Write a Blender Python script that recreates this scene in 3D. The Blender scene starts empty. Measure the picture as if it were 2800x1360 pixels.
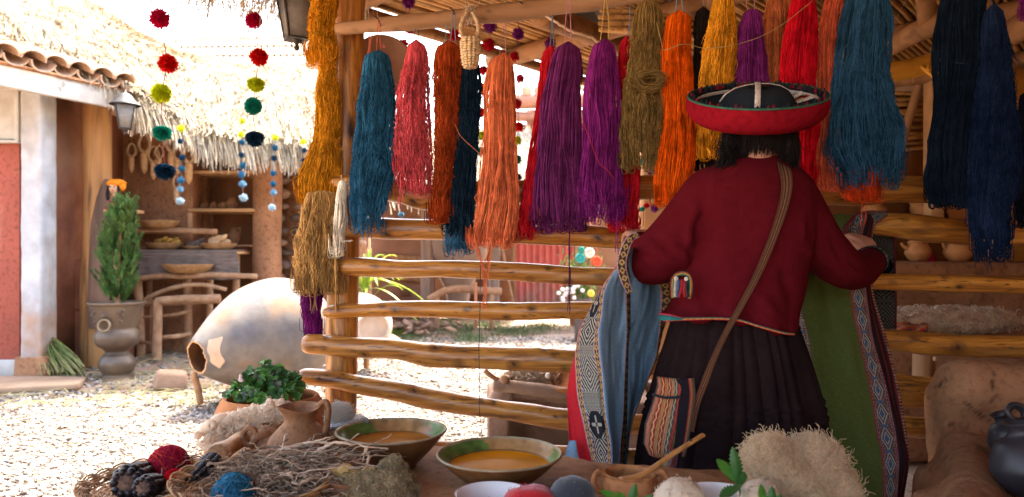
import bpy, math, random
import numpy as np
from mathutils import Vector, Matrix, noise as mnoise

random.seed(7); rng = np.random.default_rng(7)
scene = bpy.context.scene
col = scene.collection
R = math.radians

# ------------------------------------------------------------------ camera
CAM_H, FPX = 1.10, 2000.0
cam_d = bpy.data.cameras.new('camera'); cam = bpy.data.objects.new('camera', cam_d); col.objects.link(cam)
cam.location = (0, 0, CAM_H); cam.rotation_euler = (R(90), 0, 0)
cam_d.sensor_width = 36; cam_d.lens = 36 * FPX / 2800; cam_d.shift_y = 20 / 2800
cam_d.clip_start = 0.05; cam_d.clip_end = 600
cam_d.dof.use_dof = True; cam_d.dof.focus_distance = 2.25; cam_d.dof.aperture_fstop = 3.4
scene.camera = cam

# ------------------------------------------------------------------ light
SUN_EL, SUN_AZ = R(64), math.atan2(0.12, 0.50)      # azimuth from +Y towards +X: behind the yard, to the right
world = bpy.data.worlds.new('World'); scene.world = world; world.use_nodes = True
wn = world.node_tree.nodes; wl = world.node_tree.links
sky = wn.new('ShaderNodeTexSky'); sky.sky_type = 'NISHITA'; sky.sun_disc = False
sky.sun_elevation = SUN_EL; sky.sun_rotation = SUN_AZ; sky.dust_density = 5.0; sky.ozone_density = 0.5; sky.air_density = 1.0
wn['Background'].inputs['Strength'].default_value = 0.15
wl.new(sky.outputs[0], wn['Background'].inputs['Color'])
sd = bpy.data.lights.new('sun', 'SUN'); sd.energy = 2.05; sd.angle = R(0.6); sd.color = (1.0, 0.95, 0.87)
sun = bpy.data.objects.new('sun', sd); col.objects.link(sun)
sdir = Vector((math.sin(SUN_AZ) * math.cos(SUN_EL), math.cos(SUN_AZ) * math.cos(SUN_EL), math.sin(SUN_EL)))
sun.rotation_euler = sdir.to_track_quat('Z', 'Y').to_euler(); sun.location = (3, 6, 9)
scene.view_settings.view_transform = 'Standard'; scene.view_settings.look = 'None'
scene.view_settings.gamma = 1.0; scene.view_settings.exposure = 3.5
scene.view_settings.use_curve_mapping = False
scene.view_settings.use_white_balance = True; scene.view_settings.white_balance_temperature = 7000; scene.view_settings.white_balance_tint = 10
scene.cycles.max_bounces = 10; scene.cycles.diffuse_bounces = 6
scene.cycles.sample_clamp_indirect = 8

# ------------------------------------------------------------------ helpers
def at(px, py, Y):
    """The world point seen at pixel (px, py) of the 2800 px photograph, Y metres away."""
    return np.array(((px - 1400) / FPX * Y, Y, CAM_H - (py - 700) / FPX * Y))

def hash3(i, j, k, seed):
    n = (i * 374761393 + j * 668265263 + k * 2147483647 % 1000003 + seed * 974711) & 0x7fffffff
    n = ((n ^ (n >> 13)) * 1274126177) & 0x7fffffff
    n = ((n ^ (n >> 15)) * 668265261) & 0x7fffffff
    return ((n ^ (n >> 14)) & 0xffff) / 65535.0

def vnoise(P, scale=1.0, seed=0):
    """smooth value noise in 0..1 at points (n, 3)"""
    P = np.asarray(P, float) * scale + 517.3
    I = np.floor(P).astype(np.int64); f = P - I; f = f * f * (3 - 2 * f)
    out = 0
    for a in (0, 1):
        for b in (0, 1):
            for c in (0, 1):
                w = (f[..., 0] if a else 1 - f[..., 0]) * (f[..., 1] if b else 1 - f[..., 1]) * (f[..., 2] if c else 1 - f[..., 2])
                out = out + w * hash3(I[..., 0] + a, I[..., 1] + b, I[..., 2] + c, seed)
    return out

def fbm(P, scale=1.0, seed=0, octs=3):
    s = 0; a = 1; t = 0
    for o in range(octs):
        s = s + a * vnoise(P, scale * 2 ** o, seed + o * 17); t += a; a *= .5
    return s / t

def smooth_path(pts, n):
    """Catmull-Rom through pts (m, d) resampled to n points"""
    p = np.asarray(pts, float); m = len(p)
    if m == 2: return p[0] + (p[1] - p[0]) * np.linspace(0, 1, n)[:, None]
    q = np.vstack([2 * p[0] - p[1], p, 2 * p[-1] - p[-2]])
    t = np.linspace(0, m - 1 - 1e-9, n); i = t.astype(int); f = (t - i)[:, None]
    a, b, c, d = q[i], q[i + 1], q[i + 2], q[i + 3]
    return .5 * (2 * b + (c - a) * f + (2 * a - 5 * b + 4 * c - d) * f ** 2 + (3 * b - a - 3 * c + d) * f ** 3)

def unit(v):
    return v / np.maximum(np.linalg.norm(v, axis=-1, keepdims=True), 1e-9)

OFF = {}
class MB:
    def __init__(s):
        s.V = []; s.F = []; s.T = []; s.C = []; s.n = 0
    def add(s, V, F, tint=.5, colr=None):
        V = np.asarray(V, float).reshape(-1, 3); F = np.asarray(F)
        s.V.append(V); s.F.append(F + s.n); n = len(V)
        s.T.append(np.full(n, tint) if np.isscalar(tint) else np.asarray(tint).reshape(-1))
        if colr is None: s.C.append(np.ones((n, 3)))
        else:
            c = np.asarray(colr, float); s.C.append(np.tile(c, (n, 1)) if c.ndim == 1 else c.reshape(-1, 3))
        s.n += n; return s
    def grid(s, P, cu=False, cv=False, tint=.5, colr=None):
        """surface through P (nu, nv, 3)"""
        nu, nv = P.shape[:2]; idx = np.arange(nu * nv).reshape(nu, nv)
        a = idx if cu else idx[:-1]; b = np.roll(idx, -1, 0) if cu else idx[1:]
        if cv: q = np.stack([a, b, np.roll(b, -1, 1), np.roll(a, -1, 1)], -1)
        else: q = np.stack([a[:, :-1], b[:, :-1], b[:, 1:], a[:, 1:]], -1)
        return s.add(P.reshape(-1, 3), q.reshape(-1, 4), tint, colr)
    def tubes(s, P, r, sides=3, tint=None, colr=None, flat=1.0):
        """many tubes at once: P (n, k, 3)"""
        P = np.asarray(P, float); n, k = P.shape[:2]
        T = unit(np.gradient(P, axis=1))
        m = unit(P[:, -1] - P[:, 0] + 1e-6)
        ref = np.where(np.abs(m[:, 2:3]) > .7, np.array([[.13, -1., 0.02]]), np.array([[.05, .08, 1.]]))[:, None, :]
        N = unit(np.cross(T, np.broadcast_to(ref, T.shape))); B = np.cross(T, N)
        r = np.asarray(r, float)
        if r.ndim == 0: r = np.full((n, k), float(r))
        elif r.ndim == 1: r = np.repeat(r[:, None], k, 1) if len(r) == n else np.repeat(r[None], n, 0)
        a = np.arange(sides) / sides * 2 * np.pi
        V = P[:, :, None] + r[:, :, None, None] * (np.cos(a)[None, None, :, None] * N[:, :, None] + flat * np.sin(a)[None, None, :, None] * B[:, :, None])
        idx = np.arange(n * k * sides).reshape(n, k, sides)
        q = np.stack([idx[:, :-1], np.roll(idx[:, :-1], -1, 2), np.roll(idx[:, 1:], -1, 2), idx[:, 1:]], -1).reshape(-1, 4)
        if tint is None: tint = rng.random(n)
        tt = np.repeat(np.asarray(tint), k * sides)
        cc = None if colr is None else (np.repeat(np.asarray(colr), k * sides, 0) if np.asarray(colr).ndim == 2 else colr)
        return s.add(V, q, tt, cc)
    def tube(s, pts, r, sides=10, tint=.5, n=None, colr=None, flat=1.0, cap=True, rough=0, seed=0):
        p = np.asarray(pts, float)
        if n: 
            if np.ndim(r): r = np.interp(np.linspace(0, 1, n), np.linspace(0, 1, len(r)), r)
            p = smooth_path(p, n)
        k = len(p); r = np.full(k, float(r)) if np.ndim(r) == 0 else np.asarray(r, float)
        if cap:
            t0 = unit(p[0] - p[1]); t1 = unit(p[-1] - p[-2])
            p = np.vstack([p[0] + t0 * r[0] * .25, p[0] + t0 * r[0] * .15, p, p[-1] + t1 * r[-1] * .15, p[-1] + t1 * r[-1] * .25])
            r = np.concatenate([[r[0] * .02, r[0] * .8], r, [r[-1] * .8, r[-1] * .02]])
        T = np.gradient(p, axis=0); T = unit(T)
        if cap: T[0] = T[1] = T[2]; T[-1] = T[-2] = T[-3]
        # parallel transport frame
        m = T[0]; ref = np.array([.13, -1, .02]) if abs(m[2]) > .7 else np.array([.05, .08, 1.])
        N = np.zeros_like(p); N[0] = unit(np.cross(m, ref))
        for i in range(1, len(p)):
            v = N[i - 1] - T[i] * np.dot(N[i - 1], T[i]); N[i] = unit(v)
        B = np.cross(T, N); a = np.arange(sides) / sides * 2 * np.pi
        V = p[:, None] + r[:, None, None] * (np.cos(a)[None, :, None] * N[:, None] + flat * np.sin(a)[None, :, None] * B[:, None])
        if rough:
            d = fbm(V.reshape(-1, 3), 1 / max(r.max() * 2.2, 1e-4), seed, 2).reshape(V.shape[:2]) - .5
            V = V + (V - p[:, None]) * d[..., None] * rough
        return s.grid(V, cv=True, tint=tint, colr=colr)
    def lathe(s, prof, c=(0, 0, 0), segs=32, tint=.5, colr=None, axis=None, wob=0, seed=0, n=None, sx=1.0):
        pr = np.asarray(prof, float)
        if n: pr = smooth_path(pr, n)
        a = np.arange(segs) / segs * 2 * np.pi
        V = np.stack([pr[:, 0, None] * np.cos(a) * sx, pr[:, 0, None] * np.sin(a), np.repeat(pr[:, 1, None], segs, 1)], -1)
        if wob:
            d = fbm(V.reshape(-1, 3), 1.6 / max(pr[:, 0].max(), 1e-3), seed, 2).reshape(V.shape[:2]) - .5
            V[..., :2] *= (1 + d * wob)[..., None]; V[..., 2] += d * wob * pr[:, 0].max() * .25
        if axis is not None:
            M3 = np.array(Vector(axis).to_track_quat('Z', 'Y').to_matrix()); V = V @ M3.T
        V = V + np.asarray(c, float)
        return s.grid(V, cv=True, tint=tint, colr=colr)
    def ball(s, c, r, segs=16, rings=10, tint=.5, amp=0, freq=3, seed=0, rot=None, colr=None):
        th = np.linspace(.001, np.pi - .001, rings); a = np.arange(segs) / segs * 2 * np.pi
        D = np.stack([np.sin(th)[:, None] * np.cos(a), np.sin(th)[:, None] * np.sin(a), np.repeat(np.cos(th)[:, None], segs, 1)], -1)
        k = 1.0
        if amp: k = (1 + amp * 2 * (fbm(D.reshape(-1, 3), freq, seed, 3) - .5)).reshape(rings, segs, 1)
        V = D * k * np.asarray(r)
        if rot is not None: V = V @ np.array(Matrix.Rotation(rot[0], 3, rot[1])).T
        return s.grid(V[::-1] + np.asarray(c), cv=True, tint=tint, colr=colr)
    def box(s, c, size, rz=0, tint=.5, colr=None, rot=None, taper=1):
        h = np.asarray(size, float) / 2
        V = np.array([[-1, -1, -1], [1, -1, -1], [1, 1, -1], [-1, 1, -1], [-1, -1, 1], [1, -1, 1], [1, 1, 1], [-1, 1, 1]]) * h
        V[4:, :2] *= taper
        m = Matrix.Rotation(rz, 3, 'Z') if rot is None else rot
        V = V @ np.array(m).T + np.asarray(c)
        return s.add(V, [[0, 3, 2, 1], [4, 5, 6, 7], [0, 1, 5, 4], [1, 2, 6, 5], [2, 3, 7, 6], [3, 0, 4, 7]], tint, colr)
    def quadbox(s, Q, th, tint=.5, colr=None):
        """slab on the quad Q (4 pts), thickened by vector or along its normal"""
        Q = np.asarray(Q, float); 
        nv = np.asarray(th) if np.ndim(th) else unit(np.cross(Q[1] - Q[0], Q[3] - Q[0])) * th
        V = np.vstack([Q, Q + nv])
        return s.add(V, [[0, 3, 2, 1], [4, 5, 6, 7], [0, 1, 5, 4], [1, 2, 6, 5], [2, 3, 7, 6], [3, 0, 4, 7]], tint, colr)
    def mesh(s, name):
        V = np.vstack(s.V); me = bpy.data.meshes.new(name)
        tri = [f for f in s.F if len(f) and f.shape[1] == 3]; quad = [f for f in s.F if len(f) and f.shape[1] == 4]
        q = np.vstack(quad) if quad else np.zeros((0, 4), int); t = np.vstack(tri) if tri else np.zeros((0, 3), int)
        me.vertices.add(len(V)); me.vertices.foreach_set('co', V.astype(np.float32).ravel())
        nl = q.size + t.size; me.loops.add(nl)
        me.loops.foreach_set('vertex_index', np.concatenate([q.ravel(), t.ravel()]).astype(np.int32))
        np_ = len(q) + len(t); me.polygons.add(np_)
        st = np.concatenate([np.arange(len(q)) * 4, q.size + np.arange(len(t)) * 3]).astype(np.int32)
        me.polygons.foreach_set('loop_start', st)
        me.update(calc_edges=True); me.validate()
        a = me.attributes.new('tint', 'FLOAT', 'POINT'); a.data.foreach_set('value', np.concatenate(s.T).astype(np.float32))
        C = np.vstack(s.C)
        if not np.all(C == 1):
            a = me.attributes.new('Col', 'FLOAT_COLOR', 'POINT')
            a.data.foreach_set('color', np.hstack([C, np.ones((len(C), 1))]).astype(np.float32).ravel())
        return me
    def build(s, name, mat, parent=None, origin=None, smooth=True, bevel=0, **kw):
        if parent is not None: o0 = OFF[parent.name]
        elif origin is not None: o0 = np.asarray(origin, float)
        else:
            V = np.vstack(s.V); o0 = np.array([V[:, 0].mean(), V[:, 1].mean(), V[:, 2].min()])
        s.V = [v - o0 for v in s.V]
        me = s.mesh(name); s.V = [v + o0 for v in s.V]
        return link(name, me, mat, parent, o0, smooth, bevel, **kw)

def link(name, me, mat, parent, o0, smooth=True, bevel=0, **kw):
    me.materials.clear(); me.materials.append(mat)
    if smooth: me.polygons.foreach_set('use_smooth', [True] * len(me.polygons))
    ob = bpy.data.objects.new(name, me); col.objects.link(ob)
    if parent is not None: ob.parent = parent
    else: ob.location = o0
    OFF[ob.name] = np.asarray(o0, float)
    if bevel:
        b = ob.modifiers.new('bevel', 'BEVEL'); b.width = bevel; b.segments = 2; b.limit_method = 'ANGLE'; b.angle_limit = R(40)
    for k, v in kw.items(): ob['category' if k == 'cat' else k] = v
    return ob

def thing(name, loc, label, cat, group=None):
    o = bpy.data.objects.new(name, None); col.objects.link(o); o.location = loc; o.empty_display_size = .05
    OFF[o.name] = np.asarray(loc, float); o['label'] = label; o['category'] = cat
    if group: o['group'] = group
    return o

def dup(root, loc, rotz=0, label=None, group=None, scale=None):
    r = root.copy(); col.objects.link(r); r.location = loc; r.rotation_euler = (root.rotation_euler[0], root.rotation_euler[1], rotz)
    if scale: r.scale = (scale,) * 3
    if label: r['label'] = label
    if group: r['group'] = group
    for ch in list(root.children):
        c = ch.copy(); col.objects.link(c); c.parent = r
        for g in ch.children:
            d = g.copy(); col.objects.link(d); d.parent = c
    return r

def remeshed(mb, name, mat, voxel, smooth=6, parent=None, origin=None, amp=0, freq=10, seed=0, colf=None, post=None, **kw):
    """fuse the overlapping shapes of mb into one continuous skin"""
    V = np.vstack(mb.V)
    if parent is not None: o0 = OFF[parent.name]
    elif origin is not None: o0 = np.asarray(origin, float)
    else: o0 = np.array([V[:, 0].mean(), V[:, 1].mean(), V[:, 2].min()])
    me = mb.mesh('tmp'); ob = bpy.data.objects.new('tmp', me); col.objects.link(ob)
    m = ob.modifiers.new('r', 'REMESH'); m.mode = 'VOXEL'; m.voxel_size = voxel
    if smooth: sm = ob.modifiers.new('s', 'SMOOTH'); sm.factor = .6; sm.iterations = smooth
    dg = bpy.context.evaluated_depsgraph_get(); dg.update()
    me2 = bpy.data.meshes.new_from_object(ob.evaluated_get(dg))
    bpy.data.objects.remove(ob); bpy.data.meshes.remove(me)
    n = len(me2.vertices); co = np.zeros(n * 3, np.float32); me2.vertices.foreach_get('co', co); co = co.reshape(-1, 3).astype(float)
    nr = np.zeros(n * 3, np.float32); me2.vertex_normals.foreach_get('vector', nr); nr = nr.reshape(-1, 3)
    if amp: co = co + nr * ((fbm(co, freq, seed, 3) - .5) * 2 * amp)[:, None]
    if post is not None: co = post(co, nr)
    if colf is not None:
        C = colf(co); a = me2.attributes.new('Col', 'FLOAT_COLOR', 'POINT')
        a.data.foreach_set('color', np.hstack([C, np.ones((n, 1))]).astype(np.float32).ravel())
    me2.vertices.foreach_set('co', (co - o0).astype(np.float32).ravel()); me2.update()
    me2.name = name
    return link(name, me2, mat, parent, o0, True, 0, **kw)

# ------------------------------------------------------------------ materials
def mat(name, c1, c2=None, scale=12, rough=.75, bump=.25, bscale=None, bdist=.004, stretch=(1, 1, 1), tint=0, spec=.3,
        metal=0, sheen=0, c3=None, ramp=(.35, .65), attr=False, transl=0, coat=0, detail=6, streak=None, fine=0, spots=None, trans=0, distort=0, emis=None):
    m = bpy.data.materials.new(name); m.use_nodes = True; nt = m.node_tree; N = nt.nodes; L = nt.links
    b = N['Principled BSDF']; out = N['Material Output']
    b.inputs['Roughness'].default_value = rough; b.inputs['Specular IOR Level'].default_value = spec; b.inputs['Metallic'].default_value = metal
    if sheen: b.inputs['Sheen Weight'].default_value = sheen; b.inputs['Sheen Roughness'].default_value = .5
    if coat: b.inputs['Coat Weight'].default_value = coat; b.inputs['Coat Roughness'].default_value = .15
    if trans: b.inputs['Transmission Weight'].default_value = trans
    tc = N.new('ShaderNodeTexCoord'); mp = N.new('ShaderNodeMapping'); mp.inputs['Scale'].default_value = stretch
    L.new(tc.outputs['Object'], mp.inputs['Vector'])
    def noise(sc, det=detail, vec=mp, dist=0, ro=.55):
        n = N.new('ShaderNodeTexNoise'); n.inputs['Scale'].default_value = sc; n.inputs['Detail'].default_value = det
        n.inputs['Roughness'].default_value = ro; n.inputs['Distortion'].default_value = dist
        L.new(vec.outputs[0], n.inputs['Vector']); return n
    def mix(a, bb, fac, mode='MIX'):
        x = N.new('ShaderNodeMix'); x.data_type = 'RGBA'; x.blend_type = mode
        for sock, val in ((x.inputs[0], fac), (x.inputs[6], a), (x.inputs[7], bb)):
            if hasattr(val, 'is_output'): L.new(val, sock)
            else: sock.default_value = val if np.isscalar(val) else tuple(val) + ((1,) if len(val) == 3 else ())
        return x.outputs[2]
    def ramp_(src, lo, hi):
        r = N.new('ShaderNodeMapRange'); r.inputs[1].default_value = lo; r.inputs[2].default_value = hi; L.new(src, r.inputs[0]); return r.outputs[0]
    n1 = noise(scale, dist=distort)
    c2 = c2 if c2 is not None else tuple(x * .7 for x in c1)
    if attr:
        at_ = N.new('ShaderNodeAttribute'); at_.attribute_name = 'Col'
        k = N.new('ShaderNodeMapRange'); k.inputs[1].default_value = .25; k.inputs[2].default_value = .75; k.inputs[3].default_value = .72; k.inputs[4].default_value = 1.15
        L.new(n1.outputs[0], k.inputs[0])
        cb = N.new('ShaderNodeCombineColor'); [L.new(k.outputs[0], cb.inputs[i]) for i in range(3)]
        c = mix(at_.outputs[0], cb.outputs[0], 1.0, 'MULTIPLY')
    else:
        c = mix(c2, c1, ramp_(n1.outputs[0], *ramp))
    if c3 is not None:
        n3 = noise(scale * .23, 4); c = mix(c, c3, ramp_(n3.outputs[0], .5, .68))
    if streak is not None:   # (colour, scale, stretch, lo, hi)
        mp2 = N.new('ShaderNodeMapping'); mp2.inputs['Scale'].default_value = streak[2]; L.new(tc.outputs['Object'], mp2.inputs['Vector'])
        ns = noise(streak[1], 5, mp2, .6); c = mix(c, streak[0], ramp_(ns.outputs[0], streak[3], streak[4]))
    if spots is not None:    # (colour, voronoi scale, lo, hi)
        v = N.new('ShaderNodeTexVoronoi'); v.inputs['Scale'].default_value = spots[1]; L.new(mp.outputs[0], v.inputs['Vector'])
        c = mix(spots[0], c, ramp_(v.outputs['Distance'], spots[2], spots[3]))
    if fine:
        nf = noise(scale * 9, 3); c = mix(c, (0, 0, 0), ramp_(nf.outputs[0], .45, .8)) if False else mix(c, mix(c, (.25, .22, .2), 1., 'MULTIPLY'), ramp_(nf.outputs[0], .5, .5 + 1 / fine))
    if tint:
        ta = N.new('ShaderNodeAttribute'); ta.attribute_name = 'tint'
        k = N.new('ShaderNodeMapRange'); k.inputs[3].default_value = 1 - tint; k.inputs[4].default_value = 1 + tint * .8; L.new(ta.outputs['Fac'], k.inputs[0])
        hs = N.new('ShaderNodeHueSaturation'); L.new(k.outputs[0], hs.inputs['Value']); L.new(c, hs.inputs['Color']); c = hs.outputs[0]
    L.new(c, b.inputs['Base Color'])
    if bump:
        nb = noise(bscale or scale * 2.5, 8); bp = N.new('ShaderNodeBump'); bp.inputs['Strength'].default_value = bump; bp.inputs['Distance'].default_value = bdist
        L.new(nb.outputs[0], bp.inputs['Height']); L.new(bp.outputs[0], b.inputs['Normal'])
    if emis: b.inputs['Emission Color'].default_value = emis[0] + (1,); b.inputs['Emission Strength'].default_value = emis[1]
    if transl:
        t = N.new('ShaderNodeBsdfTranslucent'); L.new(c, t.inputs[0]); ms = N.new('ShaderNodeMixShader'); ms.inputs[0].default_value = transl
        L.new(b.outputs[0], ms.inputs[1]); L.new(t.outputs[0], ms.inputs[2]); L.new(ms.outputs[0], out.inputs[0])
    return m

def yarn_mat(name, c, tint=.5):
    mx_ = max(c); k_ = .75 if mx_ < .1 else (1.0 if c[2] == mx_ else 1.35); c = tuple(min(.85, (x if x > .5 * mx_ else x * .8) * k_) for x in c)
    return mat(name, c, tuple(x * .5 for x in c), scale=26, rough=1, bump=.5, bscale=420, bdist=.0015, tint=tint, spec=.02, ramp=(.25, .65), c3=tuple(min(.9, x * 1.25) for x in c))

MW = dict(
    adobe=mat('adobe_plaster', (.34, .17, .09), (.22, .105, .055), 3.5, .95, .7, 22, .012, spec=.1, c3=(.38, .20, .11), fine=2.5),
    adobe_red=mat('adobe_reddish', (.30, .12, .065), (.19, .07, .04), 4, .95, .5, 20, .01, spec=.1, c3=(.34, .17, .10)),
    adobe_dark=mat('adobe_dark_brown', (.16, .085, .05), (.10, .05, .03), 4, .95, .5, 20, .01, spec=.1),  # darker brown adobe of the inner wall and hole block
    ochre=mat('ochre_plaster', (.42, .19, .035), (.30, .125, .02), 4, .95, .4, 20, .01, spec=.1),
    white=mat('white_limewash', (.50, .49, .46), (.38, .35, .31), 5, .9, .3, 30, .004, spec=.15, streak=((.50, .36, .24), 2.0, (1, 1, .35), .62, .85)),
    redpaint=mat('red_painted_panel', (.34, .088, .058), (.28, .075, .05), 3, .7, .3, spec=.2, streak=((.40, .17, .12), 3, (1, 1, .4), .55, .8), fine=2.5),
    wood_old=mat('weathered_wood', (.36, .20, .10), (.20, .10, .045), 9, .75, .4, 30, .004, (1, 1, .12), streak=((.11, .055, .025), 14, (1, 1, .06), .55, .7)),
    wood_post=mat('oiled_post_wood', (.34, .16, .055), (.17, .075, .028), 16, .55, .35, 40, .003, (1, 1, .10), streak=((.06, .025, .012), 22, (1, 1, .05), .56, .68), coat=.15),
    stick=mat('peeled_stick', (.42, .25, .14), (.28, .15, .08), 14, .8, .3, 50, .003, (1, 1, 1)),
    plank=mat('pale_plank', (.50, .30, .15), (.36, .20, .09), 10, .75, .2, 40, .002, (.15, 1, 1)),
    tile=mat('clay_roof_tile', (.56, .38, .26), (.42, .25, .15), 6, .85, .3, 30, .004, tint=.25, c3=(.64, .52, .42), fine=2.5),
    thatch=mat('dry_thatch', (.60, .52, .40), (.44, .35, .23), 8, .9, .2, tint=.5, spec=.15, transl=.15),
    stone=mat('field_stone', (.20, .14, .11), (.11, .08, .065), 5, .9, .6, 22, .01, tint=.4, spec=.15),
    stone_lt=mat('brown_field_stone', (.34, .22, .15), (.24, .15, .10), 5, .9, .5, 22, .01, tint=.2, spec=.15),
    gravel=mat('pale_gravel', (.34, .31, .28), (.20, .165, .135), 9, .9, .2, tint=.7, spec=.15),
    iron=mat('black_iron', (.018, .016, .016), (.03, .025, .022), 20, .5, .15, spec=.4),
    terracotta=mat('terracotta', (.42, .18, .07), (.31, .12, .045), 7, .85, .3, 60, .0015, spec=.15, c3=(.24, .11, .06), fine=2.5),
    soot_clay=mat('sooty_clay', (.31, .15, .07), (.21, .095, .045), 9, .75, .35, 60, .0015, spec=.2, c3=(.085, .05, .04), fine=2.5),
    cane=mat('dry_cane', (.44, .24, .085), (.30, .15, .05), 10, .65, .2, 40, .002, tint=.35, spec=.3),
    log=mat('roof_log', (.32, .16, .07), (.19, .09, .035), 8, .7, .4, 40, .003, (1, 1, 1), streak=((.10, .05, .025), 9, (.4, 1, 1), .56, .72)),
    basket=mat('wicker', (.42, .25, .12), (.28, .15, .065), 20, .7, .3, 90, .001, tint=.35, spec=.3),
    leaf=mat('green_leaf', (.045, .13, .018), (.025, .08, .012), 20, .5, .15, tint=.45, spec=.4, transl=.25),
    wool=mat('raw_cream_wool', (.88, .74, .58), (.76, .60, .44), 14, 1, .3, 80, .002, tint=.15, spec=.02, transl=.3),
)
# ================================================================== ground
def ground_h(x, y):
    P = np.stack([x, y, 0 * x], -1)
    h = (fbm(P, .9, 3, 3) - .5) * .05
    h = h + .07 * np.clip((y - 6.0) / 1.0, 0, 1) * np.clip((-2.0 - x) / .5, 0, 1)
    return np.where((y < 40) & (np.abs(x) < 40), h, 0) - .02
gx = np.concatenate([-np.geomspace(6.2, 250, 14)[::-1], np.linspace(-6, 6, 150), np.geomspace(6.2, 250, 14)])
gy = np.concatenate([-np.geomspace(1, 150, 12)[::-1], np.linspace(0, 14, 190), np.geomspace(14.5, 350, 16)])
GX, GY = np.meshgrid(gx, gy, indexing='ij'); GZ = ground_h(GX, GY)
gm = mat('yard_earth', (.36, .26, .19), (.22, .135, .08), 3.5, .95, .8, 26, .012, spec=.1, c3=(.46, .38, .30), fine=3)
MB().grid(np.stack([GX, GY, GZ], -1)).build('ground', gm, origin=(0, 0, 0), kind='structure')

ico_v, ico_f = None, None
import bmesh
_b = bmesh.new(); bmesh.ops.create_icosphere(_b, subdivisions=1, radius=1); _b.verts.ensure_lookup_table()
ico_v = np.array([v.co[:] for v in _b.verts]); ico_f = np.array([[v.index for v in f.verts] for f in _b.faces]); _b.free()
def pebbles(mb, P, size, flat=.45, jit=.3, colr=None):
    n = len(P); V = ico_v[None] * (1 + rng.uniform(-jit, jit, (n, len(ico_v), 1)))
    sz = size[:, None] * np.stack([rng.uniform(.8, 1.5, n), rng.uniform(.6, 1.0, n), np.full(n, flat) * rng.uniform(.6, 1.4, n)], -1)
    V = V * sz[:, None]
    ax = rng.uniform(-.5, .5, (n, 2)); a = rng.uniform(0, 6.28, n)
    V[..., 2] += V[..., 0] * ax[:, :1] + V[..., 1] * ax[:, 1:]
    X = V[..., 0] * np.cos(a)[:, None] - V[..., 1] * np.sin(a)[:, None]; Y_ = V[..., 0] * np.sin(a)[:, None] + V[..., 1] * np.cos(a)[:, None]
    V = np.stack([X, Y_, V[..., 2]], -1) + P[:, None]
    F = (ico_f[None] + (np.arange(n) * len(ico_v))[:, None, None]).reshape(-1, 3)
    mb.add(V, F, np.repeat(rng.random(n), len(ico_v)))
def scatter_ground(n, fn):
    out = []
    while len(out) < n:
        x, y = fn(); out.append((x, y))
    a = np.array(out); return np.stack([a[:, 0], a[:, 1], ground_h(a[:, 0], a[:, 1]) + .006], -1)
mb = MB()
def g1():
    y = 3.0 + 2.6 * rng.random() ** 1.1; return rng.uniform((-150 - 1400) / FPX * y, (1750 - 1400) / FPX * y), y
P = scatter_ground(24000, g1); pebbles(mb, P, rng.uniform(.006, .011, len(P)) * rng.uniform(.8, 1.9, len(P)))
def g2():
    y = 5.4 + 4.6 * rng.random(); x = rng.uniform(-.30 * y if y > 6 else -.7 * y, .30 * y); return x, y
P = scatter_ground(12000, g2); pebbles(mb, P, rng.uniform(.010, .026, len(P)))
def g3():
    y = 5.6 + 3.0 * rng.random() ** 2; return rng.uniform(-.72 * y, -.25 * y), y
P = scatter_ground(900, g3); pebbles(mb, P, rng.uniform(.012, .035, len(P)))
mb.build('gravel', MW['gravel'], origin=(0, 0, 0), smooth=False, kind='stuff')
# straw litter and green blades lying on the earth
mb = MB(); n = 420
px_ = rng.uniform(0, 620, n); py_ = 960 + 150 * rng.random(n); Yg = CAM_H / ((py_ - 700) / FPX)
X = (px_ - 1400) / FPX * Yg; a = rng.uniform(0, 6.28, n); ln = rng.uniform(.06, .3, n); t = np.linspace(-.5, .5, 5)
Pp = np.stack([X[:, None] + t * (ln * np.cos(a))[:, None], Yg[:, None] + t * (ln * np.sin(a))[:, None], 0 * X[:, None] + .02 * (1 - 4 * t * t)], -1)
Pp[..., 2] += ground_h(Pp[..., 0], Pp[..., 1]) + .012
mb.tubes(Pp, rng.uniform(.002, .004, n), 3)
mb.build('straw_litter', mat('litter_straw', (.46, .40, .20), (.30, .26, .12), 5, .9, 0, tint=.4), origin=(0, 0, 0), kind='stuff')
mb = MB(); n = 3800
c = np.array([(1120, 905), (1190, 880), (1250, 900), (1330, 888), (1400, 905), (1290, 925), (1480, 893), (1100, 920), (560, 935)])[rng.integers(0, 9, n)]
px_ = c[:, 0] + rng.normal(0, 34, n); py_ = c[:, 1] + rng.normal(0, 7, n); Yg = CAM_H / ((py_ - 700) / FPX); X = (px_ - 1400) / FPX * Yg
t = np.linspace(0, 1, 3); lean = rng.normal(0, .03, (n, 2)); h = rng.uniform(.02, .07, n)
Pp = np.stack([X[:, None] + lean[:, :1] * t ** 2, Yg[:, None] + lean[:, 1:] * t ** 2, t * h[:, None]], -1); Pp[..., 2] += ground_h(Pp[..., 0], Pp[..., 1])
mb.tubes(Pp, np.array([.006, .004, .001]), 3)
mb.build('grass', mat('grass_blade', (.15, .20, .07), (.10, .14, .05), 8, .8, 0, tint=.4, transl=.3), origin=(0, 0, 0), kind='stuff')

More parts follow.
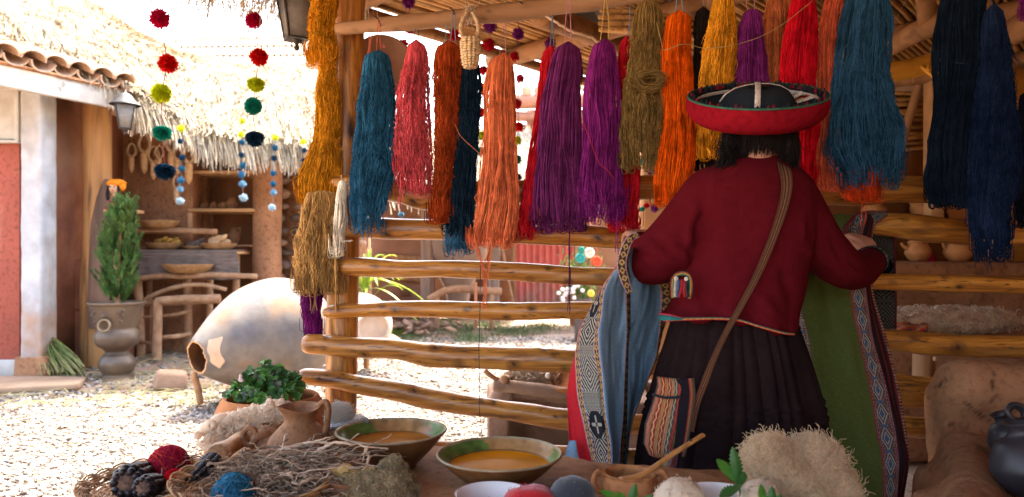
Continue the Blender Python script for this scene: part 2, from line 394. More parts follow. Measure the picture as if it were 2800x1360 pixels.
# ================================================================== left: white building with tiled eave
def wallbox(mb, x0, x1, Y0, Y1, z0, z1, **k): mb.box(((x0 + x1) / 2, (Y0 + Y1) / 2, (z0 + z1) / 2), (x1 - x0, Y1 - Y0, z1 - z0), **k)
def X(px, Y): return (px - 1400) / FPX * Y
def Z(py, Y): return CAM_H - (py - 700) / FPX * Y
wb = thing('white_building', (X(50, 6.5), 6.5, 0), 'whitewashed building with a red painted panel and clay tiled eave at the left edge', 'building')
mb = MB(); zz_ = np.linspace(0, 2.62, 200); xa_, xb_ = X(58, 6.4), X(112, 6.4); per_ = [(xa_, 6.40)] + [(xa_ + (xb_ - xa_) * i / 12, 6.40) for i in range(1, 12)] + [(xb_ - .008, 6.402), (xb_, 6.412)] + [(xb_, 6.42 + .02 * i) for i in range(1, 10)] + [(xb_, 6.62), (xa_, 6.62)]
G_ = np.array([[(x, y, z) for z in zz_] for x, y in per_]); e_ = (fbm(G_.reshape(-1, 3), 7, 3, 3).reshape(G_.shape[:2]) - .5); G_[..., 0] += e_ * .010; G_[..., 1] += e_ * .008
st_ = np.clip(1.15 - G_[..., 2] * 1.25 + e_ * 1.5, 0, 1)[..., None] * .9; sp2_ = np.clip((fbm(G_.reshape(-1, 3) * [1, 1, .4], 5, 8, 3).reshape(G_.shape[:2]) - .56) * 6, 0, .5)[..., None]
C_ = np.array((.44, .455, .47)) * (1 - sp2_) + np.array((.34, .30, .26)) * sp2_; C_ = C_ * (1 - st_) + np.array((.36, .20, .11)) * st_
mb.grid(G_, cu=True, colr=C_.reshape(-1, 3)); mb.build('pillar', mat('limewash_pillar', (1, 1, 1), scale=6, rough=.9, bump=.4, bscale=30, bdist=.005, attr=True, spec=.12), wb)
mb = MB(); wallbox(mb, X(-420, 6.47), X(58, 6.47), 6.47, 6.7, 2.13, 2.9); mb.build('wall', MW['white'], wb, bevel=.008); mb = MB(); wallbox(mb, X(-420, 6.47), X(58, 6.47), 6.47, 6.7, 0, Z(985, 6.47)); mb.build('wall', MW['white'], wb, bevel=.008)
mb = MB(); wallbox(mb, X(-420, 6.5), X(53, 6.5), 6.5, 6.56, Z(984, 6.5), Z(388, 6.5)); mb.build('red_panel', MW['redpaint'], wb, bevel=.006)
mb = MB(); wallbox(mb, X(36, 6.40), X(130, 6.4), 6.385, 6.66, 0, .22, taper=.93); mb.build('earth_plinth', MW['adobe'], wb, bevel=.02)
wf = MB(); wallbox(wf, X(40, 6.45), X(52, 6.45), 6.44, 6.5, Z(385, 6.45), Z(250, 6.45)); wallbox(wf, X(-300, 6.45), X(52, 6.45), 6.44, 6.5, Z(250, 6.45), Z(238, 6.45)); wallbox(wf, X(-300, 6.45), X(52, 6.45), 6.43, 6.5, Z(391, 6.45), Z(384, 6.45))
wfo = wf.build('window', MW['white'], wb, bevel=.004)
mb = MB(); wallbox(mb, X(-300, 6.48), X(42, 6.48), 6.482, 6.49, Z(384, 6.48), Z(250, 6.48)); mb.build('pane', mat('dusty_window_glass', (.30, .30, .26), (.20, .20, .18), 3, .12, .1, spec=.5, streak=((.42, .36, .28), 3, (1, 1, 1), .5, .7)), wfo)
# eave: fascia receding to the right, soffit, barrel tiles
E0 = np.array([X(-420, 5.0), 5.0, 2.62]); E0 = np.array([-4.62, 4.6, 2.62]); E1 = np.array([-3.58, 6.80, 2.62])
ed = unit(E1 - E0); up = np.array([-ed[1], ed[0], 0]) * .93 + np.array([0, 0, .36]); up = unit(up)
sl = np.cross(ed, up)
mb = MB(); q = [E0 - [0, 0, .17], E1 - [0, 0, .17], E1, E0]; mb.quadbox(np.array(q), np.array([-ed[1], ed[0], 0]) * .05); mb.build('fascia', MW['white'], wb, bevel=.006)
mb = MB(); inn = np.array([-ed[1], ed[0], 0]); q = [E0 + inn * .06 - [0, 0, .06], E1 + inn * .06 - [0, 0, .06], E1 + inn * 1.2 - [0, 0, .0], E0 + inn * 1.2 - [0, 0, 0]]; mb.quadbox(np.array(q), np.array([0, 0, .03])); mb.build('soffit', MW['white'], wb)
def tile_mesh(name, L=.46, r=.105, concave=False, th=.012):
    a = np.linspace(0, np.pi, 9); prof_o = np.stack([np.cos(a) * r, np.sin(a) * r * .8], -1); prof_i = np.stack([np.cos(a) * (r - th), np.sin(a) * (r - th) * .8], -1)
    if concave: prof_o[:, 1] *= -1; prof_i[:, 1] *= -1
    ring = np.vstack([prof_o, prof_i[::-1]]); m = MB(); t = np.linspace(0, 1, 3)
    sc = 1 - .18 * t
    Vv = np.stack([ring[None, :, 0] * sc[:, None], np.repeat(t[:, None] * L, len(ring), 1), ring[None, :, 1] * sc[:, None]], -1)
    m.grid(Vv, cv=True)
    for e in (0, 2):
        n9 = 9; q_ = []
        for i in range(8): q_.append([i, i + 1, 17 - i - 1, 17 - i])
        m.add(Vv[e], q_)
    me = m.mesh(name); me.polygons.foreach_set('use_smooth', [True] * len(me.polygons)); return me
tile_a = [tile_mesh('tile'), tile_mesh('tile', concave=True)]
for me in tile_a: me.materials.append(MW['tile'])
def place_tile(parent, me, pos, side, upv, name='tile'):
    o = bpy.data.objects.new(name, me); col.objects.link(o); o.parent = parent
    nz = np.cross(side, upv); M4 = Matrix(((side[0], upv[0], nz[0], 0), (side[1], upv[1], nz[1], 0), (side[2], upv[2], nz[2], 0), (0, 0, 0, 1)))
    p = np.asarray(pos) - OFF[parent.name]
    o.matrix_basis = Matrix.Translation(p) @ M4; return o
nz_ = np.cross(ed, up); sgn = 1 if nz_[2] > 0 else -1
side = ed * sgn
for k in range(12):
    for c_ in range(4):
        j = rng.normal(0, .012); p = E1 - ed * (.10 + k * .205) - up * .10 + up * (c_ * .36) + np.array([0, 0, .06 + .012 * (c_ == 0)]) 
        lift = np.array([0, 0, c_ * .012])
        place_tile(wb, tile_a[0], p + lift + up * j + np.array([0, 0, .035]), side, unit(up + ed * rng.normal(0, .02)))
        if c_ < 2: place_tile(wb, tile_a[1], p + ed * .1025 + lift + up * (j + .03) + np.array([0, 0, .035]), side, up)
mb = MB(); q = np.array([E0 - up * .02, E1 - up * .02, E1 + up * 1.7, E0 + up * 1.7]) + [0, 0, .03]; mb.quadbox(q, np.array([0, 0, -.03])); mb.build('roof_deck', MW['adobe'], wb)

# ================================================================== left: adobe hut with thatched roof
hut = thing('adobe_hut', (X(500, 8.2), 8.2, 0), 'open-fronted adobe hut with a shaggy thatched roof across the yard', 'hut')
mb = MB(); wallbox(mb, X(-50, 8.3), X(315, 8.3), 8.0, 8.3, 0, 3.1); mb.build('back_wall', MW['adobe_dark'] if 0 else mat('adobe_brown_red', (.20, .085, .05), (.13, .055, .032), 3, .95, .5, 20, .01, spec=.1), hut)
mb = MB(); wallbox(mb, X(112, 6.7), X(112, 6.7) + .06, 6.62, 8.2, 0, 2.6); mb.build('side_wall', MW['adobe_red'], hut)
m = MB()
P = np.array([[(X(300 + 240 * u, 8.0), 8.0 + .0 * u, .05 + v * 2.6) for v in np.linspace(0, 1, 24)] for u in np.linspace(0, 1, 16)])
wallbox(m, X(300, 8.0), X(526, 8.0), 8.0, 8.25, 0, 2.75); m.build('plaster_wall', MW['adobe'], hut, bevel=.02)
# shelf alcove
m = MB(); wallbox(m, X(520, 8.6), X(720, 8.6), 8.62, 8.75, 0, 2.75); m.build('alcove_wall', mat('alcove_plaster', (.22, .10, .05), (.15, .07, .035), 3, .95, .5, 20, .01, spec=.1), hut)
m = MB(); wallbox(m, X(516, 8.05), X(526, 8.05), 8.25, 8.62, 0, 2.75); m.build('alcove_cheek', MW['adobe'], hut)
m = MB(); m.tube([(X(716, 7.95), 8.15, -.1), (X(714, 7.95), 8.15, 1.2), (X(718, 7.95), 8.15, 2.8)], [.17, .155, .165], 20, n=20, rough=.12, seed=4); m.build('rounded_pillar', MW['adobe'], hut)
for (x0, x1, py, Yf, th) in ((527, 694, 467, 8.0, .03), (512, 692, 570, 7.95, .035), (640, 672, 670, 8.2, .02)):
    m = MB(); wallbox(m, X(x0, Yf), X(x1, Yf), Yf, 8.6, Z(py, Yf) - th, Z(py, Yf)); m.build('shelf', MW['plank'], hut, bevel=.006)
m = MB(); m.tube([(X(517, 7.95), 7.97, Z(632, 7.95)), (X(516, 7.95), 7.97, Z(572, 7.95) - .04)], .035, 8); m.build('shelf_prop', MW['stick'], hut)
# counter with arched hole, cavity above it, tiled ledge
m = MB()
wallbox(m, X(108, 7.1), X(232, 7.1), 7.12, 7.9, Z(850, 7.1), Z(712, 7.1)); wallbox(m, X(178, 7.1), X(300, 7.1), 7.12, 7.9, 0, Z(850, 7.1) - .003); wallbox(m, X(98, 7.1), X(112, 7.1), 7.13, 7.9, 0, Z(850, 7.1) - .003)
m.build('adobe_counter', MW['adobe_red'], hut, bevel=.02)
m = MB(); wallbox(m, X(108, 7.5), X(232, 7.5), 7.5, 7.9, Z(548, 7.5), Z(530, 7.5)); wallbox(m, X(222, 7.5), X(236, 7.5), 7.45, 7.9, 1.06, Z(535, 7.5)); m.build('niche_frame', MW['adobe_red'], hut, bevel=.01)
m = MB(); m.tube([(X(122, 7.1), 7.35, 0), (X(124, 7.1), 7.35, Z(880, 7.1))], .06, 12); m.build('flue_pipe', MW['adobe_red'], hut)
for k in range(9):
    p0 = np.array([X(112 + k * 14, 7.35), 7.35, Z(513 + k * 4.6, 7.35)]); m = MB(); m.tube([p0, p0 + [0, .35, .07]], .028, 8); m.build('tile', MW['tile'], hut)
# stone wall on the right of the hut
sw = thing('stone_wall', (X(800, 8.4), 8.4, 0), 'rough wall of dark stones set in mud beside the thatched hut', 'wall')
m = MB(); wallbox(m, X(736, 8.4), X(1000, 8.4), 8.42, 8.75, 0, 2.3); m.build('mud_mortar', MW['adobe'], sw)
z = .1; cnt = 0
while z < 2.3:
    h = rng.uniform(.09, .15); x = X(742, 8.4)
    while x < X(960, 8.4):
        w = rng.uniform(.12, .30); m = MB(); m.ball((x + w / 2, 8.42, z + h / 2), (w * .48, .07, h * .42), 10, 7, amp=.18, freq=1.6, seed=cnt, tint=rng.random())
        m.build('stone', MW['stone'] if rng.random() < .8 else MW['stone_lt'], sw); x += w + .02; cnt += 1
    z += h + .02
# crooked post
m = MB(); m.tube([(X(268, 7), 7.0, -.05), (X(262, 7), 7.0, .6), (X(268, 7), 7.0, 1.2), (X(267, 7), 7.0, 2.0), (X(266, 7), 7.0, 2.75)], [.14, .135, .13, .125, .12], 14, n=40, rough=.15, seed=8)
m.build('timber_post', mat('golden_timber', (.44, .23, .085), (.28, .13, .045), 7, .75, .5, 30, .004, (1, 1, .14), streak=((.13, .06, .025), 12, (1, 1, .06), .56, .70)), hut)
m = MB(); Pq = np.array([[X(238, 6.86), X(300, 6.86)], [X(236, 6.86), X(297, 6.86)], [X(240, 6.86), X(300, 6.86)], [X(246, 6.86), X(297, 6.86)], [X(262, 6.86), X(296, 6.86)], [X(284, 6.86), X(294, 6.86)]]); zz = [Z(900, 6.86), Z(820, 6.86), Z(720, 6.86), Z(610, 6.86), Z(540, 6.86), Z(490, 6.86)]
g = np.array([[(a + (b - a) * t, 6.87 - .03 * math.sin(t * 3.14), z_) for t in np.linspace(0, 1, 6)] for (a, b), z_ in zip(Pq, zz)]); m.grid(g); m.grid(g[:, ::-1] + [0, .05, 0]); m.build('bark_slab', mat('grey_bark', (.17, .10, .07), (.09, .055, .04), 9, .9, .5, 30, .004, (1, 1, .2)), hut)
# thatched roof
eav = np.array([at(-330, -90, 5.6), at(-150, 0, 5.9), at(0, 78, 6.2), at(160, 135, 6.5), at(290, 190, 6.8), at(360, 240, 6.9), at(430, 300, 7.0), at(500, 345, 7.05), at(620, 372, 7.1), at(760, 388, 7.2), at(900, 400, 7.3), at(1080, 415, 7.5)])
rid = np.array([at(-330, -300, 8), at(-150, -190, 8.3), at(0, -100, 8.6), at(160, -20, 9.0), at(290, 45, 9.3), at(360, 85, 9.4), at(430, 115, 9.5), at(500, 140, 9.5), at(620, 165, 9.6), at(760, 180, 9.7), at(900, 195, 9.8), at(1080, 215, 10)])
nU, nV = 90, 24
ev = smooth_path(eav, nU); rd = smooth_path(rid, nU); tv = np.linspace(0, 1, nV)
S = ev[:, None] * (1 - tv)[None, :, None] + rd[:, None] * tv[None, :, None]
S[..., 2] += .30 * np.sin(tv * np.pi)[None] * .6 + (fbm(S.reshape(-1, 3), 2.2, 5, 3).reshape(nU, nV) - .5) * .22
S[:, 0, 2] -= .0
Sn = unit(np.cross(np.gradient(S, axis=0), np.gradient(S, axis=1))); Sn *= np.sign(Sn[..., 2:3])
rf = thing('thatched_roof', (X(600, 8), 8, 2.2), 'long sunlit thatched roof with a ragged straw fringe over the adobe hut', 'roof')
m = MB(); m.grid(S); low = S - Sn * .16; m.grid(low[:, ::-1]); m.grid(np.stack([S[:, 0], low[:, 0]], 1)); m.build('thatch_mat', MW['thatch'], rf)
def surf(u, v):
    iu = np.clip(u * (nU - 1), 0, nU - 1.001); iv = np.clip(v * (nV - 1), 0, nV - 1.001); a = iu.astype(int); b = iv.astype(int); fu = (iu - a)[:, None]; fv = (iv - b)[:, None]
    f = lambda A: (A[a, b] * (1 - fu) * (1 - fv) + A[a + 1, b] * fu * (1 - fv) + A[a, b + 1] * (1 - fu) * fv + A[a + 1, b + 1] * fu * fv)
    return f(S), unit(f(Sn))
n = 11000; u = rng.random(n); v = rng.random(n) ** 1.3 * .95 + .05
p, nn = surf(u, v); p2, _ = surf(np.clip(u + rng.normal(0, .004, n), 0, 1), np.clip(v - .12, -.02, 1)); d = unit(p2 - p)
L_ = rng.uniform(.18, .5, n); t = np.linspace(0, 1, 4); lift = rng.uniform(.0, .07, n)
jn = rng.normal(0, .12, (n, 1)) * np.array([[1., .3, 0]])
Pp = p[:, None] + (d + jn)[:, None] * (t[None, :, None] * L_[:, None, None]) + nn[:, None] * (.01 + lift[:, None, None] * t[None, :, None] ** 2)
m = MB(); m.tubes(Pp, rng.uniform(.0022, .0048, n), 3); so = m.build('straw', MW['thatch'], rf, kind='stuff')
n = 6500; u = rng.random(n); w0 = rng.random(n) * .10; p, nn = surf(u, w0); p2, _ = surf(u, w0 + .10); d = unit(p - p2)
L_ = rng.uniform(.10, .32, n) * (1 + .7 * (vnoise(np.stack([u * 40, u * 0, u * 0], -1), 1, 3) - .4)); t = np.linspace(0, 1, 6); side_ = rng.normal(.12, .16, (n, 1, 1)) * np.array([[[1., 0, 0]]])
dr = d[:, None] * t[None, :, None] + side_ * t[None, :, None] + np.array([0, 0, -1.]) * (.55 * t ** 2)[None, :, None] + rng.normal(0, .05, (n, 1, 3)) * t[None, :, None] 
Pp = p[:, None] - [0, 0, .03] + dr * L_[:, None, None]
m = MB(); m.tubes(Pp, rng.uniform(.002, .0045, n), 3); m.build('fringe', MW['thatch'], rf, kind='stuff')

# distant tiled roof behind the thatch
tr = thing('tiled_roof', at(680, 180, 12.5), 'far sunlit clay tile roof showing above the thatch', 'roof')
r0 = at(480, 122, 12.5); r1 = at(900, 112, 12.5); e0 = at(450, 215, 11.2); e1 = at(930, 215, 11.2)
m = MB(); m.quadbox([e0, e1, r1, r0], np.array([0, 0, -.12])); m.build('roof_deck', MW['tile'], tr)
tsm = tile_mesh('tile', L=.55, r=.06); tsm.materials.append(MW['tile']); upd = unit(r0 - e0); sd_ = unit(e1 - e0)
for k in range(26):
    for c_ in range(4):
        b0 = e0 + (e1 - e0) * (k + .5) / 26; b1 = r0 + (r1 - r0) * (k + .5) / 26; uu = unit(b1 - b0); place_tile(tr, tsm, b0 + uu * (c_ * .42) + [0, 0, .02 + c_ * .01], sd_, uu)
m = MB()
for k in range(22):
    a_ = r0 + (r1 - r0) * k / 22; b_ = r0 + (r1 - r0) * (k + 1.1) / 22; m = MB(); m.tube([a_ + [0, 0, .03], b_ + [0, 0, .045]], [.06, .075], 8); m.build('ridge_tile', MW['tile'], tr)
gb = thing('gable_roof', at(840, 200, 11), 'brown tiled gable end rising behind the thatch beside the gold yarn', 'roof')
m = MB(); m.quadbox([at(770, 215, 10.8), at(960, 250, 10.8), at(960, 150, 11.2), at(840, 165, 11.2)], np.array([0, .1, -.02])); m.build('gable_wall', MW['adobe'], gb)
for k in range(9):
    a_ = at(830 + k * 16, 160 - k * 1, 10.7); m = MB(); m.tube([a_, a_ + [-.25, -.35, -.22]], .04, 8); m.build('tile', MW['tile'], gb)
# ================================================================== centre: hut behind the yard
YB = 11.6
ch = thing('back_hut', (X(1300, YB), YB, 0), 'earth-walled hut with a thatched awning behind the fence', 'hut')
m = MB(); wallbox(m, X(880, YB), X(1185, YB), YB, YB + .25, 0, 2.4); m.build('mud_wall', mat('brown_mud_wall', (.30, .17, .12), (.22, .12, .08), 2, .95, .5, 14, .01, spec=.1), ch)
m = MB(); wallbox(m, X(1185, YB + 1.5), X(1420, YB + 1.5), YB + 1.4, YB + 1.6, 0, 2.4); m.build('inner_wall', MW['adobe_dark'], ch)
m = MB(); wallbox(m, X(1560, YB), X(2100, YB), YB, YB + .25, 0, 2.4); m.build('orange_wall', mat('orange_mud_wall', (.48, .27, .17), (.36, .19, .11), 2, .95, .5, 14, .01, spec=.1), ch)
for (x0, x1, y0, y1) in ((1040, 1180, 700, 712), (1050, 1150, 752, 765), (1000, 1180, 838, 856)):
    m = MB(); m.tube([at(x0, y0, YB - .06), at(x1, y1, YB - .06)], .05, 8, n=8, rough=.2, seed=x0); m.build('tie_beam', MW['wood_old'], ch)
m = MB(); wallbox(m, X(1095, YB), X(1125, YB), YB - .01, YB + .02, Z(812, YB), Z(790, YB)); m.build('hole_shade_block', MW['adobe_dark'], ch)  # solid dark block on the wall, its colour standing for a hole's shade
for (xa, w, yt, yb, Yp) in ((1161, .07, 400, 893, 11.2), (1352, .07, 400, 870, 11.3), (1330, .05, 740, 865, 11.5), (1700, .07, 400, 890, 11.2)):
    m = MB(); m.tube([at(xa, yt, Yp), at(xa + 3, (yt + yb) / 2, Yp), at(xa, yb, Yp)], w, 10, n=14, rough=.25, seed=xa); m.build('post', mat('grey_post_%d' % xa, (.27, .19, .15), (.17, .12, .09), 8, .85, .3, 30, .004, (1, 1, .15)), ch)
# red corrugated sheet door
dr_ = thing('corrugated_door', at(1488, 870, 11.3) * [1, 1, 0], 'red corrugated metal sheet door behind the fence, rusty along its foot', 'door')
zt, zb = Z(540, 11.3), Z(872, 11.3); nx = 80
xs = np.linspace(X(1410, 11.3), X(1568, 11.3), nx); yy = 11.3 + .022 * np.sin(np.arange(nx) / nx * 2 * np.pi * 9)
zs = np.linspace(zb, zt, 12); g = np.stack([np.repeat(xs[:, None], 12, 1), np.repeat(yy[:, None], 12, 1), np.repeat(zs[None], nx, 0)], -1)
f = np.clip((g[..., 2] - zb - .25) / .35 + (vnoise(g.reshape(-1, 3), 6, 4).reshape(nx, 12) - .5), 0, 1)[..., None]
cc = np.array([.22, .12, .09]) * (1 - f) + np.array([.45, .09, .07]) * f
mred = mat('red_sheet_metal', (1, 1, 1), scale=8, rough=.5, bump=.1, attr=True, spec=.4)
m = MB(); m.grid(g, colr=cc.reshape(-1, 3)); m.grid(g[:, ::-1] + [0, .004, 0], colr=cc[:, ::-1].reshape(-1, 3)); m.build('metal_sheet', mred, dr_)
m = MB(); m.box((xs[0] - .03, 11.33, (zb + zt) / 2), (.06, .06, zt - zb)); m.box((xs[-1] + .03, 11.33, (zb + zt) / 2), (.06, .06, zt - zb)); m.build('door_frame', MW['wood_old'], dr_)
# thatched awning + upper beams of the back hut
m = MB(); a0, a1, b0, b1 = at(900, 500, 10.4), at(1750, 500, 10.4), at(900, 345, 13), at(1750, 345, 13)
g = np.array([[a0 + (a1 - a0) * u + (b0 - a0) * v + [0, 0, .12 * (rng.random() - .5)] for v in np.linspace(0, 1, 8)] for u in np.linspace(0, 1, 40)]); m.grid(g); m.grid(g[:, ::-1] - [0, 0, .15]); m.build('awning', MW['thatch'], ch)
n = 2600; u = rng.random(n); v = rng.random(n) ** 1.5; p = a0 + (a1 - a0) * u[:, None] + (b0 - a0) * v[:, None]; t = np.linspace(0, 1, 4); L_ = rng.uniform(.3, .7, n)
d = unit(a0 - b0) + rng.normal(0, .15, (n, 3)); Pp = p[:, None] + d[:, None] * (t * 1)[None, :, None] * L_[:, None, None] + np.array([0, 0, 1.]) * (.06 - .12 * t ** 2)[None, :, None]
m = MB(); m.tubes(Pp, rng.uniform(.005, .01, n), 3); m.build('awning_straw', MW['thatch'], ch, kind='stuff')
for (p0, p1, r) in ((at(1400, 278, 12.5), at(1800, 272, 12.5), .13), (at(1400, 318, 12.6), at(1800, 330, 12.6), .09)):
    m = MB(); m.tube([p0, p1], r, 8, n=10, rough=.15); m.build('roof_beam', mat('reddish_beam_%d' % int(r * 100), (.42, .20, .13), (.30, .14, .09), 5, .8, .2), ch)
for k in range(9):
    m = MB(); c0 = at(1440 + k * 34, 250, 12.4); m.tube([c0, c0 + [0, .8, .3]], .09, 10); m.build('tile', MW['tile'], ch)
m = MB(); g0 = at(1400, 345, 12.8); wallbox(m, X(1440, 12.9), X(1900, 12.9), 12.9, 13.1, Z(480, 12.9), Z(300, 12.9)); m.build('upper_wall', MW['adobe_red'], ch)
# grey clay oven hood and a curved branch rail
m = MB(); m.tube([at(1250, 650, 11.9), at(1250, 700, 11.9), at(1252, 760, 11.9), at(1252, 800, 11.9), at(1250, 870, 11.9)], [.50, .48, .30, .20, .16], 14, n=26, rough=.15, seed=5)
m.build('oven_hood', mat('grey_clay_hood', (.30, .22, .17), (.22, .15, .11), 3, .95, .4, 20, .01), cat='oven hood', label='tapering grey clay oven hood in the dark opening behind the fence')
m = MB(); m.tube([at(1172, 820, 10.9), at(1215, 797, 10.9), at(1260, 790, 10.9), at(1310, 795, 10.9), at(1370, 797, 10.9)], [.05, .06, .055, .06, .06], 10, n=24, rough=.2); m.tube([at(1195, 808, 10.9), at(1195, 900, 10.9)], .04, 8); m.tube([at(1345, 796, 10.9), at(1345, 900, 10.9)], .04, 8)
m.build('branch_rail', MW['stick'], cat='rail', label='bent branch hitching rail in front of the dark opening')
m = MB(); m.tube([at(1300, 773, 10.8), at(1301, 830, 10.8), at(1302, 895, 10.8)], .022, 8); m.build('leaning_pole', mat('orange_pole', (.5, .2, .1), scale=5), cat='pole', label='thin orange-red pole standing by the bent branch rail')
m = MB(); m.tube([at(1372, 672, 11.1), at(1412, 870, 11.0)], .018, 8); m.build('leaning_pole', MW['stick'], cat='pole', label='thin stick leaning beside the red corrugated door')
m = MB(); n = 90; P_ = np.stack([X(1065, 10.6) + rng.normal(.25, .3, n), 10.6 + rng.normal(0, .25, n), .03 + rng.random(n) * .12], -1)
pebbles(m, P_, rng.uniform(.03, .1, n), .3); m.build('brushwood', mat('dry_brushwood', (.30, .19, .12), (.2, .12, .08), 8, .9, .3, tint=.4), kind='stuff')
for k, (px, py, Yr, s) in enumerate(((985, 930, 8.6, .20), (1045, 925, 8.8, .23), (905, 940, 8.4, .16), (880, 955, 8.0, .12))):
    m = MB(); m.ball(at(px, py, Yr) * [1, 1, 0] + [0, 0, s * .25], (s, s * .7, s * .5), 14, 10, amp=.14, freq=1.5, seed=k + 3); m.build('boulder', MW['stone_lt'], cat='boulder', label=['rounded boulder right of the fence post on the gravel', 'largest rounded boulder beside the spiky plant', 'boulder half hidden by the left fence post', 'small boulder behind the left rail ends'][k])

# ================================================================== right: interior walls, ledge
il = thing('adobe_room', (2.6, 5.0, 0), 'dim adobe room with a pot ledge behind the fence on the right', 'building')
m = MB(); g = np.array([[(1.0 + 3.9 * u, 5.2, 3.3 * v) for v in np.linspace(0, 1, 30)] for u in np.linspace(0, 1, 50)])
wallbox(m, .95, 3.45, 5.2, 5.5, 0, 3.4); m.build('back_wall', mat('brown_adobe_room', (.30, .14, .06), (.20, .09, .036), 2.5, .95, .6, 18, .012, spec=.1, spots=None), il)
m = MB(); wallbox(m, 3.3, 4.6, 5.0, 5.19, 0, 3.4); m.build('ochre_wall', MW['ochre'], il, bevel=.02)
m = MB(); wallbox(m, 4.4, 4.65, -2.5, 5.0, 0, 3.2); m.build('right_wall', MW['ochre'], il)
m = MB(); wallbox(m, 1.5, 4.4, 4.35, 5.2, 0, Z(716, 4.35)); m.build('pot_ledge', MW['adobe'], il, bevel=.05)
m = MB(); wallbox(m, 1.9, 4.4, 3.85, 4.34, 0, .66); m.build('low_bench', MW['adobe'], il, bevel=.05)
m = MB(); wallbox(m, 1.55, 3.3, 4.95, 5.2, Z(598, 4.95) - .05, Z(598, 4.95)); m.build('upper_shelf', MW['adobe'], il, bevel=.02)
m = MB(); wallbox(m, X(2535, 4.9), X(2570, 4.9), 4.85, 4.95, Z(598, 4.9), Z(225, 4.9)); m.build('plank_post', MW['plank'], il, bevel=.005)
for k in range(11):
    zc = Z(255 + k * 15, 5.1); m = MB(); m.tube([(X(2450, 5.1), 5.13, zc + rng.normal(0, .01)), (X(2550, 5.1), 5.13, zc + rng.normal(0, .01))], .014, 7, tint=rng.random()); m.build('cane_lath', MW['cane'], il)
m = MB(); m.tube([at(2462, 400, 5.0), at(2505, 262, 5.0), at(2520, 215, 5.0)], .03, 8, n=12, rough=.2); m.build('brace', MW['wood_old'], il)
m = MB(); m.tube([at(2400, 205, 4.2), at(2480, 190, 4.2), at(2580, 165, 4.2)], .058, 12, n=20, rough=.15); m.tube([at(2520, 182, 4.15), at(2558, 214, 4.1)], .013, 6); m.tube([at(2543, 170, 4.15), at(2538, 192, 4.1)], .010, 6)
m.build('yellow_branch', mat('yellow_bark', (.70, .36, .05), (.50, .24, .03), 7, .6, .2), il)

# ================================================================== shelter roof over the stall
Eo = np.array([-.71, 3.52]); dd = np.array([.65, .76]); dd = dd / np.linalg.norm(dd); nn2 = np.array([dd[1], -dd[0]])
def roofp(u, v, z=0): q = Eo + dd * u + nn2 * v; return np.array([q[0], q[1], 2.30 + .06 * v * .5 + z])
sh = thing('market_shelter', (roofp(0, 3)[0], roofp(0, 3)[1], 0), 'open stall shelter roofed with cane, logs and corrugated sheet', 'shelter')
m = MB(); nx = 200; us = np.linspace(-3.6, 4.9, nx); vs = np.linspace(-.12, 6.9, 8)
g = np.array([[roofp(u_, v_, .075 + .018 * math.sin(u_ * 2 * math.pi / .09)) for v_ in vs] for u_ in us]); m.grid(g); m.grid(g[:, ::-1] + [0, 0, .006])
m.build('corrugated_sheet', mat('weathered_zinc', (.36, .33, .30), (.28, .21, .15), 2, .55, .1, metal=.3, c3=(.34, .20, .12)), sh)
cnt = 0; v_ = .02
while v_ < 6.7 and cnt < 200:
    if not (.62 < v_ < .78 or 1.05 < v_ < 1.12):
        r_ = rng.uniform(.011, .019); u0 = -3.5 + rng.uniform(-.1, .1); u1 = 4.75 + rng.uniform(-.15, .1)
        m = MB(); k = 22; uu = np.linspace(u0, u1, k); pts = np.array([roofp(a, v_ + .008 * math.sin(a * 1.3 + cnt) + rng.normal(0, .003), .018 + rng.normal(0, .004)) for a in uu])
        m.tube(pts, r_, 6, tint=rng.random()); m.build('cane', MW['cane'], sh); cnt += 1
    v_ += rng.uniform(.028, .044)
for (u_, r_, va, vb) in ((-3.3, .05, -.1, 6.8), (-2.4, .05, -.1, 6.8), (-1.3, .05, -.15, 6.8), (-.15, .05, -.2, 6.8), (1.0, .05, -.1, 6.8), (2.2, .055, -.1, 6.8), (3.3, .05, -.1, 6.8), (4.5, .05, -.1, 6.8)):
    m = MB(); m.tube([roofp(u_ + .02 * math.sin(v * 2.1 + u_), v, -.045) for v in np.linspace(va, vb, 24)], r_, 12, rough=.2, seed=int(u_ * 10) + 60); m.build('rafter', MW['log'], sh)
for (p0, p1, r_) in ((roofp(-1.5, .05, -.06), roofp(4.6, .05, -.06), .03), (at(1480, 40, 3.2), at(1745, 150, 4.4), .055), (at(2425, 132, 3.6), at(2600, 52, 3.2), .05), (at(2530, -40, 3.3), at(2535, 62, 3.3), .04), (at(2700, 130, 3.4), at(2900, 30, 3.0), .06)):
    m = MB(); m.tube([p0, (np.array(p0) + p1) / 2 + [0, 0, .012], p1], r_, 12, n=26, rough=.2, seed=int(r_ * 1000)); m.build('purlin', MW['log'], sh)
for k in range(16):      # bundle of cut canes seen end-on
    c0 = at(1640 + (k % 4) * 22 + rng.normal(0, 3), 30 + (k // 4) * 17, 3.3); m = MB(); m.tube([c0, c0 + [1.1, .45, .03]], .011, 7, tint=rng.random()); m.build('cane', MW['cane'], sh)
m = MB(); pts = smooth_path([at(1480, 35, 3.1), at(1560, 85, 3.1), at(1620, 105, 3.15), at(1690, 150, 3.2)], 30); m.tube(pts + rng.normal(0, .002, pts.shape), .006, 6); m.build('lashing_rope', MW['wool'], sh)
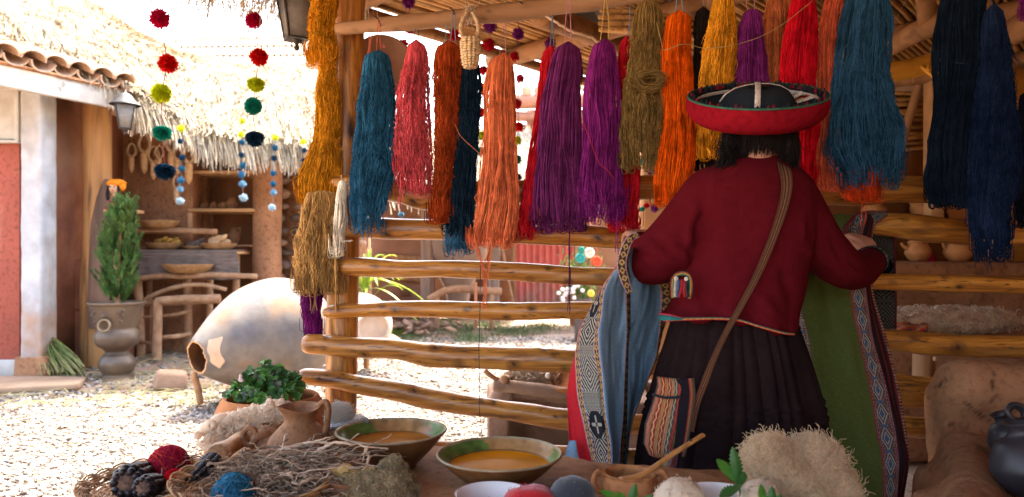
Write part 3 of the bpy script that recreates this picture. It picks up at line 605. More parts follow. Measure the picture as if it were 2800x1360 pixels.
# straw fringe at the eave
n = 2200; u_ = rng.uniform(-1.6, -.12, n); v0 = rng.uniform(-.12, .25, n); t = np.linspace(0, 1, 5)
base = np.array([roofp(a, b, .03) for a, b in zip(u_, v0)]); L_ = rng.uniform(.08, .26, n)
d = np.stack([-nn2[0] * .5 + rng.normal(0, .35, n), -nn2[1] * .5 + rng.normal(0, .35, n), -rng.uniform(.25, 1, n)], -1)
Pp = base[:, None] + d[:, None] * t[None, :, None] * L_[:, None, None] + np.array([0, 0, -.3]) * (t ** 2)[None, :, None] * L_[:, None, None]
m = MB(); m.tubes(Pp, rng.uniform(.001, .002, n), 3); m.build('eave_straw', MW['thatch'], sh, kind='stuff')
# loose straw poking out between the canes inside
n = 900; t = np.linspace(0, 1, 4); u_ = rng.uniform(-1, 4.5, n); v0 = rng.uniform(.3, 6.3, n); base = np.array([roofp(a, b, 0.0) for a, b in zip(u_, v0)])
d = rng.normal(0, .5, (n, 3)); d[:, 2] = -np.abs(d[:, 2]) * .6; L_ = rng.uniform(.05, .2, n); Pp = base[:, None] + d[:, None] * t[None, :, None] * L_[:, None, None]
m = MB(); m.tubes(Pp, .0013, 3, tint=rng.random(n)); m.build('loose_straw', MW['thatch'], sh, kind='stuff')

# ================================================================== fence
wood_v = []
def vmat(name, k):
    m = bpy.data.materials.new(name); m.use_nodes = True; nt = m.node_tree; N = nt.nodes; L = nt.links; b = N['Principled BSDF']
    tc = N.new('ShaderNodeTexCoord'); mp = N.new('ShaderNodeMapping'); mp.inputs['Scale'].default_value = (.09, 1, 1) if k == 'x' else (1, 1, .09); L.new(tc.outputs['Object'], mp.inputs[0])
    def nz(sc, det, dist, st=None):
        n_ = N.new('ShaderNodeTexNoise'); n_.inputs['Scale'].default_value = sc; n_.inputs['Detail'].default_value = det; n_.inputs['Distortion'].default_value = dist
        L.new(mp.outputs[0], n_.inputs['Vector']); return n_.outputs[0]
    cr = N.new('ShaderNodeValToRGB'); e = cr.color_ramp; e.elements[0].position = .30; e.elements[0].color = (.15, .055, .014, 1); e.elements[1].position = .72; e.elements[1].color = (.62, .29, .055, 1)
    x = e.elements.new(.5); x.color = (.38, .145, .020, 1)
    L.new(nz(46, 10, 1.1), cr.inputs[0])
    def mx(a, bb, fac):
        q_ = N.new('ShaderNodeMix'); q_.data_type = 'RGBA'
        L.new(fac, q_.inputs[0])
        for s_, v_2 in ((q_.inputs[6], a), (q_.inputs[7], bb)):
            if hasattr(v_2, 'is_output'): L.new(v_2, s_)
            else: s_.default_value = v_2 + (1,)
        return q_.outputs[2]
    def rg(src, lo, hi):
        r_2 = N.new('ShaderNodeMapRange'); r_2.inputs[1].default_value = lo; r_2.inputs[2].default_value = hi; L.new(src, r_2.inputs[0]); return r_2.outputs[0]
    c = mx(cr.outputs[0], (.16, .06, .018), rg(nz(7, 4, .8), .60, .82))
    c = mx(c, (.04, .014, .006), rg(nz(95, 5, 1.5), .60, .68)); c = mx(c, (.52, .27, .09), rg(nz(11, 6, 1.2), .60, .74))
    ka = N.new('ShaderNodeAttribute'); ka.attribute_name = 'tint'; c = mx(c, (.035, .014, .008), rg(ka.outputs['Fac'], .55, .9))
    L.new(c, b.inputs['Base Color']); b.inputs['Roughness'].default_value = .45; b.inputs['Specular IOR Level'].default_value = .5
    b.inputs['Coat Weight'].default_value = .35; b.inputs['Coat Roughness'].default_value = .22
    bp = N.new('ShaderNodeBump'); bp.inputs['Strength'].default_value = .45; bp.inputs['Distance'].default_value = .003; L.new(nz(60, 9, .4), bp.inputs['Height']); L.new(bp.outputs[0], b.inputs['Normal'])
    return m
MW['rail'] = vmat('varnished_log', 'x')
fence = thing('rail_fence', (X(930, 2.72), 2.72, 0), 'varnished log rail fence across the front of the yard', 'fence')
def rail(prof, Y, knots=(), seed=0, name='rail', sides=26, parent=fence, matl=None, Y2=None, flat=1.0):
    """prof: (px, y_top, y_bottom) along the log"""
    pr = np.array(prof, float); n = 150; xs = np.linspace(pr[0, 0], pr[-1, 0], n)
    sp = smooth_path(np.stack([pr[:, 0], pr[:, 1], pr[:, 2]], -1), 400); yt = np.interp(xs, sp[:, 0], sp[:, 1]); yb = np.interp(xs, sp[:, 0], sp[:, 2])
    Ys = np.linspace(Y, Y2 or Y, n)
    c = np.stack([(xs - 1400) / FPX * Ys, Ys, CAM_H - ((yt + yb) / 2 - 700) / FPX * Ys], -1); r = (yb - yt) / 2 / FPX * Ys
    r[0] *= .75; r[1] *= .93; r[-1] *= .75; r[-2] *= .93
    a = np.arange(sides) / sides * 2 * np.pi - np.pi / 2
    V = c[:, None] + r[:, None, None] * np.stack([0 * a, np.cos(a) * flat, np.sin(a)], -1)[None]
    d = fbm(V.reshape(-1, 3) * [.35, 1, 1], 16, seed, 3).reshape(n, sides) - .5
    V = V + (V - c[:, None]) * d[..., None] * .22
    tn = np.full((n, sides), .5)
    kr_ = random.Random(seed); extra = [(x_, np.interp(x_, xs, yt) + (np.interp(x_, xs, yb) - np.interp(x_, xs, yt)) * kr_.uniform(.15, .9), kr_.choice((2.5, 3.5, 6, 8.5))) for x_ in np.arange(xs[0] + 40, xs[-1], 190) + np.array([kr_.uniform(-90, 90) for _ in np.arange(xs[0] + 40, xs[-1], 190)])]
    for (kx, ky, s) in list(knots) + extra:
        K = at(kx, ky, np.interp(kx, xs, Ys) - .04); D = V - K; s_ = s / FPX * Y
        q = (D[..., 0] / (s_ * 1.6)) ** 2 + (D[..., 2] / s_) ** 2; fr = (V[..., 1] < c[:, None, 1] + .005)
        tn = np.maximum(tn, np.where(fr, .5 + .6 * np.exp(-q * 1.6) * (.75 + .25 * np.cos(np.sqrt(q) * 7)), .5))
        bump_ = np.where(fr, np.exp(-q * .5) * .5 - np.exp(-q * 3) * .7, 0) * s_ * .45; V = V + unit(V - c[:, None]) * bump_[..., None]
    # a drying crack wandering along the face
    if False:
        ang = -2.6 + .5 * np.sin(xs * .004 + seed) ; cr_ = np.abs(((a[None] - ang[:, None] * 1 + np.pi) % (2 * np.pi)) - np.pi)
        ok = (vnoise(np.stack([xs, xs * 0, xs * 0], -1), .01, seed) > .45)[:, None]; tn = np.where((cr_ < .10) & ok, 1.0, tn)
    m = MB(); m.grid(V, cv=True, tint=tn.ravel())
    for e in (0, -1):
        ce = c[e] + [(-.006 if e == 0 else .006), 0, 0]; m.add(np.vstack([V[e], ce]), [[i, (i + 1) % sides, sides] for i in range(sides)], .62)
    return m.build(name, matl or MW['rail'], parent)
YR = 2.64
rail([(905, 478, 520), (980, 480, 546), (1080, 488, 553), (1170, 500, 575), (1300, 494, 562), (1430, 492, 556), (1640, 484, 552), (1800, 480, 548), (2200, 478, 560), (2350, 500, 565), (2430, 484, 555), (2524, 482, 556), (2680, 500, 560), (2900, 505, 570)], YR, [(1130, 552, 14), (1420, 520, 10), (1620, 500, 9), (1600, 545, 10)], 1)
rail([(930, 590, 645), (990, 592, 651), (1100, 598, 656), (1240, 601, 659), (1330, 606, 664), (1440, 618, 668), (1560, 612, 674), (1680, 622, 682), (1850, 628, 690), (2200, 600, 660), (2330, 592, 640), (2430, 584, 648), (2520, 588, 662), (2640, 604, 672), (2760, 610, 674), (2900, 610, 678)], YR, [(1055, 642, 13), (1635, 653, 11), (1180, 630, 5), (1500, 640, 5), (2475, 602, 9)], 2)
rail([(926, 704, 752), (1000, 703, 757), (1090, 712, 761), (1200, 712, 759), (1320, 714, 764), (1440, 720, 770), (1560, 730, 779), (1680, 735, 784), (1850, 742, 790), (2200, 745, 790), (2360, 748, 793), (2560, 750, 799), (2700, 753, 802), (2900, 755, 806)], YR, [(1025, 727, 9), (1250, 738, 6), (1450, 765, 10), (1500, 735, 8), (1640, 755, 8), (2590, 760, 8)], 3)
rail([(886, 842, 868), (920, 832, 872), (1000, 829, 868), (1080, 823, 867), (1170, 822, 869), (1260, 824, 872), (1330, 826, 877), (1440, 828, 876), (1540, 826, 872), (1640, 825, 875), (1900, 832, 880)], YR, [(1080, 848, 10), (1275, 848, 8), (1375, 832, 9), (1455, 844, 10), (1385, 868, 9), (1540, 872, 8)], 4)
rail([(829, 915, 966), (860, 913, 969), (984, 922, 979), (1080, 928, 985), (1168, 939, 1003), (1260, 944, 1006), (1351, 946, 1010), (1460, 950, 1015), (1565, 957, 1021), (1850, 962, 1026)], YR - .01, [(886, 953, 7), (995, 971, 11), (1188, 953, 12), (1255, 994, 12), (1405, 998, 14), (1488, 957, 10), (1545, 1008, 10)], 5)
rail([(817, 1010, 1050), (850, 1008, 1054), (910, 1014, 1062), (984, 1028, 1080), (1080, 1040, 1096), (1168, 1058, 1120), (1260, 1076, 1134), (1351, 1091, 1143), (1450, 1105, 1160), (1550, 1119, 1176), (1850, 1140, 1196)], YR - .01, [(870, 1036, 6), (1130, 1070, 11), (1318, 1099, 7), (1370, 1143, 7), (1518, 1140, 5)], 7)
rail([(2180, 900, 950), (2330, 895, 950), (2430, 900, 958), (2520, 907, 972), (2620, 916, 976), (2700, 918, 978), (2900, 920, 980)], YR, [(2620, 950, 16), (2500, 925, 9)], 9)
rail([(2180, 1005, 1080), (2452, 1020, 1112), (2530, 1030, 1116), (2900, 1050, 1120)], YR, [], 11)
rail([(2180, 1130, 1190), (2480, 1140, 1196), (2540, 1142, 1200), (2900, 1150, 1205)], YR, [(2505, 1162, 8)], 12)
rail([(1150, 1200, 1262), (1190, 1203, 1268), (1400, 1212, 1282), (1560, 1222, 1292), (1850, 1232, 1300)], 2.30, [], 13, 'ground_rail')
m = MB(); m.tube([at(2555, 982, 2.75), at(2850, 992, 2.75)], .010, 8, n=12); m.build('thin_stick_rail', MW['stick'], fence)
MW['railz'] = vmat('varnished_post', 'z')
def post(pts, name='post'):
    m = MB(); P_ = smooth_path([p[:3] for p in pts], 80); rr = np.interp(np.linspace(0, 1, 80), np.linspace(0, 1, len(pts)), [p[3] for p in pts])
    sd2 = 28; a = np.arange(sd2) / sd2 * 2 * np.pi; V = P_[:, None] + rr[:, None, None] * np.stack([np.cos(a), np.sin(a), 0 * a], -1)[None]
    d = fbm(V.reshape(-1, 3) * [1, 1, .3], 15, 9, 3).reshape(80, sd2) - .5; V = V + (V - P_[:, None]) * d[..., None] * .16
    tn = np.full((80, sd2), .5)
    K = at(957, 350, 2.66); D = V - K; q = (D[..., 0] / .016) ** 2 + (D[..., 2] / .04) ** 2; tn = np.maximum(tn, .5 + .6 * np.exp(-q) * (V[..., 1] < 2.72))
    m.grid(V, cv=True, tint=tn.ravel()); return m.build(name, MW['railz'], fence)
pa = at(957, 0, 2.72); pb = at(930, 1140, 2.72)
dirp = (pb - pa) / (pa[2] - pb[2]); post([tuple(pa - dirp * (2.32 - pa[2])) + (.056,), tuple(pa) + (.056,), tuple((pa + pb) / 2) + (.057,), tuple(pb) + (.059,), tuple(pb + dirp * (pb[2] + .05)) + (.06,)])
post([(1.03, 2.73, -.05, .05), (1.03, 2.73, 1.4, .045), (1.03, 2.73, 2.40, .045)])
post([(3.4, 2.73, -.05, .06), (3.4, 2.73, 1.4, .055), (3.4, 2.73, 2.55, .055)])
# hanging beam
hb = rail([(918, 62, 97), (1000, 55, 90), (1100, 42, 86), (1180, 36, 78), (1300, 20, 66), (1400, 6, 60), (1500, -4, 44), (1620, -22, 28), (1750, -40, 6), (2100, -90, -40), (2700, -170, -115), (3000, -210, -150)], 2.585, [(965, 77, 5), (1080, 76, 6), (1320, 47, 9), (1440, 15, 6), (1190, 31, 5)], 6, 'hanging_beam', 24, sh, mat('dry_beam', (.44, .25, .13), (.27, .145, .07), 12, .65, .35, 40, .003, (.12, 1, 1), tint=-.6, streak=((.15, .08, .04), 10, (.08, 1, 1), .55, .7)), Y2=2.36)
for (nx_, ny_) in ((1034, 52), (1240, 30), (1430, 12)):
    m = MB(); p0 = at(nx_, ny_, 2.50); m.tube([p0 + [0, .06, -.012], p0, p0 + [-.012, -.012, .006]], .0022, 6); m.build('nail', MW['iron'], hb)
# ================================================================== yarn skeins
def skein(label, colr, Y, outl, n=190, curl=.004, top=None, loops=.5, tails=(), r=.0013, strings=None, strc=(.6, .3, .3), fuzz=0, depth=.42, botj=.03, name='yarn_skein', split=0, seed=0, fan=0):
    """outl: (y, x_left, x_right) down the skein; strings: [(x_nail, y_nail, x_skein, y_skein)]"""
    g = np.random.default_rng(seed + int(outl[0][0] * 7 + outl[0][1]))
    o = np.array(outl, float); K = 30
    t = np.linspace(0, 1, K); ys = o[0, 0] + (o[-1, 0] - o[0, 0]) * t
    sp = smooth_path(o, 200); xl = np.interp(ys, sp[:, 0], sp[:, 1]); xr = np.interp(ys, sp[:, 0], sp[:, 2])
    cx = (xl + xr) / 2; hw = (xr - xl) / 2
    # rounded head
    hw = hw * np.clip(np.sqrt(np.clip(t / .035, 0, 1)) * .9 + .1, 0, 1)
    hwm = hw / FPX * Y; wm = np.median(hwm)
    dp = np.minimum(hwm * .7, wm * depth + .006)
    base = np.stack([(cx - 1400) / FPX * Y, np.full(K, Y), CAM_H - (ys - 700) / FPX * Y], -1)
    root = thing(name, tuple(base[0]), label, 'yarn skein', None)
    mt = yarn_mat('yarn_%s_%d' % (name, len(bpy.data.materials)), colr)
    L0 = (o[-1, 0] - o[0, 0]) / FPX * Y
    def strands(nn, rad_lo, curl_, t0=0., botj_=botj, K2=K, amp=1.0):
        th = np.where(g.random(nn) < .72, g.uniform(np.pi, 2 * np.pi, nn), g.uniform(0, np.pi, nn))
        rho = rad_lo + (1 - rad_lo) * np.sqrt(g.random(nn))
        tt = np.linspace(t0, 1, K2)[None] * (1 + (g.random((nn, 1)) - .62) * botj_ / L0 * 1.6) 
        th_ = th[:, None] + g.normal(0, .22, (nn, 1)) * (tt - .5) + fan * 0
        bx = np.interp(tt, t, base[:, 0]); bz = base[0, 2] - tt * L0; bw = np.interp(tt, t, hwm) ; bd = np.interp(tt, t, dp)
        lat = np.cos(th_) * rho[:, None]
        if split: lat = np.sign(lat) * (np.abs(lat) * (1 - split) + split * np.clip(tt * 6, 0, 1)) * 1.0
        Xs = bx + lat * bw; Ysn = Y + np.sin(th_) * rho[:, None] * bd
        # slow wander shared by neighbouring strands plus own wiggle
        kx = np.stack([th_ * 3.5 + seed, tt * 5, rho[:, None] + 0 * tt], -1)
        w1 = vnoise(kx.reshape(-1, 3), 1, seed).reshape(nn, K2) - .5
        wig = np.cumsum(g.normal(0, 1, (nn, K2)), 1); wig -= wig.mean(1, keepdims=True); wig = wig / np.sqrt(K2)
        ramp_ = np.clip(tt * 5, 0, 1)
        Xs += .10 * wm * np.sin(tt * 5.3 + seed * 2.1) * ramp_ * (0 if tails is None else 1)
        Xs += (w1 * .45 * wm + wig * curl_ + g.normal(0, curl_ * .35, (nn, K2))) * ramp_
        Ysn += (vnoise(kx.reshape(-1, 3), 1.3, seed + 9).reshape(nn, K2) - .5) * .012 * ramp_ + g.normal(0, curl_ * .3, (nn, K2))
        return np.stack([Xs, Ysn, bz], -1)
    m = MB()
    # solid heart of the bundle, tinted dark as shade between strands
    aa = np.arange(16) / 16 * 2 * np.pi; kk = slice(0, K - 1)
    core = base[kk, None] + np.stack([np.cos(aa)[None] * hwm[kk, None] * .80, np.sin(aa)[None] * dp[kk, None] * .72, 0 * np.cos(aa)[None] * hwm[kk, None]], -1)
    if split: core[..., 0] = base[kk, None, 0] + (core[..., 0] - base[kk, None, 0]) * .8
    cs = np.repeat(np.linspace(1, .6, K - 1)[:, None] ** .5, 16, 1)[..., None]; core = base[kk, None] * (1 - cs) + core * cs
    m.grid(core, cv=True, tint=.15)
    P = strands(n, .82, curl); 
    # ends curl back up into loops
    nl = int(n * loops); k = 5; e = P[:nl, -1]; a = np.linspace(0, np.pi, k)[None]; lr = g.uniform(.004, .012, (nl, 1)) * g.choice([-1, 1], (nl, 1))
    hook = np.stack([e[:, :1] + lr * (1 - np.cos(a)), e[:, 1:2] - .002 + 0 * a, e[:, 2:] - np.abs(lr) * np.sin(a)], -1)
    up_ = hook[:, -1:] + np.linspace(.2, 1, 3)[None, :, None] * np.array([[[0, 0, 1]]]) * g.uniform(.02, .05, (nl, 1, 1))
    m.tubes(P[nl:], r * 1.15 * g.uniform(.7, 1.3, n - nl), 3, g.random(n - nl))
    m.tubes(np.concatenate([P[:nl], hook[:, 1:], up_], 1), r * g.uniform(.75, 1.25, nl), 3, g.random(nl))
    if fuzz:
        nf = fuzz; src = strands(nf, .96, curl * 1.5); i = g.integers(3, K - 6, nf); k = 6
        idx = i[:, None] + np.arange(k)[None]; seg = src[np.arange(nf)[:, None], idx]
        seg = seg.copy(); seg[..., 1] -= g.uniform(0, .008, (nf, 1)); mid = seg.mean(1, keepdims=True); seg = mid + (seg - mid) * np.array([1, 1, .5]) + g.normal(0, .0045, seg.shape) * np.array([1.2, .6, 1])
        m.tubes(seg, r * .7, 3, g.random(nf))
    for (tx0, ty0, tx1, ty1, nt_) in tails:
        p0 = at(tx0, ty0, Y - .03); p1 = at(tx1, ty1, Y - .03); q = np.linspace(0, 1, 14)[None, :, None]
        T_ = p0 + (p1 - p0) * q + np.cumsum(g.normal(0, .0016, (nt_, 14, 3)), 1); m.tubes(T_, r, 4, g.random(nt_))
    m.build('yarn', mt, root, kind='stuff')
    if strings:
        m = MB()
        for (x0, y0, x1, y1) in strings:
            a0 = at(x0, y0, Y - .055); b0 = at(x1, y1, Y - .012); q = smooth_path([a0, (a0 + b0) / 2 + g.normal(0, .002, 3), b0], 8); m.tube(q, .0016, 5)
        m.build('hanging_string', mat('string_%d' % len(bpy.data.materials), strc, scale=60, rough=.9), root)
    return root
gold = (.50, .25, .018); tan = (.36, .20, .085)
YP = 2.60
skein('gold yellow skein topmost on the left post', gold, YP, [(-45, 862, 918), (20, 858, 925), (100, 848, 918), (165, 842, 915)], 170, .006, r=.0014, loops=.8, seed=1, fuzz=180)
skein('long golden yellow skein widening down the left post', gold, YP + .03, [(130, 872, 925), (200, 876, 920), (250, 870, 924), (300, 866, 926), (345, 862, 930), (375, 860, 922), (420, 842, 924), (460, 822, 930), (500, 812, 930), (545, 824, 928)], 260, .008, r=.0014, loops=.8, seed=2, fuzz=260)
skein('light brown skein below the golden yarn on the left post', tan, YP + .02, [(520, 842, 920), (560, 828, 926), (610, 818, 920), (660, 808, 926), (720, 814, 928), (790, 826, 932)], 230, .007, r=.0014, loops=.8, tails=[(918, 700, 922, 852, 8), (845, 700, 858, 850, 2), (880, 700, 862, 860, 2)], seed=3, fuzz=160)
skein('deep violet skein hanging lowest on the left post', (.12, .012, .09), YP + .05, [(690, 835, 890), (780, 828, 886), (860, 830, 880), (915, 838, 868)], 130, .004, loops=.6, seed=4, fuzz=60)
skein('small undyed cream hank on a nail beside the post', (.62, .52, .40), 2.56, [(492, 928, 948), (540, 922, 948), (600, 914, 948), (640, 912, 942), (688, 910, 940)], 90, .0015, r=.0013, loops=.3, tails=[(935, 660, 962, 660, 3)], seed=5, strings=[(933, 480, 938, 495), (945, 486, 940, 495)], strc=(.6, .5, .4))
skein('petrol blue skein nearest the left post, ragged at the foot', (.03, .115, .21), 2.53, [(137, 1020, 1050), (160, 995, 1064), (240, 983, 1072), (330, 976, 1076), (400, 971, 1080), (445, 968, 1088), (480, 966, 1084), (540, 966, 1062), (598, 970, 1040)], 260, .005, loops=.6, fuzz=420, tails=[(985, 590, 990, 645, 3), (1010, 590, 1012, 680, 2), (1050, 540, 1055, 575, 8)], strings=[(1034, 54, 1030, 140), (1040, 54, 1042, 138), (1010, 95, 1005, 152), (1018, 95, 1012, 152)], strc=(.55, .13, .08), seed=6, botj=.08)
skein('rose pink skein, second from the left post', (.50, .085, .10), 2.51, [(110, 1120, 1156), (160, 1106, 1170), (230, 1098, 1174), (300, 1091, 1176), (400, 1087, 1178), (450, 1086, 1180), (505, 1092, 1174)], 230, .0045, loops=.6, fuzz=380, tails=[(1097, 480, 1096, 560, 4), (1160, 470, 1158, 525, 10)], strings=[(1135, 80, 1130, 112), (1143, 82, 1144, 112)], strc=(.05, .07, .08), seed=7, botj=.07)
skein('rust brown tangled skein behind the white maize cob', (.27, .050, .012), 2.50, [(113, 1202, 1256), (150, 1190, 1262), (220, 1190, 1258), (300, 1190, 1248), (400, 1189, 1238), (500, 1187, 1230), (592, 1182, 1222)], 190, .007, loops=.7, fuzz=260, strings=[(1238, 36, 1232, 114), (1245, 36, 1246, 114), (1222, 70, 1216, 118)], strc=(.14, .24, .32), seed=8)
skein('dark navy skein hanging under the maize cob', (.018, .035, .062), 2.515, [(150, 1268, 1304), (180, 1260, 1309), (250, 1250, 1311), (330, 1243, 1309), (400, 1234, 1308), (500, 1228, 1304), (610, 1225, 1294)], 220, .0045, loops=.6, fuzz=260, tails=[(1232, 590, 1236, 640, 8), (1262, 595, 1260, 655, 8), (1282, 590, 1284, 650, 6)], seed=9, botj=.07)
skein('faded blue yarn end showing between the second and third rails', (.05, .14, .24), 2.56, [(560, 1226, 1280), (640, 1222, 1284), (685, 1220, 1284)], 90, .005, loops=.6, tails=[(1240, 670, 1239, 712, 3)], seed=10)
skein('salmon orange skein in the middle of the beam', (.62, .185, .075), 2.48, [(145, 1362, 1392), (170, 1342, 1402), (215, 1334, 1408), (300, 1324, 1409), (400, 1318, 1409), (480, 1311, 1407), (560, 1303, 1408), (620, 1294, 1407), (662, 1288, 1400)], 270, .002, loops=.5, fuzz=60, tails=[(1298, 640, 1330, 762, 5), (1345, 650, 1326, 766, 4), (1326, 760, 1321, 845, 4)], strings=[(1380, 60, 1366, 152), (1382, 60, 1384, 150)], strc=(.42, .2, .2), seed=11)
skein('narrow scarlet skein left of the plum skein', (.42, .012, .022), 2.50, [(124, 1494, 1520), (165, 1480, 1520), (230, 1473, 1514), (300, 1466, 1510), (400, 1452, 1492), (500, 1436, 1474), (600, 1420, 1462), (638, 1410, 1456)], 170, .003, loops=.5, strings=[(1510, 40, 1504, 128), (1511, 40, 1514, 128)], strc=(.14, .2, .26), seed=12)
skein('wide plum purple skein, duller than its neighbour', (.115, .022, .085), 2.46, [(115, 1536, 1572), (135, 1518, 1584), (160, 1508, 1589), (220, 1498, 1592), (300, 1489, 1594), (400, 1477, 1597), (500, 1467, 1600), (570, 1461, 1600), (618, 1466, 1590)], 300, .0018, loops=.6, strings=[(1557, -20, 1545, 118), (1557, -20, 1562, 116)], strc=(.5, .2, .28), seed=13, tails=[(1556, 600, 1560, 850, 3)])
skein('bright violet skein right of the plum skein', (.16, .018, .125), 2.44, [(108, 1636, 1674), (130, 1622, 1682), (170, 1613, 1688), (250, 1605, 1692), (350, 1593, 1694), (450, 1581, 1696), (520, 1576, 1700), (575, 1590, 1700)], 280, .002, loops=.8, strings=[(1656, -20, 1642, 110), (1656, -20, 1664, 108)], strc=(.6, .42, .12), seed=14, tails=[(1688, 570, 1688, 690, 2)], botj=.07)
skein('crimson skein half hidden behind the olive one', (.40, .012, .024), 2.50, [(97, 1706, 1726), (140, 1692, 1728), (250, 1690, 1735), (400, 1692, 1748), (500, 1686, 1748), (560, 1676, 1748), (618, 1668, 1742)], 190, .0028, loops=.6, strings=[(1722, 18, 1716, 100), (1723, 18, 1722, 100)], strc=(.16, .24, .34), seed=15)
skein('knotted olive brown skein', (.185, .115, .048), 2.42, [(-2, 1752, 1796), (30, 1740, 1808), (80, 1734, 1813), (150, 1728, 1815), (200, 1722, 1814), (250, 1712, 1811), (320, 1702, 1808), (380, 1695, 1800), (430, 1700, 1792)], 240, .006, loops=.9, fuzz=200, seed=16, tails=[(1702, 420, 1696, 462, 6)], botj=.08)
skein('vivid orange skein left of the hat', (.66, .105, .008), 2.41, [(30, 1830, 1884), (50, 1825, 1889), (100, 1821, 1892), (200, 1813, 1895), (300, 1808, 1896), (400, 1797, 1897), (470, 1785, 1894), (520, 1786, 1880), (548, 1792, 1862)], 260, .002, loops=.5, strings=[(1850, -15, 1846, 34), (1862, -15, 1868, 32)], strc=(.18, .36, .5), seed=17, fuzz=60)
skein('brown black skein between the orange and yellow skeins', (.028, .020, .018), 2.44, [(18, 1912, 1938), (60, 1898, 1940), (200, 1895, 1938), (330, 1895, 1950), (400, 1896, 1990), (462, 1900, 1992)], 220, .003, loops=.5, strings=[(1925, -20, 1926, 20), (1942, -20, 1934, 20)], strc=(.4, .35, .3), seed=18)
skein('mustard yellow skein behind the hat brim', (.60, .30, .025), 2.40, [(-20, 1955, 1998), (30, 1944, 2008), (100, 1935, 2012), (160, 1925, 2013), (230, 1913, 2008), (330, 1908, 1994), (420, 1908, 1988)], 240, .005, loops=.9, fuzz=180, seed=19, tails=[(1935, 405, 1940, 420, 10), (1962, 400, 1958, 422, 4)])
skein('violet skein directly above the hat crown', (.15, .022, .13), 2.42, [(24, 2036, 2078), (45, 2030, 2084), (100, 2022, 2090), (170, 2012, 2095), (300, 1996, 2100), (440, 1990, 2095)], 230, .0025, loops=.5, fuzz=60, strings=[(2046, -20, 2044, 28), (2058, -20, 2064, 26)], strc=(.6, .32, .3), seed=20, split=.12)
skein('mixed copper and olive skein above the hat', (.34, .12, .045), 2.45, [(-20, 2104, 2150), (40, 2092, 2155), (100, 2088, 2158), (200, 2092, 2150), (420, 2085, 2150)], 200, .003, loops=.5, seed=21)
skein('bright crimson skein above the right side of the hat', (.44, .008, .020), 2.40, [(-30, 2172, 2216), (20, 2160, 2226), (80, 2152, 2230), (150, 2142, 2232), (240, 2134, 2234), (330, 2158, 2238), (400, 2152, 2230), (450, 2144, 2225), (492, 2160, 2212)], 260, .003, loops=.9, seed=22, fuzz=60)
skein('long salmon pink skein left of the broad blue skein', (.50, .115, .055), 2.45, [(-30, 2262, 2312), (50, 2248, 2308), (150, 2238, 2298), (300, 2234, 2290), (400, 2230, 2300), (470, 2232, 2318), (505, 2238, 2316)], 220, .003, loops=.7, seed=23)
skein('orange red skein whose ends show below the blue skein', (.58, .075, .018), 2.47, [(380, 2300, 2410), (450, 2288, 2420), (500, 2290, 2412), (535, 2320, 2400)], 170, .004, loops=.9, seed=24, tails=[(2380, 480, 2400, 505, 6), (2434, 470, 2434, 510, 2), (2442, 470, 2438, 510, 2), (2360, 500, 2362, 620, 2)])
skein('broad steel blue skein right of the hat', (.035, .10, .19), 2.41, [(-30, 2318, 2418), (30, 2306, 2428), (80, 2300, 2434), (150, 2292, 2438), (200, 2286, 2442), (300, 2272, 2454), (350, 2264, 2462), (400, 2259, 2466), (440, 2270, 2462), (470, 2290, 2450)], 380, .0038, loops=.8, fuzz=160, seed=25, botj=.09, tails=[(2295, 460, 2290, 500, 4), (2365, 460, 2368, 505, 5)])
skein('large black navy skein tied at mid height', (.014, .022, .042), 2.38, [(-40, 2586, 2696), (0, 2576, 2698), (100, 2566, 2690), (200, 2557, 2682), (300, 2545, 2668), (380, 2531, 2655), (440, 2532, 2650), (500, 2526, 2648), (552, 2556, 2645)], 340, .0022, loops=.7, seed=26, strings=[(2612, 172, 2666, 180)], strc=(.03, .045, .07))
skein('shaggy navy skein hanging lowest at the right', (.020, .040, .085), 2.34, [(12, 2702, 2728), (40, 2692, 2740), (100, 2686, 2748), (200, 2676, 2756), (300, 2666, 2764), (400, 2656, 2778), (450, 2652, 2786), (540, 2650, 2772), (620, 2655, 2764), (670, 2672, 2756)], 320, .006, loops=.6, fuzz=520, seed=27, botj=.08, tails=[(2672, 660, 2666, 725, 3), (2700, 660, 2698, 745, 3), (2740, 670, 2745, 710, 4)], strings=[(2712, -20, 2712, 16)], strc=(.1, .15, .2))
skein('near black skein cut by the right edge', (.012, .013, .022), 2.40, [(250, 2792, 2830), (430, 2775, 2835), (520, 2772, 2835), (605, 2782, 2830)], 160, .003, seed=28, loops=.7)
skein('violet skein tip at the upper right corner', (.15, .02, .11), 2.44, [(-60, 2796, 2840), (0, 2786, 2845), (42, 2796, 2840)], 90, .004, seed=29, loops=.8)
# loop knot on the olive skein; yarn ends strung across
def loose(label, pts, Y, c, r=.0012, wob=.0015, n=40):
    p = smooth_path([at(x, y, Y + dy) for x, y, dy in pts], n); p += np.cumsum(rng.normal(0, wob * .3, p.shape), 0) * .5
    m = MB(); m.tube(p, r, 5); m.build('loose_thread', mat('thread_%d' % len(bpy.data.materials), c, scale=60, rough=.9), cat='thread', label=label)
loose('tan thread strung across the vivid orange skein', [(1795, 60, 0), (1812, 125, 0), (1822, 136, -.03), (1872, 120, -.05), (1925, 132, -.02), (1955, 130, -.04), (2010, 122, -.04), (2080, 100, -.03), (2150, 60, -.03), (2225, 0, -.03)], 2.34, (.45, .32, .12))
loose('red thread trailing down the bright violet skein', [(1590, 320, 0), (1612, 380, 0), (1635, 440, 0), (1660, 465, 0), (1680, 490, 0)], 2.38, (.5, .03, .03), .0010)
loose('long twisted dark thread dangling to the lower rails', [(1302, 655, .05), (1313, 720, .03), (1312, 850, 0), (1309, 950, 0), (1311, 1060, 0), (1310, 1120, 0), (1318, 1195, 0)], 2.50, (.03, .035, .05), .0013, .0012, 90)
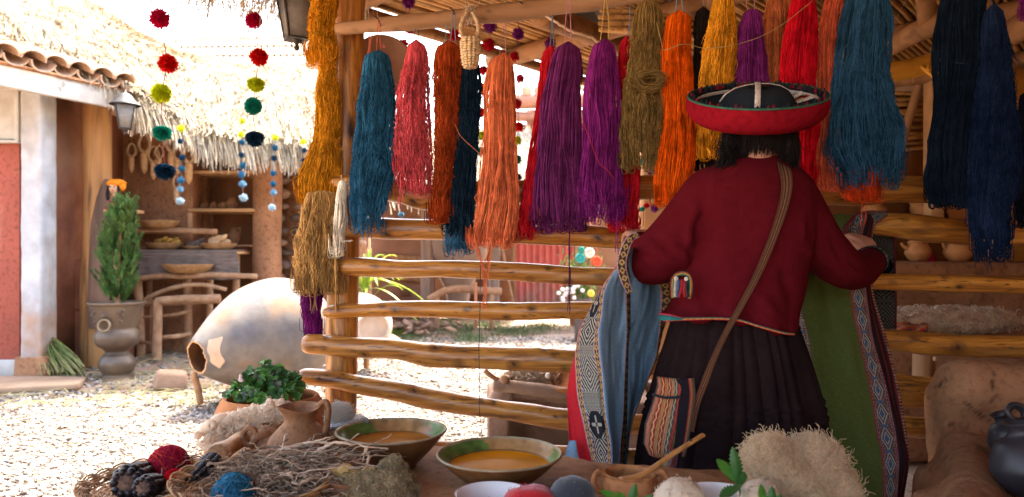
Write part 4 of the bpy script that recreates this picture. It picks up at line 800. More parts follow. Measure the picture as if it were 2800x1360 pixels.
loose('orange thread slanting over the navy skein', [(1244, 340, 0), (1262, 375, 0), (1316, 425, 0), (1345, 455, 0)], 2.44, (.55, .16, .07), .0010)
loose('pink thread end tied to the beam near the post', [(1048, 120, 0), (1052, 132, 0), (1046, 128, 0), (1056, 130, 0)], 2.50, (.55, .13, .1), .0014)
m = MB(); g = np.random.default_rng(3); base_ = smooth_path([at(1735, 225, 2.35), at(1750, 205, 2.34), at(1790, 200, 2.345), at(1808, 218, 2.35), at(1788, 238, 2.34), at(1748, 236, 2.34), at(1738, 215, 2.35)], 40)
T_ = base_[None] + g.normal(0, .006, (46, 1, 3)) + np.cumsum(g.normal(0, .0009, (46, 40, 3)), 1); m.tubes(T_, .0013, 3)
m.build('yarn_knot', yarn_mat('yarn_olive_knot', (.21, .135, .058)), cat='yarn knot', label='loose looped knot of olive yarn halfway down the olive skein', kind='stuff') if 0 else m.build('yarn_knot', yarn_mat('yarn_olive_knot', (.21, .135, .058)), cat='yarn knot', label='loose looped knot of olive yarn halfway down the olive skein')

# ================================================================== pompom strings
def pompom(mb, c, r, n=420, cut=None):
    D = unit(rng.normal(0, 1, (n, 3))); L_ = r * rng.uniform(.82, 1.08, n); t = np.linspace(0.1, 1, 3)
    P = np.asarray(c) + D[:, None] * t[None, :, None] * L_[:, None, None] + rng.normal(0, r * .04, (n, 3, 3)); P[:, :, 2] -= (t ** 2 * r * .06)[None]
    if cut is not None: P = np.asarray(c) + (P - c) * np.array([1, 1, 1]) - np.array([0, 0, 1]) * np.clip((P[..., 2:] - c[2]), 0, 9) * cut
    mb.tubes(P, r * .034, 3); mb.ball(c, r * .66, 12, 8, tint=.5)
PC = dict(crimson=(.75, .01, .09), red=(.85, .015, .012), lime=(.72, .80, .03), teal=(.01, .36, .27), navy=(.012, .05, .11), blue=(.02, .14, .25), mid=(.05, .23, .40), light=(.22, .45, .62), pale=(.50, .68, .78), purple=(.28, .03, .28), dred=(.66, .012, .035))
PM = {k: mat('pompom_' + k, v, tuple(x * .8 for x in v), 30, .95, .2, tint=.25, spec=.03, transl=.5) for k, v in PC.items()}
def pomstring(label, Y, balls, top, strc, dense=420, group=None):
    x0, y0 = top; root = thing('pompom_string', tuple(at(x0, y0, Y)), label, 'pompom garland', group)
    pts = [at(x0, y0, Y)] + [at(b[0], b[1], Y) for b in balls]; m = MB(); m.tube(np.array(pts), .0016, 5); m.build('string', mat('garland_string_%d' % len(bpy.data.materials), strc, scale=50, rough=.9), root)
    for b in balls:
        m = MB(); c = at(b[0], b[1], Y); pompom(m, c, b[2] / FPX * Y, dense, .35 if len(b) > 4 else None); m.build('pompom', PM[b[3]], root)
pomstring('left front pompom garland, crimson to navy, against the thatch', 2.8, [(437, 50, 27, 'crimson'), (459, 173, 26, 'red'), (441, 254, 27, 'lime'), (444, 360, 25, 'teal', 1), (451, 465, 27, 'navy', 1)], (452, -150), (.3, .05, .06), 900)
pomstring('right front pompom garland hanging near the lantern', 3.05, [(694, 55, 23, 'crimson'), (708, 155, 25, 'red'), (700, 228, 24, 'lime', 1), (692, 289, 24, 'teal'), (696, 375, 25, 'navy', 1)], (705, -70), (.4, .05, .06), 900)
for i, (bx, yb, lst) in enumerate(((495, 0, [(495, 352, 11, 'lime'), (493, 386, 9, 'navy'), (498, 430, 10, 'navy'), (496, 461, 10, 'blue'), (494, 493, 11, 'mid'), (493, 517, 10, 'light'), (492, 549, 12, 'pale')]), (662, 0, [(663, 331, 10, 'lime'), (660, 367, 10, 'lime'), (662, 389, 10, 'blue'), (660, 425, 10, 'navy'), (663, 453, 11, 'blue'), (660, 477, 11, 'mid'), (663, 503, 11, 'light'), (666, 540, 12, 'pale')]), (750, 0, [(753, 376, 10, 'lime'), (752, 404, 10, 'blue'), (749, 433, 10, 'navy'), (748, 474, 10, 'blue'), (747, 503, 10, 'blue'), (748, 526, 10, 'light'), (744, 567, 11, 'pale')]), (828, 0, [(829, 388, 9, 'lime'), (832, 412, 9, 'navy'), (831, 437, 9, 'navy'), (826, 460, 9, 'blue'), (825, 490, 9, 'mid')]))):
    pomstring(['blue toned garland in front of the hanging maize', 'lime topped blue garland before the hut shelves', 'blue garland beside the rounded adobe pillar', 'blue garland half hidden behind the gold yarn'][i], 6.6, lst, (bx, 300), (.2, .25, .3), 160)
for i, (Y, top, lst) in enumerate(((3.3, (1116, -30), [(1117, 5, 19, 'purple'), (1120, 83, 12, 'dred'), (1100, 123, 19, 'dred'), (1090, 273, 10, 'lime')]), (3.2, (1331, 30), [(1340, 70, 20, 'purple'), (1336, 122, 19, 'dred'), (1322, 192, 15, 'dred'), (1322, 243, 16, 'red'), (1318, 307, 15, 'red'), (1318, 370, 14, 'lime'), (1312, 413, 15, 'teal')]), (3.4, (1418, 40), [(1417, 92, 19, 'purple'), (1407, 155, 15, 'dred'), (1422, 214, 14, 'dred'), (1414, 284, 15, 'dred'), (1419, 345, 17, 'red', 1), (1414, 384, 14, 'lime'), (1415, 435, 13, 'teal'), (1417, 485, 12, 'navy')]), (3.4, (1243, 60), [(1241, 95, 17, 'dred'), (1250, 175, 10, 'dred')]), (3.3, (1503, 80), [(1505, 120, 18, 'purple')]), (3.6, (1100, 500), [(1097, 587, 9, 'light')]), (3.4, (1178, 560), [(1180, 590, 14, 'blue'), (1200, 596, 12, 'navy')]), (4.2, (1760, 400), [(1756, 442, 11, 'teal'), (1778, 440, 14, 'pale'), (1780, 470, 10, 'purple')]), (5.0, (1640, 520), [(1640, 572, 9, 'light'), (1732, 590, 7, 'teal'), (1756, 572, 8, 'teal'), (1768, 562, 9, 'dred'), (1790, 570, 12, 'purple')]))):
    pomstring(['purple and crimson pompoms left of the pink skein', 'garland between the navy and salmon skeins', 'garland right of the salmon skein', 'dark red pompoms behind the maize cob', 'lone purple pompom above the scarlet skein', 'pale blue pompom below the pink skein', 'navy pompoms behind the rust skein', 'teal and cream pompoms seen below the olive skein', 'small teal and purple pompoms low between the skeins'][i], Y, lst, top, (.3, .08, .12), 300)

# ================================================================== lanterns
glass = mat('rippled_lantern_glass', (.62, .60, .56), (.50, .48, .45), 40, .25, .5, 60, .002, spec=.5, transl=.75)
def lantern(label, c, s, chain_top):
    """c: bottom centre of the glass cage, s: height of the glass"""
    root = thing('lantern', tuple(c), label, 'lantern'); c = np.array(c)
    wt, wb_ = .36 * s, .22 * s
    def ring(w, z, h, name):
        m = MB(); m.box(c + [0, 0, z], (w * 2, w * 2, h), rz=.5); m.build(name, MW['iron'], root, bevel=.002)
    ring(wb_ * 1.12, 0, .05 * s, 'bottom_frame'); ring(wt * 1.15, s, .05 * s, 'top_frame')
    rot = np.array(Matrix.Rotation(.5, 3, 'Z'))
    q = [np.array([a, b]) for a, b in ((-1, -1), (1, -1), (1, 1), (-1, 1))]
    for i in range(4):
        a, b = q[i], q[(i + 1) % 4]
        P = [rot @ np.array([a[0] * wb_, a[1] * wb_, .02 * s]), rot @ np.array([b[0] * wb_, b[1] * wb_, .02 * s]), rot @ np.array([b[0] * wt, b[1] * wt, .98 * s]), rot @ np.array([a[0] * wt, a[1] * wt, .98 * s])]
        m = MB(); m.quadbox(np.array([c + p for p in P]), -.003); m.build('glass_pane', glass, root)
        m = MB(); m.tube([c + P[0], c + P[3]], .03 * s, 6); m.build('corner_bar', MW['iron'], root)
    m = MB(); m.lathe([(wt * 1.75, 1.02 * s), (wt * 1.7, 1.06 * s), (wt * 1.1, 1.22 * s), (wt * .75, 1.42 * s), (wt * .5, 1.5 * s), (wt * .12, 1.56 * s), (wt * .1, 1.7 * s), (.001, 1.72 * s)], c, 24); m.build('roof_cap', MW['iron'], root)
    m = MB(); m.lathe([(.001, -.26 * s), (.05 * s, -.25 * s), (.07 * s, -.19 * s), (.03 * s, -.14 * s), (.05 * s, -.10 * s), (.15 * s, -.03 * s), (.15 * s, 0)], c, 14); m.build('finial', MW['iron'], root)
    m = MB()
    for sg in (-1, 1):
        a = np.linspace(0, np.pi * 1.3, 12); m.tube([c + np.array([sg * (.08 + .05 * math.sin(t)) * s, 0, (-.12 - .06 * math.cos(t)) * s]) for t in a], .012 * s, 5)
    m.build('scroll', MW['iron'], root)
    m = MB(); m.tube([c + [0, 0, 1.7 * s], np.array(chain_top)], .006, 6); m.build('hanger', MW['iron'], root)
c = at(811, 108, 2.95); lantern('large black iron lantern hanging beside the gold yarn', c, .175, (c[0], c[1], 2.33))
c = at(342, 352, 6.35); lantern('smaller lantern hanging under the tiled eave', c, .20, (c[0], c[1], 2.62))

# clay dish behind the post, white maize cob with braided husk
m = MB(); cdish = at(1046, 186, 2.95); m.lathe([(.001, -.02), (.06, -.02), (.115, .012), (.127, .03), (.122, .034), (.108, .018), (.06, -.012), (.001, -.012)], cdish, 40, axis=(.25, -1, .12), n=30)
m.build('hanging_dish', mat('brown_dish_clay', (.30, .16, .10), (.22, .11, .07), 5, .7, .2), cat='dish', label='round brown clay dish hung behind the petrol blue skein')
def cob(root, c, L_, r, m_, axis, rows=12, per=14, taper=.55, sd=0, kern=1.0, huskm=None):
    """maize cob: kernels in rows round an axis that starts at c"""
    ax = unit(np.asarray(axis, float)); M3 = np.array(Vector(ax).to_track_quat('Z', 'Y').to_matrix()); g = np.random.default_rng(sd)
    mb = MB()
    pr = [(.001, .004)] + [(r * .74 * (1 - (1 - taper) * t ** 2.2), t * L_) for t in np.linspace(.02, .96, 8)] + [(.001, L_)]; mb.lathe(pr, c, 12, axis=ax, tint=.1)
    mb.build('cob_core', mat('cob_core_%d' % len(bpy.data.materials), (.16, .09, .06), (.05, .03, .025), 90, .95, .6, 200, .003) if sd > 1 else m_, root)
    kv = []; 
    mb = MB()
    for j in range(rows):
        for i in range(per):
            t = (i + .6) / (per + .4); a = j / rows * 2 * np.pi + g.normal(0, .03); rr = r * (1 - (1 - taper) * t ** 2.2); rr = rr * (.80 if i == 0 else 1) * (1 - .35 * max(0, t - .86) / .14); p = np.array([rr * .92 * math.cos(a), rr * .92 * math.sin(a), t * L_ + g.normal(0, .0006)])
            kr = 2 * np.pi * rr / rows * .60; b_ = np.stack([np.sin(np.linspace(.01, 3.13, 6))[:, None] * np.cos(np.arange(8) / 8 * 6.283), np.sin(np.linspace(.01, 3.13, 6))[:, None] * np.sin(np.arange(8) / 8 * 6.283), np.repeat(np.cos(np.linspace(.01, 3.13, 6))[:, None], 8, 1)], -1)
            e1 = np.array([math.cos(a), math.sin(a), 0]); e2 = np.array([-math.sin(a), math.cos(a), 0]); e3 = np.array([0, 0, 1.])
            V = (b_[..., :1] * e1 * r * .28 * kern + b_[..., 1:2] * e2 * kr + b_[..., 2:] * e3 * L_ / per * .56) + p
            mb.grid((V @ M3.T + c)[::-1], cv=True, tint=g.random())
    mb.build('kernels', m_, root, kind='stuff')
kwhite = mat('cream_maize', (.72, .55, .33), (.60, .42, .22), 30, .45, .1, tint=.2, spec=.4, coat=.2)
cr = thing('maize_cob', tuple(at(1286, 105, 2.44)), 'cream white maize cob on a braided husk loop tied to the beam', 'maize')
cob(cr, at(1286, 104, 2.45), .104, .031, kwhite, (.0, 0, -1), 12, 12, .62, 1)
m = MB()
for s_ in (-1, 1):
    for ph in (0, 2.1, 4.2):
        t = np.linspace(0, 1, 60); X_ = 1284 + s_ * (8 + 16 * np.sin(t * 2.6) ) ; Y_ = 35 + 72 * t
        p = np.array([at(a, b, 2.45) for a, b in zip(X_, Y_)]); p[:, 0] += .0045 * np.cos(t * 26 + ph); p[:, 1] += .0045 * np.sin(t * 26 + ph) * 1.3; m.tube(p, .0038, 6, tint=rng.random())
m.build('braided_husk', mat('husk_braid', (.62, .45, .28), (.50, .33, .18), 20, .85, .3, tint=.2), cr)
m = MB(); n = 160; t = np.linspace(0, 1, 6); b0 = at(1284, 36, 2.46); d = rng.normal(0, 1, (n, 3)) * [.014, .008, .02]; P = b0 + d[:, None] * t[None, :, None] + rng.normal(0, .0022, (n, 6, 3)); m.tubes(P, .0008, 3); m.build('fibre_knot', MW['wool'], cr)
# ================================================================== the weaver seen from behind
skin_m = mat('skin', (.46, .22, .14), (.40, .18, .11), 20, .55, .1, 120, .001, spec=.35)
wool_red = mat('burgundy_wool', (.100, .0065, .011), (.088, .0055, .009), 40, 1, .7, 420, .002, spec=.03, fine=1.4)
hair_m = mat('black_hair', (.007, .005, .005), (.012, .008, .007), 40, .6, .3, 200, .001, spec=.12, tint=.4)
Yw = 2.08
per = thing('person', tuple(at(2050, 700, Yw) * [1, 1, 0]), 'person seen from behind in burgundy jacket and black skirt, arms spread along the rail', 'person')
def hand(m, wrist, fwd, upv, thumb_side, s=1.0, curl=.9):
    """palm, four unequal curled fingers and a thumb as overlapping shapes"""
    f = unit(np.array(fwd, float)); u = unit(np.array(upv, float) - f * np.dot(f, upv)); r_ = np.cross(f, u) * thumb_side; wrist = np.array(wrist)
    for k in range(4):
        off = (-.030 + k * .020) * s; b0 = wrist + f * .012 * s + r_ * off * .5; kn = wrist + f * (.082 - .004 * abs(k - 2)) * s + r_ * off
        m.tube(np.array([b0, (b0 + kn) / 2 + u * .004, kn]), [.017 * s, .016 * s, .0125 * s], 10, n=8)
        L_ = [.040, .043, .040, .032][k] * s if thumb_side > 0 else [.032, .040, .043, .040][k] * s
        p = [kn]; d = f.copy(); a = 0
        for j, l in enumerate((L_, L_ * .68, L_ * .55)):
            a += curl * (.75 if j == 0 else .85); d = f * math.cos(a) - u * math.sin(a); p.append(p[-1] + d * l)
        m.tube(np.array(p), [.0100 * s, .0092 * s, .0085 * s, .0070 * s], 8, n=14)
    t0 = wrist + f * .02 * s + r_ * .020 * s; m.tube(np.array([t0, t0 + (f * .6 + r_ * .55) * .04 * s, t0 + (f * .9 + r_ * .45 - u * .3) * .068 * s, t0 + (f * 1.0 + r_ * .1 - u * .6) * .092 * s]), [.016 * s, .0125 * s, .0105 * s, .0085 * s], 8, n=12)
def ell(m, c, r): m.ball(c, r, 20, 14)
m = MB(); hc = at(2066, 338, 2.08)
ell(m, hc, (.076, .093, .108)); ell(m, hc + [0, .045, -.045], (.055, .055, .055))
m.tube([hc + [0, .085, .0], hc + [0, .105, -.018], hc + [0, .098, -.032]], [.008, .013, .010], 8)                     # nose
for s_ in (-1, 1):
    ell(m, hc + [s_ * .030, .084, .005], (.013, .010, .009)); ell(m, hc + [s_ * .078, .0, -.012], (.008, .018, .030)); m.tube([hc + [s_ * .012, .088, .022], hc + [s_ * .045, .078, .024]], .006, 6)
m.tube([hc + [-.02, .095, -.058], hc + [.02, .095, -.058]], .007, 8)                                                # lips
m.tube([hc + [0, -.012, -.03], at(2060, 425, 2.065), at(2060, 462, 2.08)], [.062, .060, .07], 16, n=10)
# trunk and legs as one body
def loft(m, rows, segs=40, pw=2.4, n=40, mod=None):
    """rows: (z or py, x_left, x_right px, depth, Y)"""
    r = smooth_path(np.array(rows, float), n); a = np.arange(segs) / segs * 2 * np.pi
    out = []
    for (py, xl, xr, dpt, Yc) in r:
        c = at((xl + xr) / 2, py, Yc); hwid = (xr - xl) / 2 / FPX * Yc
        ca, sa = np.cos(a), np.sin(a); k = (np.abs(ca) ** pw + np.abs(sa) ** pw) ** (-1 / pw)
        out.append(np.stack([c[0] + hwid * ca * k, Yc + dpt * sa * k, c[2] + 0 * a], -1))
    return np.array(out)
g = loft(m, [(455, 1965, 2150, .060, 2.1), (500, 1905, 2205, .08, 2.1), (600, 1890, 2215, .09, 2.1), (800, 1860, 2170, .09, 2.1), (950, 1850, 2190, .11, 2.1), (1150, 1860, 2190, .10, 2.1)]); m.grid(g, cv=True)
for s_ in (-1, 1):
    hx = .66 + s_ * .085; m.tube([(hx, 2.1, .68), (hx + s_ * .005, 2.11, .40), (hx, 2.10, .07)], [.085, .058, .038], 14, n=16); m.tube([(hx, 2.07, .04), (hx + s_ * .01, 2.14, .04), (hx + s_ * .02, 2.24, .03)], [.035, .04, .03], 12, n=10)
La = [(1925, 545, 2.09), (1860, 620, 2.09), (1800, 700, 2.12), (1765, 690, 2.25), (1752, 655, 2.36)]
Ra = [(2195, 550, 2.09), (2248, 645, 2.12), (2300, 722, 2.18), (2345, 728, 2.30), (2380, 702, 2.42)]
for A in (La, Ra): m.tube([at(*q_) for q_ in A], [.055, .045, .038, .033, .025], 14, n=24)
hand(m, at(2384, 700, 2.395), (-.16, .55, .72), (.25, -.75, .6), -1, .92, .75); hand(m, at(1752, 657, 2.35), (-.1, .75, .3), (0, -.3, 1), 1, .92, .8)
remeshed(m, 'body', skin_m, .0055, 3, per, amp=.0008, freq=40)
# ---- jacket
m = MB(); g = loft(m, [(430, 1992, 2128, .062, 2.085), (440, 1972, 2142, .075, 2.085), (456, 1942, 2168, .09, 2.085), (480, 1905, 2200, .105, 2.085), (520, 1882, 2226, .122, 2.085), (600, 1880, 2228, .13, 2.085), (700, 1876, 2212, .13, 2.085), (780, 1852, 2198, .135, 2.09), (830, 1832, 2186, .14, 2.09), (872, 1812, 2176, .145, 2.09)], pw=2.2); m.grid(g, cv=True)
m.grid(np.stack([np.repeat(g[-1].mean(0)[None], 40, 0), g[-1]]), cv=True); m.grid(np.stack([np.repeat(g[0].mean(0)[None], 40, 0), g[0]][::-1]), cv=True)
m.tube([at(1995, 528, 2.085), at(1950, 538, 2.085), at(1912, 588, 2.09), at(1860, 648, 2.09), at(1806, 700, 2.10), at(1764, 708, 2.17), at(1746, 676, 2.29)], [.075, .088, .090, .086, .083, .070, .050], 24, n=46)
m.tube([at(2100, 528, 2.085), at(2146, 540, 2.085), at(2186, 592, 2.10), at(2242, 672, 2.12), at(2300, 728, 2.16), at(2346, 740, 2.27), at(2384, 714, 2.385)], [.075, .087, .083, .073, .064, .056, .044], 24, n=46)

def jfold(co, nr):
    px = 1400 + co[:, 0] / co[:, 1] * FPX; py = 700 - (co[:, 2] - CAM_H) / co[:, 1] * FPX
    f = np.zeros(len(co))
    def crease(x0, y0, x1, y1, w, a):
        d = np.array([x1 - x0, y1 - y0], float); L2 = d @ d; t = np.clip(((px - x0) * d[0] + (py - y0) * d[1]) / L2, 0, 1); q = np.hypot(px - x0 - t * d[0], py - y0 - t * d[1]); return a * np.exp(-(q / w) ** 2) * np.sin(np.pi * np.clip(t * .9 + .05, 0, 1))
    f += crease(1895, 590, 1905, 670, 12, -.006) + crease(1905, 560, 1870, 720, 14, .010) + crease(1860, 660, 1900, 700, 12, -.009) + crease(2214, 600, 2200, 690, 12, -.006) + crease(2190, 600, 2215, 720, 14, .007)
    f += crease(1935, 560, 1895, 640, 11, -.006) + crease(1780, 640, 1850, 700, 12, -.006) + crease(1750, 700, 1830, 745, 10, .005) + crease(1870, 720, 1940, 850, 16, -.006) + crease(1890, 700, 1860, 850, 14, .006)
    f += crease(2270, 640, 2320, 750, 10, -.006) + crease(2235, 700, 2310, 770, 10, .005) + crease(2130, 720, 2185, 850, 18, -.007) + crease(2060, 800, 2170, 870, 12, .005) + crease(2000, 460, 2060, 700, 40, -.004) + crease(1960, 470, 1930, 600, 16, .004) + crease(2300, 700, 2370, 745, 9, -.005)
    hemf = np.clip((py - 800) / 70, 0, 1) * (py < 960) * (px < 2200) * (px > 1800) * (co[:, 1] < 2.1); f += hemf * .006 * np.sin(px / 17.0 + fbm(co, 9, 3) * 5)
    out = co + nr * f[:, None] * 1.5 + nr * ((fbm(co, 11, 8, 3) - .5) * .012)[:, None]
    k = (py > 800) & (px < 2215) & (px > 1790); drop = np.where(k, np.clip((py - 800) / 72, 0, 1) * (np.clip((px - 2010) / 160, 0, 1) * .042 - .006 * np.clip((1880 - px) / 60, 0, 1)), 0)
    out[:, 2] -= drop; return out
jk = remeshed(m, 'jacket', wool_red, .0062, 5, per, post=jfold)
def ribbon(pts, widths, nrm, cfun, name, matl, parent, n=160, m_=9, th=.003, **kw):
    """flat woven band along pts (px, py, Y), width in metres, nrm: facing direction"""
    P = smooth_path([at(*p) for p in pts], n); T = unit(np.gradient(P, axis=0)); S_ = unit(np.cross(T, np.broadcast_to(np.array(nrm, float), T.shape)))
    w = np.interp(np.linspace(0, 1, n), np.linspace(0, 1, len(widths)), widths); s = np.linspace(-.5, .5, m_)
    G = P[:, None] + S_[:, None] * (s[None] * w[:, None])[..., None]
    d = np.concatenate([[0], np.cumsum(np.linalg.norm(np.diff(P, axis=0), axis=1))])
    C = cfun(np.repeat(s[None] + .5, n, 0), np.repeat(d[:, None], m_, 1)); mb = MB(); mb.grid(G, colr=C.reshape(-1, 3)); o = mb.build(name, matl, parent, **kw)
    so_ = o.modifiers.new('solidify', 'SOLIDIFY'); so_.thickness = th; so_.offset = 0; return o
weave = mat('woven_colour', (1, 1, 1), scale=220, rough=.95, bump=.5, bscale=500, bdist=.0012, attr=True, spec=.08, )
def pick(tab, idx): return np.array(tab, float)[np.asarray(idx, int)]
def stripes(s, v, tab, w): 
    e = np.cumsum(w) / np.sum(w); return pick(tab, np.clip(np.searchsorted(e, s.ravel()), 0, len(tab) - 1)).reshape(s.shape + (3,))
K0 = (.012, .010, .012); CR = (.48, .40, .30); RD = (.34, .02, .03); TL = (.02, .14, .13); GD = (.42, .25, .06); BL = (.03, .13, .26); BR = (.10, .045, .022)
def hem_c(s, v):
    C = stripes(s, v, [RD, GD, TL, (.10, .008, .012)], [.2, .35, .25, .2]); z = (np.floor(v / .008) % 2 == 0)[..., None] & ((s > .2) & (s < .55))[..., None]; return np.where(z, np.array((.5, .12, .05)), C)
ribbon([(1806, 868, 2.01), (1828, 874, 1.965), (1880, 872, 1.943), (1960, 871, 1.938), (2020, 876, 1.938), (2080, 894, 1.94), (2140, 910, 1.95), (2172, 914, 1.975)], [.016, .010, .009, .008, .008, .008], (0, 1, 0), hem_c, 'hem_trim', weave, per, m_=14)
ribbon([(1803, 866, 2.0), (1830, 868, 1.957), (1865, 872, 1.943)], [.022, .018, .008], (0, 1, 0), lambda s, v: stripes(s, v, [TL, (.02, .08, .10), RD], [.5, .3, .2]), 'teal_hem_corner', weave, per, 60, 8)
# embroidered pocket slit
def pocket_c(s, v):
    a = np.minimum(s, 1 - s) ; return stripes(s, v, [K0, (.03, .13, .09), GD, (.25, .05, .04), K0], [.2, .2, .2, .2, .2])
ribbon([(1838, 815, 1.952), (1838, 775, 1.952), (1846, 755, 1.950), (1866, 748, 1.947), (1884, 756, 1.945), (1889, 785, 1.943), (1884, 817, 1.943)], [.014, .016, .015, .016, .015, .016, .015], (0, 1, 0), pocket_c, 'pocket_braid', weave, per, 120, 10)
for k, (c_, dx) in enumerate((((.35, .02, .03), 0), ((.04, .12, .25), -9), ((.40, .35, .28), -16), ((.35, .02, .03), 8), ((.03, .03, .04), 14))):
    P = smooth_path([at(1864 + dx, 766, 1.944), at(1862 + dx, 790, 1.938), at(1856 + dx + 3 * k, 812, 1.942)], 14); m = MB(); m.tube(P, .0045, 7, rough=.3, seed=k); m.build('tassel_cord', mat('cord_%d' % k, c_, scale=90, rough=.9), per)
for (bx, by) in ((1849, 762), (1876, 763)):
    m = MB(); m.lathe([(.001, .002), (.003, .003), (.0055, .0015), (.005, 0)], at(bx, by, 1.936), 14, axis=(0, -1, 0)); m.build('button', mat('white_button_%d' % bx, (.7, .68, .62), rough=.3), per)
# cuff of the right sleeve
def cuff_c(s, v): return stripes(s, v, [K0, CR, RD, (.04, .12, .08), CR, K0], [.26, .08, .16, .2, .1, .2])
cc0 = at(2384, 713, 2.388); axc = unit(at(2384, 714, 2.385) - at(2350, 737, 2.28))
aa = np.linspace(0, 2 * np.pi, 60); e1 = unit(np.cross(axc, [0, 0, 1])); e2 = np.cross(e1, axc); ss_ = np.linspace(0, 1, 16)
G = np.array([[cc0 + axc * (-.030 + .044 * s) + (e1 * math.cos(t) + e2 * math.sin(t)) * (.0475 - .003 * s) for s in ss_] for t in aa])
C = cuff_c(np.repeat(ss_[None], 60, 0), np.repeat(aa[:, None], 16, 1) * .05); chk = (np.floor(aa * 12)[:, None] % 2 == 0) & (C[..., 0] > .3); C[chk] = (.06, .03, .03)
m = MB(); m.grid(G, colr=C.reshape(-1, 3)); o = m.build('cuff', weave, per); so_ = o.modifiers.new('s', 'SOLIDIFY'); so_.thickness = .004
# ---- pleated skirt
rows = [(862, 1842, 2172, .125, 2.10), (900, 1832, 2180, .135, 2.10), (950, 1818, 2196, .15, 2.11), (1010, 1800, 2214, .165, 2.11), (1100, 1776, 2238, .18, 2.12), (1200, 1752, 2256, .19, 2.13), (1350, 1735, 2262, .20, 2.13), (1440, 1730, 2268, .205, 2.13)]
SG = 720; g = loft(MB(), rows, SG, 2.1, 90); cen = g.mean(1, keepdims=True); a = np.arange(SG) / SG * 2 * np.pi; tt = np.linspace(0, 1, 90)[:, None]
ph = a[None] * 30 + 2.2 * np.sin(a[None] * 5 + 1) + 1.4 * np.sin(a[None] * 11) + .6 * np.sin(tt * 4 + a[None] * 7)
amp = .0035 + .010 * np.clip(tt * 2, 0, 1); amp = amp + .006 * tt * np.sin(a[None] * 9); w_ = np.abs(np.sin(ph / 2)) ** .8 - .6
tuck = sum(np.exp(-((tt - k) / .007) ** 2) for k in (.55, .585, .62)) * .007
g2 = g + unit(g - cen) * (w_ * amp * 1.0 + tuck)[..., None]; m = MB(); m.grid(g2, cv=True)
sk = m.build('skirt', mat('black_brown_wool', (.020, .011, .011), (.012, .007, .008), 8, 1, .5, 300, .0015, spec=.04, fine=2), per); so_ = sk.modifiers.new('s', 'SOLIDIFY'); so_.thickness = .004
# ---- hair and braids
m = MB(); m.ball(hc + [0, -.012, .022], (.086, .092, .084), 24, 16); m.ball(hc + [-.048, -.03, -.03], (.035, .040, .04), 16, 10); m.ball(hc + [.058, -.025, -.035], (.038, .040, .045), 16, 10)
m.tube([hc + [-.07, -.02, -.02], at(1992, 395, 2.04), at(1990, 430, 2.05), at(1976, 455, 2.10)], [.03, .022, .018, .012], 10, n=16)
m.tube([hc + [.07, -.02, -.01], at(2150, 385, 2.03), at(2158, 425, 2.035), at(2152, 462, 2.04), at(2140, 474, 2.06)], [.04, .036, .030, .024, .01], 10, n=16)
remeshed(m, 'hair', hair_m, .005, 4, per, amp=.003, freq=60)
n = 1500; g_ = np.random.default_rng(12); th = g_.uniform(np.pi * .98, 2.02 * np.pi, n); t = np.linspace(0, 1, 9); z0 = g_.uniform(-.022, .04, n)
xx = .095 * np.cos(th); yy = .096 * np.sin(th); P = np.stack([hc[0] + xx[:, None] * (1 - .1 * t), hc[1] - .012 + yy[:, None] * (1 - .25 * t ** 2), hc[2] + z0[:, None] - .102 * t[None] * (1 - .22 * np.abs(np.sin(th))[:, None] ** 2)], -1) + np.cumsum(g_.normal(0, .0011, (n, 9, 3)), 1)
m = MB(); m.tubes(P, .0009, 3)
for cx, pts in ((0, [(1995, 370), (1990, 400), (1988, 430), (1978, 458)]), (1, [(2152, 365), (2160, 400), (2160, 430), (2150, 470)])):
    base_ = smooth_path([at(x, y, 2.02) for x, y in pts], 18); n = 160; P = base_[None] + g_.normal(0, .013, (n, 1, 3)) * [1, .8, .3] + .006 * np.sin(np.linspace(0, 9, 18))[None, :, None] * g_.normal(0, 1, (n, 1, 3)) + np.cumsum(g_.normal(0, .001, (n, 18, 3)), 1); m.tubes(P, .0009, 3)
m.build('hair_strands', hair_m, per, kind='stuff')
# ---- woven shoulder strap
def strap_c(s, v): return stripes(s, v, [(.08, .035, .02), (.15, .065, .035), (.05, .02, .016), (.20, .10, .05), (.05, .02, .016), (.15, .065, .035), (.08, .035, .02)], [1, .7, 1, .5, 1, .7, 1])
ribbon([(2132, 442, 2.05), (2144, 458, 1.985), (2152, 500, 1.950), (2147, 545, 1.944), (2128, 610, 1.94), (2098, 690, 1.935), (2062, 770, 1.932), (2024, 840, 1.93), (1985, 910, 1.925), (1950, 985, 1.905), (1925, 1050, 1.895), (1903, 1110, 1.89), (1888, 1180, 1.885)], [.033, .034, .030, .026, .022, .020, .017, .016, .015, .018, .018, .018], (0, 1, 0), strap_c, 'shoulder_strap', weave, per, 220, 16, .004)
# ---- hat
hat = thing('hat', tuple(at(2070, 300, 2.06)), 'wide red dish-shaped felt hat with a dark ruffled inside and white ribbons, worn tilted back', 'hat')
hcn = at(2070, 262, 2.055); hax = unit(np.array([-.062, -math.sin(R(23)), math.cos(R(23))])); MH = np.array(Vector(hax).to_track_quat('Z', 'Y').to_matrix())
def hl(prof, name, matl, n=60, sg=72, wob=.03):
    mb = MB(); mb.lathe(prof, hcn, sg, axis=hax, n=n, wob=wob, seed=4); return mb.build(name, matl, hat)
felt = mat('red_felt', (.27, .008, .016), (.20, .006, .013), 7, 1, .3, 300, .001, spec=.03, fine=2); navy_c = mat('navy_hat_cloth', (.020, .026, .034), (.014, .018, .024), 20, .95, .4, 300, .001, spec=.08)
hl([(.186, .002), (.191, -.006), (.194, -.022), (.190, -.042), (.176, -.062), (.148, -.076), (.10, -.080), (.001, -.080)], 'felt_brim', felt)
